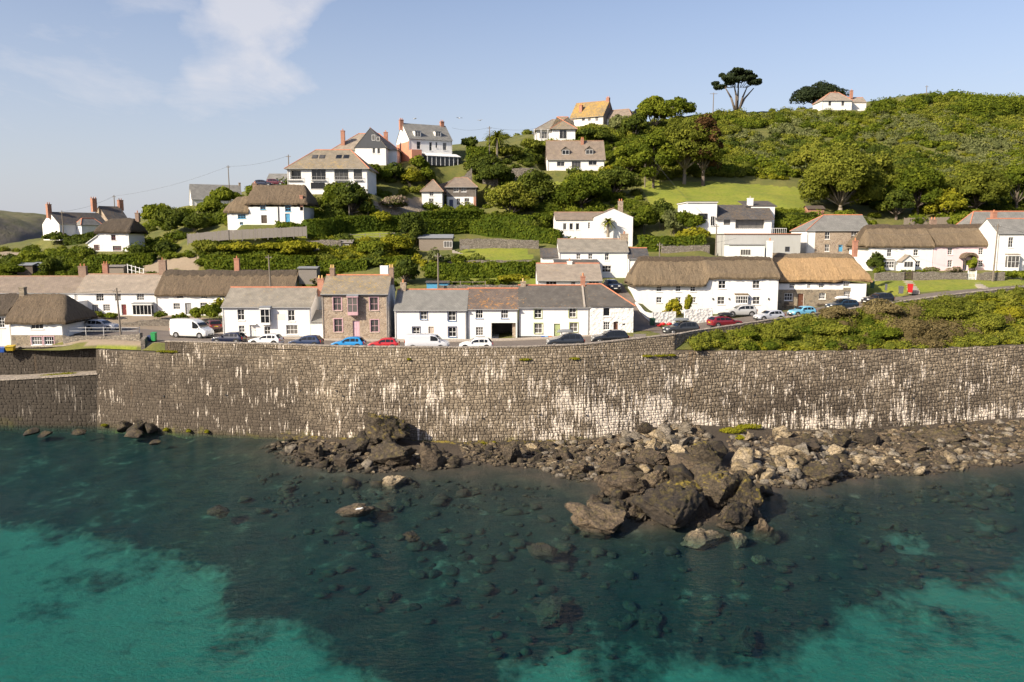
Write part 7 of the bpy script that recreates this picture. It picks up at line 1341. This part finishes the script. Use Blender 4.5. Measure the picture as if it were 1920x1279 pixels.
def fence(pts,hpx,label,D=None,mat='wood_grey',bw=.5,gap=.03,rail=False,posts=2.2,cat='fence',rt=.04,pw=.06):
    q=[P(*a) if len(a)==3 else (P(a[0],a[1],D) if D else G(a[0],a[1])) for a in pts]; q=[a for a in q if a]; root=empty('fence',q[0],0,label,cat); o=q[0]; hh=hpx*q[0].y/F
    for a,b in zip(q[:-1],q[1:]):
        d=b-a; L_=d.length; t=d/L_; n=Vector((t.y,-t.x,0)).normalized()*.03; up=Vector((0,0,1)); npst=max(1,round(L_/posts))
        for i in range(npst+1):
            p=a+d*(i/npst)-o; m=MB(); m.box(p.x-pw,p.x+pw,p.y-pw,p.y+pw,p.z-.5,p.z+hh+.1); m.build('post',M[mat],root)
        if rail:
            for zz in (.45,.95): m=MB(); p0=a-o+up*hh*zz; p1=b-o+up*hh*zz; m.hexa([p0+n-up*rt,p1+n-up*rt,p1-n-up*rt,p0-n-up*rt,p0+n+up*rt,p1+n+up*rt,p1-n+up*rt,p0-n+up*rt]); m.build('rail',M[mat],root)
        else:
            nb_=max(1,int(L_/bw)); r=random.Random(nid())
            for i in range(nb_):
                p0=a+d*(i/nb_)-o+t*gap/2; p1=a+d*((i+1)/nb_)-o-t*gap/2; h1=up*(hh+r.uniform(-.05,.05)); dn=up*-.15; off=n*r.uniform(.8,1.6); m=MB(); m.hexa([p0+off+n*.4+dn,p1+off+n*.4+dn,p1+off-n*.4+dn,p0+off-n*.4+dn,p0+off+n*.4+h1,p1+off+n*.4+h1,p1+off-n*.4+h1,p0+off-n*.4+h1]); m.build('board',M[mat],root)
fence([(352,455),(430,448),(575,441)],16,'weathered board fence below the blue windowed thatch',D=146.3,bw=.75); fence([(1695,420),(1820,418)],11,'pale board fence under the trees at right',D=168,mat='wood',bw=.6); fence([(840,540),(910,540)],12,'pale rail fence behind the lichen roofed cottages',D=124,mat='wood',rail=True); fence([(265,497),(375,486)],14,'rustic rail fence round the left garden terrace',D=149,mat='wood',rail=True,posts=1.5); fence([(575,452),(740,446)],9,'thin wire and post fence on the mid terrace',D=152,mat='wood_grey',rail=True,posts=2.6); fence([(240,512),(270,520)],16,'white stepped railing by the left garden',D=143,mat='f_white',rail=True,posts=.8); fence([(1500,432),(1560,432)],12,'dark iron railing beside the modern house terrace',D=158,mat='iron',rail=True,posts=.5); fence([(128,626,106.6),(262,626,105.4)],12,'thin pale road railing at the left bend',mat='galv',rail=True,posts=2.6,rt=.022,pw=.03)
def gate(px,py,w_,h_,D,mat,label):
    p=P(px,py,D); k=D/F; root=empty('garden_gate',p,0,label,'gate'); a=w_*k/2; hh=h_*k
    for s in (-1,1): m=MB(); m.box(s*a-.06,s*a+.06,-.06,.06,-.3,hh+.15); m.build('post',M[mat],root)
    for i in range(6): x=-a+.12+(2*a-.24)*i/5; m=MB(); m.box(x-.05,x+.05,-.02,.02,.05,hh); m.build('slat',M[mat],root)
    for z_ in (.25,.8): m=MB(); m.box(-a+.07,a-.07,.025,.055,hh*z_-.05,hh*z_+.05); m.build('rail',M[mat],root)
gate(1703,524,14,15,132,'wood_dark','dark wooden gate in the right garden wall'); gate(1822,525,15,16,132,'f_white','white picket gate before the pink cottage')
def steps(pts,label,wid=1.1):
    root=empty('garden_steps',P(*pts[0]),0,label,'steps'); o=P(*pts[0]); n=6; a=P(*pts[0]);b=P(*pts[1])
    for i in range(n): p=a+(b-a)*(i/(n-1))-o; m=MB(); m.box(p.x-wid/2,p.x+wid/2,p.y-.7,p.y+.8,p.z-.5,p.z+.06); m.build('step',M['concrete'],root)
steps([(1714,545,123),(1702,527,131)],'stone garden steps leading up to the dark gate'); steps([(1846,541,124.5),(1824,528,131)],'stone garden steps leading up to the white gate')
POLES=[(228,640,540,104,'wooden pole at the left bend with a leaning top',-.03),(120,452,395,178,'dark pole before the far left house',0),(217,420,366,205,'pole behind the brick chimneys at far left',0),(431,372,310,197,'pole beside the left skyline house',-.01),(542,330,290,178,'pole at the left corner of the balconied house',0),(655,405,345,158,'grey pole among the shrubs below the balconied house',0),(822,545,475,118,'slim wooden pole behind the grey slate cottage',0),(918,305,237,198,'skyline pole beside the tall palm',0),(957,405,355,168,'pale pole in the middle terraces',0),(1209,356,276,187,'tall pale pole at the left edge of the lawn',0),(1260,240,200,240,'skyline pole left of the cypress',0),(1342,475,420,148,'pole before the modern house',0),(1735,205,160,268,'skyline pole before the right mound',0),(1861,526,420,131,'tall wooden pole before the pink cottage',.02),(508,545,478,128,'pole rising through the sagging thatch end',-.03),(1236,505,455,140,'pole beside the small white annex',0),(1605,475,440,151,'slim pole before the stone house with blue door',0)]
PT=[]
for i,(x,yb,yt,D,lab,ln) in enumerate(POLES):
    b=P(x,yb,D); t=P(x,yt,D); hh=t.z-b.z; root=empty('utility_pole',b,0,lab,'pole','wooden utility poles'); m=MB(); m.tube((0,0,-1),(ln*hh,0,hh),.15,.10,8); m.build('shaft',M['pole'],root); m=MB(); m.box(ln*hh-.5,ln*hh+.5,-.05,.05,hh-.5,hh-.4); m.build('crossarm',M['pole'],root)
    for s in (-.4,.4): m=MB(); m.tube((ln*hh+s,0,hh-.4),(ln*hh+s,0,hh-.22),.04,n=6); m.build('insulator',M['f_grey'],root)
    PT.append(b+Vector((ln*hh,0,hh-.25)))
r_=empty('skyline_mast',P(1337,208,258),0,'double armed pole on the skyline by the cypress','pole'); m=MB(); m.tube((0,0,-1),(0,0,5.6),.16,.12,8); m.build('shaft',M['pole'],r_); m=MB(); m.box(-1.2,1.2,-.06,.06,5.2,5.32); m.build('crossarm',M['pole'],r_)
def wire(a,b,lab,sag=.6,r=.022):
    m=MB(); n=10; o=a; pr=None
    for i in range(n+1):
        t=i/n; p=a+(b-a)*t-Vector((0,0,sag*4*t*(1-t)))-o
        if pr is not None: m.tube(pr,p,r,n=4,cap=False)
        pr=p
    w_=m.build('overhead_wire',M['iron']); w_.location=o; tag(w_,lab,'wire')
wire(PT[1],PT[2],'wire between the two far left poles'); wire(PT[2],PT[3],'long wire rising to the left skyline pole',1.0); wire(PT[3],PT[4],'wire from the skyline pole to the balconied house'); wire(PT[7],P(848,240,198),'wire from the palm pole to the tall white house'); wire(PT[7],P(1010,240,216),'wire from the palm pole to the hilltop bungalow'); wire(PT[0],P(-60,540,112),'wire leaving left from the pole at the bend'); wire(PT[13],P(1626,436,139),'wire crossing the long thatch',.9); wire(PT[13],P(2000,440,131),'wire leaving right from the tall pole'); wire(PT[9],PT[11],'wire sloping from the lawn pole to the modern house',1.2); wire(PT[15],P(1380,447,146),'wire before the grey block')
def shed(px0,px1,yb,ye,yr,D,dp,wallm,roofm,label,win=None,mono=False,name='garden_shed'):
    h=House(name,label,px0,px1,yb,D,ye,yr,dp,cat='shed',wall=wallm,down=1.2); FOOT.pop()
    for a in (win or []): h.win(*a,frame='f_white',bars=(3,1),sill=None,rev=.05)
    h.walls(); h.roof(roofm,ridgemat=None,drop=False,ov=.25,og=.2,t=.06); h.fin(); return h
h=shed(786,848,474,446,440,151,3.5,'wood','lead','low timber summerhouse with grey felt roof above the lawn',[(840,458,16,12)]); m=MB(); 
for i in range(4): m.box(h.w+.1+i*.5,h.w+.6+i*.5,-1.6,1,-1,.5-.18*i)
m.build('deck_steps',M['concrete'],h.root)
shed(636,660,476,455,450,147,2.2,'wood_dark','wood_grey','little dark timber shed on the mid terrace',[(647,463,14,9)]); shed(560,594,520,503,500,134,2.5,'wood_grey','lead','grey flat roofed shed behind the white cottage'); shed(32,62,516,497,493,146,3,'wood_dark','lead','brown shed above the slate terrace roofs'); shed(62,84,512,497,492,147,3,'f_dark','lead','black open store beside the brown shed'); shed(1514,1545,403,391,386,166,2.5,'brick','wood_dark','red brown shed at the edge of the sloping lawn'); shed(306,328,460,450,444,160,2,'f_white','f_white','tiny white garden shed right of the dark thatch'); shed(800,840,542,530,527,121,3,'f_sky','slate_black','blue tarpaulin covered store behind the grey slate cottage'); shed(204,232,512,500,497,143,2.4,'wood','wood_grey','pale flat shed above the slate cottage'); shed(502,540,348,336,326,188,4,'white','slate_grey','small white gabled outbuilding on the left skyline')
# benches, bins, bits
def bench(px,py,D,wpx,label,mat='wood_grey',rz=0):
    p=P(px,py,D); root=empty('bench',p,rz,label,'bench'); a=wpx*D/F/2
    m=MB(); m.box(-a,a,-.22,.2,.42,.47); m.build('seat',M[mat],root); m=MB(); m.box(-a,a,.2,.25,.55,.9); m.build('backrest',M[mat],root)
    for s in (-1,1):
        for y in (-.18,.22): m=MB(); m.box(s*a*.9-.04,s*a*.9+.04,y-.04,y+.04,0,.42 if y<0 else .9); m.build('leg',M[mat],root)
bench(872,470,149.5,16,'grey garden bench beside the summerhouse'); bench(1200,640,97.6,24,'wooden bench on the pavement by the parapet','wood_grey'); bench(1480,578,119.6,18,'dark bench against the stone cottage','wood_dark')
def bin_(px,py,D,mat,label,h=1.05,wd=.3):
    p=P(px,py,D); root=empty('wheelie_bin',p,random.Random(nid()).uniform(-.3,.3),label,'bin'); m=MB(); a=wd; m.hexa([(-a*.8,-a*.8,.06),(a*.8,-a*.8,.06),(a*.8,a*.8,.06),(-a*.8,a*.8,.06),(-a,-a,h),(a,-a,h),(a,a,h),(-a,a,h)]); m.build('body',M[mat],root); m=MB(); m.slab([(-a*1.08,-a*1.1,h+.06),(a*1.08,-a*1.1,h+.06),(a*1.08,a*1.2,h+.14),(-a*1.08,a*1.2,h+.14)],.06); m.build('lid',M[mat],root)
    for s in (-1,1): m=MB(); m.tube((s*a*.85,a*.8,.1),(s*a*.7,a*.8,.1),.1,n=10); m.build('wheel',M['rubber'],root)
for k,c in dict(b_green=(.02,.25,.07),b_dkgreen=(.02,.07,.04),b_red=(.5,.02,.02),b_grey=(.12,.12,.13),b_blue=(.02,.08,.35),b_yellow=(.5,.35,.02),b_orange=(.6,.14,.04),b_lblue=(.15,.35,.6)).items(): M[k]=paint(k,c,.45)
bin_(289,640,101.6,'b_green','bright green bin by the end of the parapet'); bin_(281,641,101.8,'f_navy','small dark bin beside the bright green bin',.7); bin_(1223,612,108.5,'b_dkgreen','dark green bin at the white garden wall corner'); bin_(1706,549,121.5,'b_red','red post box shaped bin on the right lawn edge',1.25,.32); bin_(1689,551,121,'b_grey','grey bin left of the red one'); bin_(1635,541,126,'b_dkgreen','green bin at the right end of the golden thatch'); bin_(1661,545,124,'b_grey','slim grey bollard bin on the grass',.9,.16); bin_(20,658,104.4,'b_yellow','green and yellow box bin at the harbour edge',.6,.5); bin_(5,661,104.4,'b_blue','blue box bin at the left edge of the harbour',.6,.45)
for px,mt,lab in ((1018,'b_blue','blue recycling crate at the white cottage wall'),(1025,'b_lblue','pale blue recycling crate at the white cottage wall'),(1031,'b_orange','orange recycling sack by the sage green door')):
    p=P(px,636,104.6); o=MB(); o.hexa([(-.2,-.16,0),(.2,-.16,0),(.2,.16,0),(-.2,.16,0),(-.25,-.2,.42),(.25,-.2,.42),(.25,.2,.42),(-.25,.2,.42)]); b_=o.build('recycling_crate',M[mt]); b_.location=p; tag(b_,lab,'crate')
for i,(px,py,D) in enumerate(((1236,613,107.8),(1243,611,108),(1255,611,108))):
    p=P(px,py,D); v,f=rock(900+i,2,6,.75,.95,0); o=link('buoy',npmesh('buoy',v*np.array([.4,.3,.3]),f,M['b_red'],True,None,3)); o.location=p+Vector((0,0,.25)); tag(o,['red buoy nearest the dark green bin','middle red buoy at the white garden wall','rightmost red buoy at the white garden wall'][i],'buoy')
# gull on the reef and a few in the air
def gull(p,lab,fly=False,rz=0):
    root=empty('gull',p,rz,lab,'bird'); acc=[]; m=MB(); n=8; secs=[(-.28,.02,.0),(-.18,.06,.01),(0,.1,.02),(.14,.085,.04),(.2,.05,.08),(.25,.06,.11),(.30,.045,.11),(.36,.012,.10)]
    rows=[[(x,r*math.cos(2*math.pi*i/n),z+r*math.sin(2*math.pi*i/n)) for i in range(n+1)] for x,r,z in secs]; m.grid(rows); m.build('body',M['f_white'],root,True)
    for s in (-1,1):
        m=MB(); pts=[(.1,s*.06,.06),(-.12,s*.06,.05),(-.16,s*.35,.14 if fly else .03),(-.1,s*.68,.1 if fly else .02),(.0,s*.4,.16 if fly else .05)] if fly else [(.1,s*.09,.05),(-.1,s*.10,.06),(-.36,s*.05,.02),(-.2,s*.11,-.02)]; m.slab(pts if s>0 else pts[::-1],.02); m.build('wing',M['f_grey'],root)
gull(Pz(672,958,.75)+Vector((0,.3,.05)),'white gull standing on the low reef'); gull(P(778,223,150),'gull gliding above the tall white house',True,.6); gull(P(861,222,150),'gull gliding right of the tall white house',True,2.0); gull(P(900,226,160),'gull gliding left of the skyline pole',True,1.1)
# far headland at left
def headland():
    hx=np.linspace(-620,-280,90); hy=np.linspace(430,640,50); HX,HY=np.meshgrid(hx,hy,indexing='ij'); n_=np.array([mnoise.fractal(Vector((x*.02,y*.02,7)),1,2,6) for x,y in zip(HX.ravel(),HY.ravel())]).reshape(HX.shape)
    prof=np.interp(HX,[-620,-420,-360,-330,-312,-298,-280],[48,46,42,36,26,10,-6]); fr=np.clip((HY-430)/70,0,1)**.7; Z_=prof*fr*(1+.0*n_)+n_*4.5*fr-4*(1-fr)
    idx=np.arange(HX.size).reshape(HX.shape); Q=np.stack([idx[:-1,:-1],idx[1:,:-1],idx[1:,1:],idx[:-1,1:]],-1).reshape(-1,4)
    t=NT('headland_turf'); p=t.pos(); nz=t.n('ShaderNodeSeparateXYZ',{0:t.n('ShaderNodeNewGeometry').outputs['Normal']}).outputs[2]; c=t.mix(t.ramp(t.noise(.06,8,.7,p),.4,.62),(.10,.105,.04),(.16,.14,.075)); c=t.mix(t.ramp(t.math('ADD',nz,t.math('MULTIPLY',t.noise(.1,6,.7,p),.5)),1.22,1.0),c,(.15,.125,.105)); mt=t.set(Base_Color=c,Roughness=.95,Normal=t.bump(t.noise(.3,8,.75,p),1,2.0))
    tag(link('headland',npmesh('headland',np.stack([HX,HY,Z_],-1).reshape(-1,3),Q,mt,True)),'rough far headland beyond the bay at left',None,None,'structure')
headland()
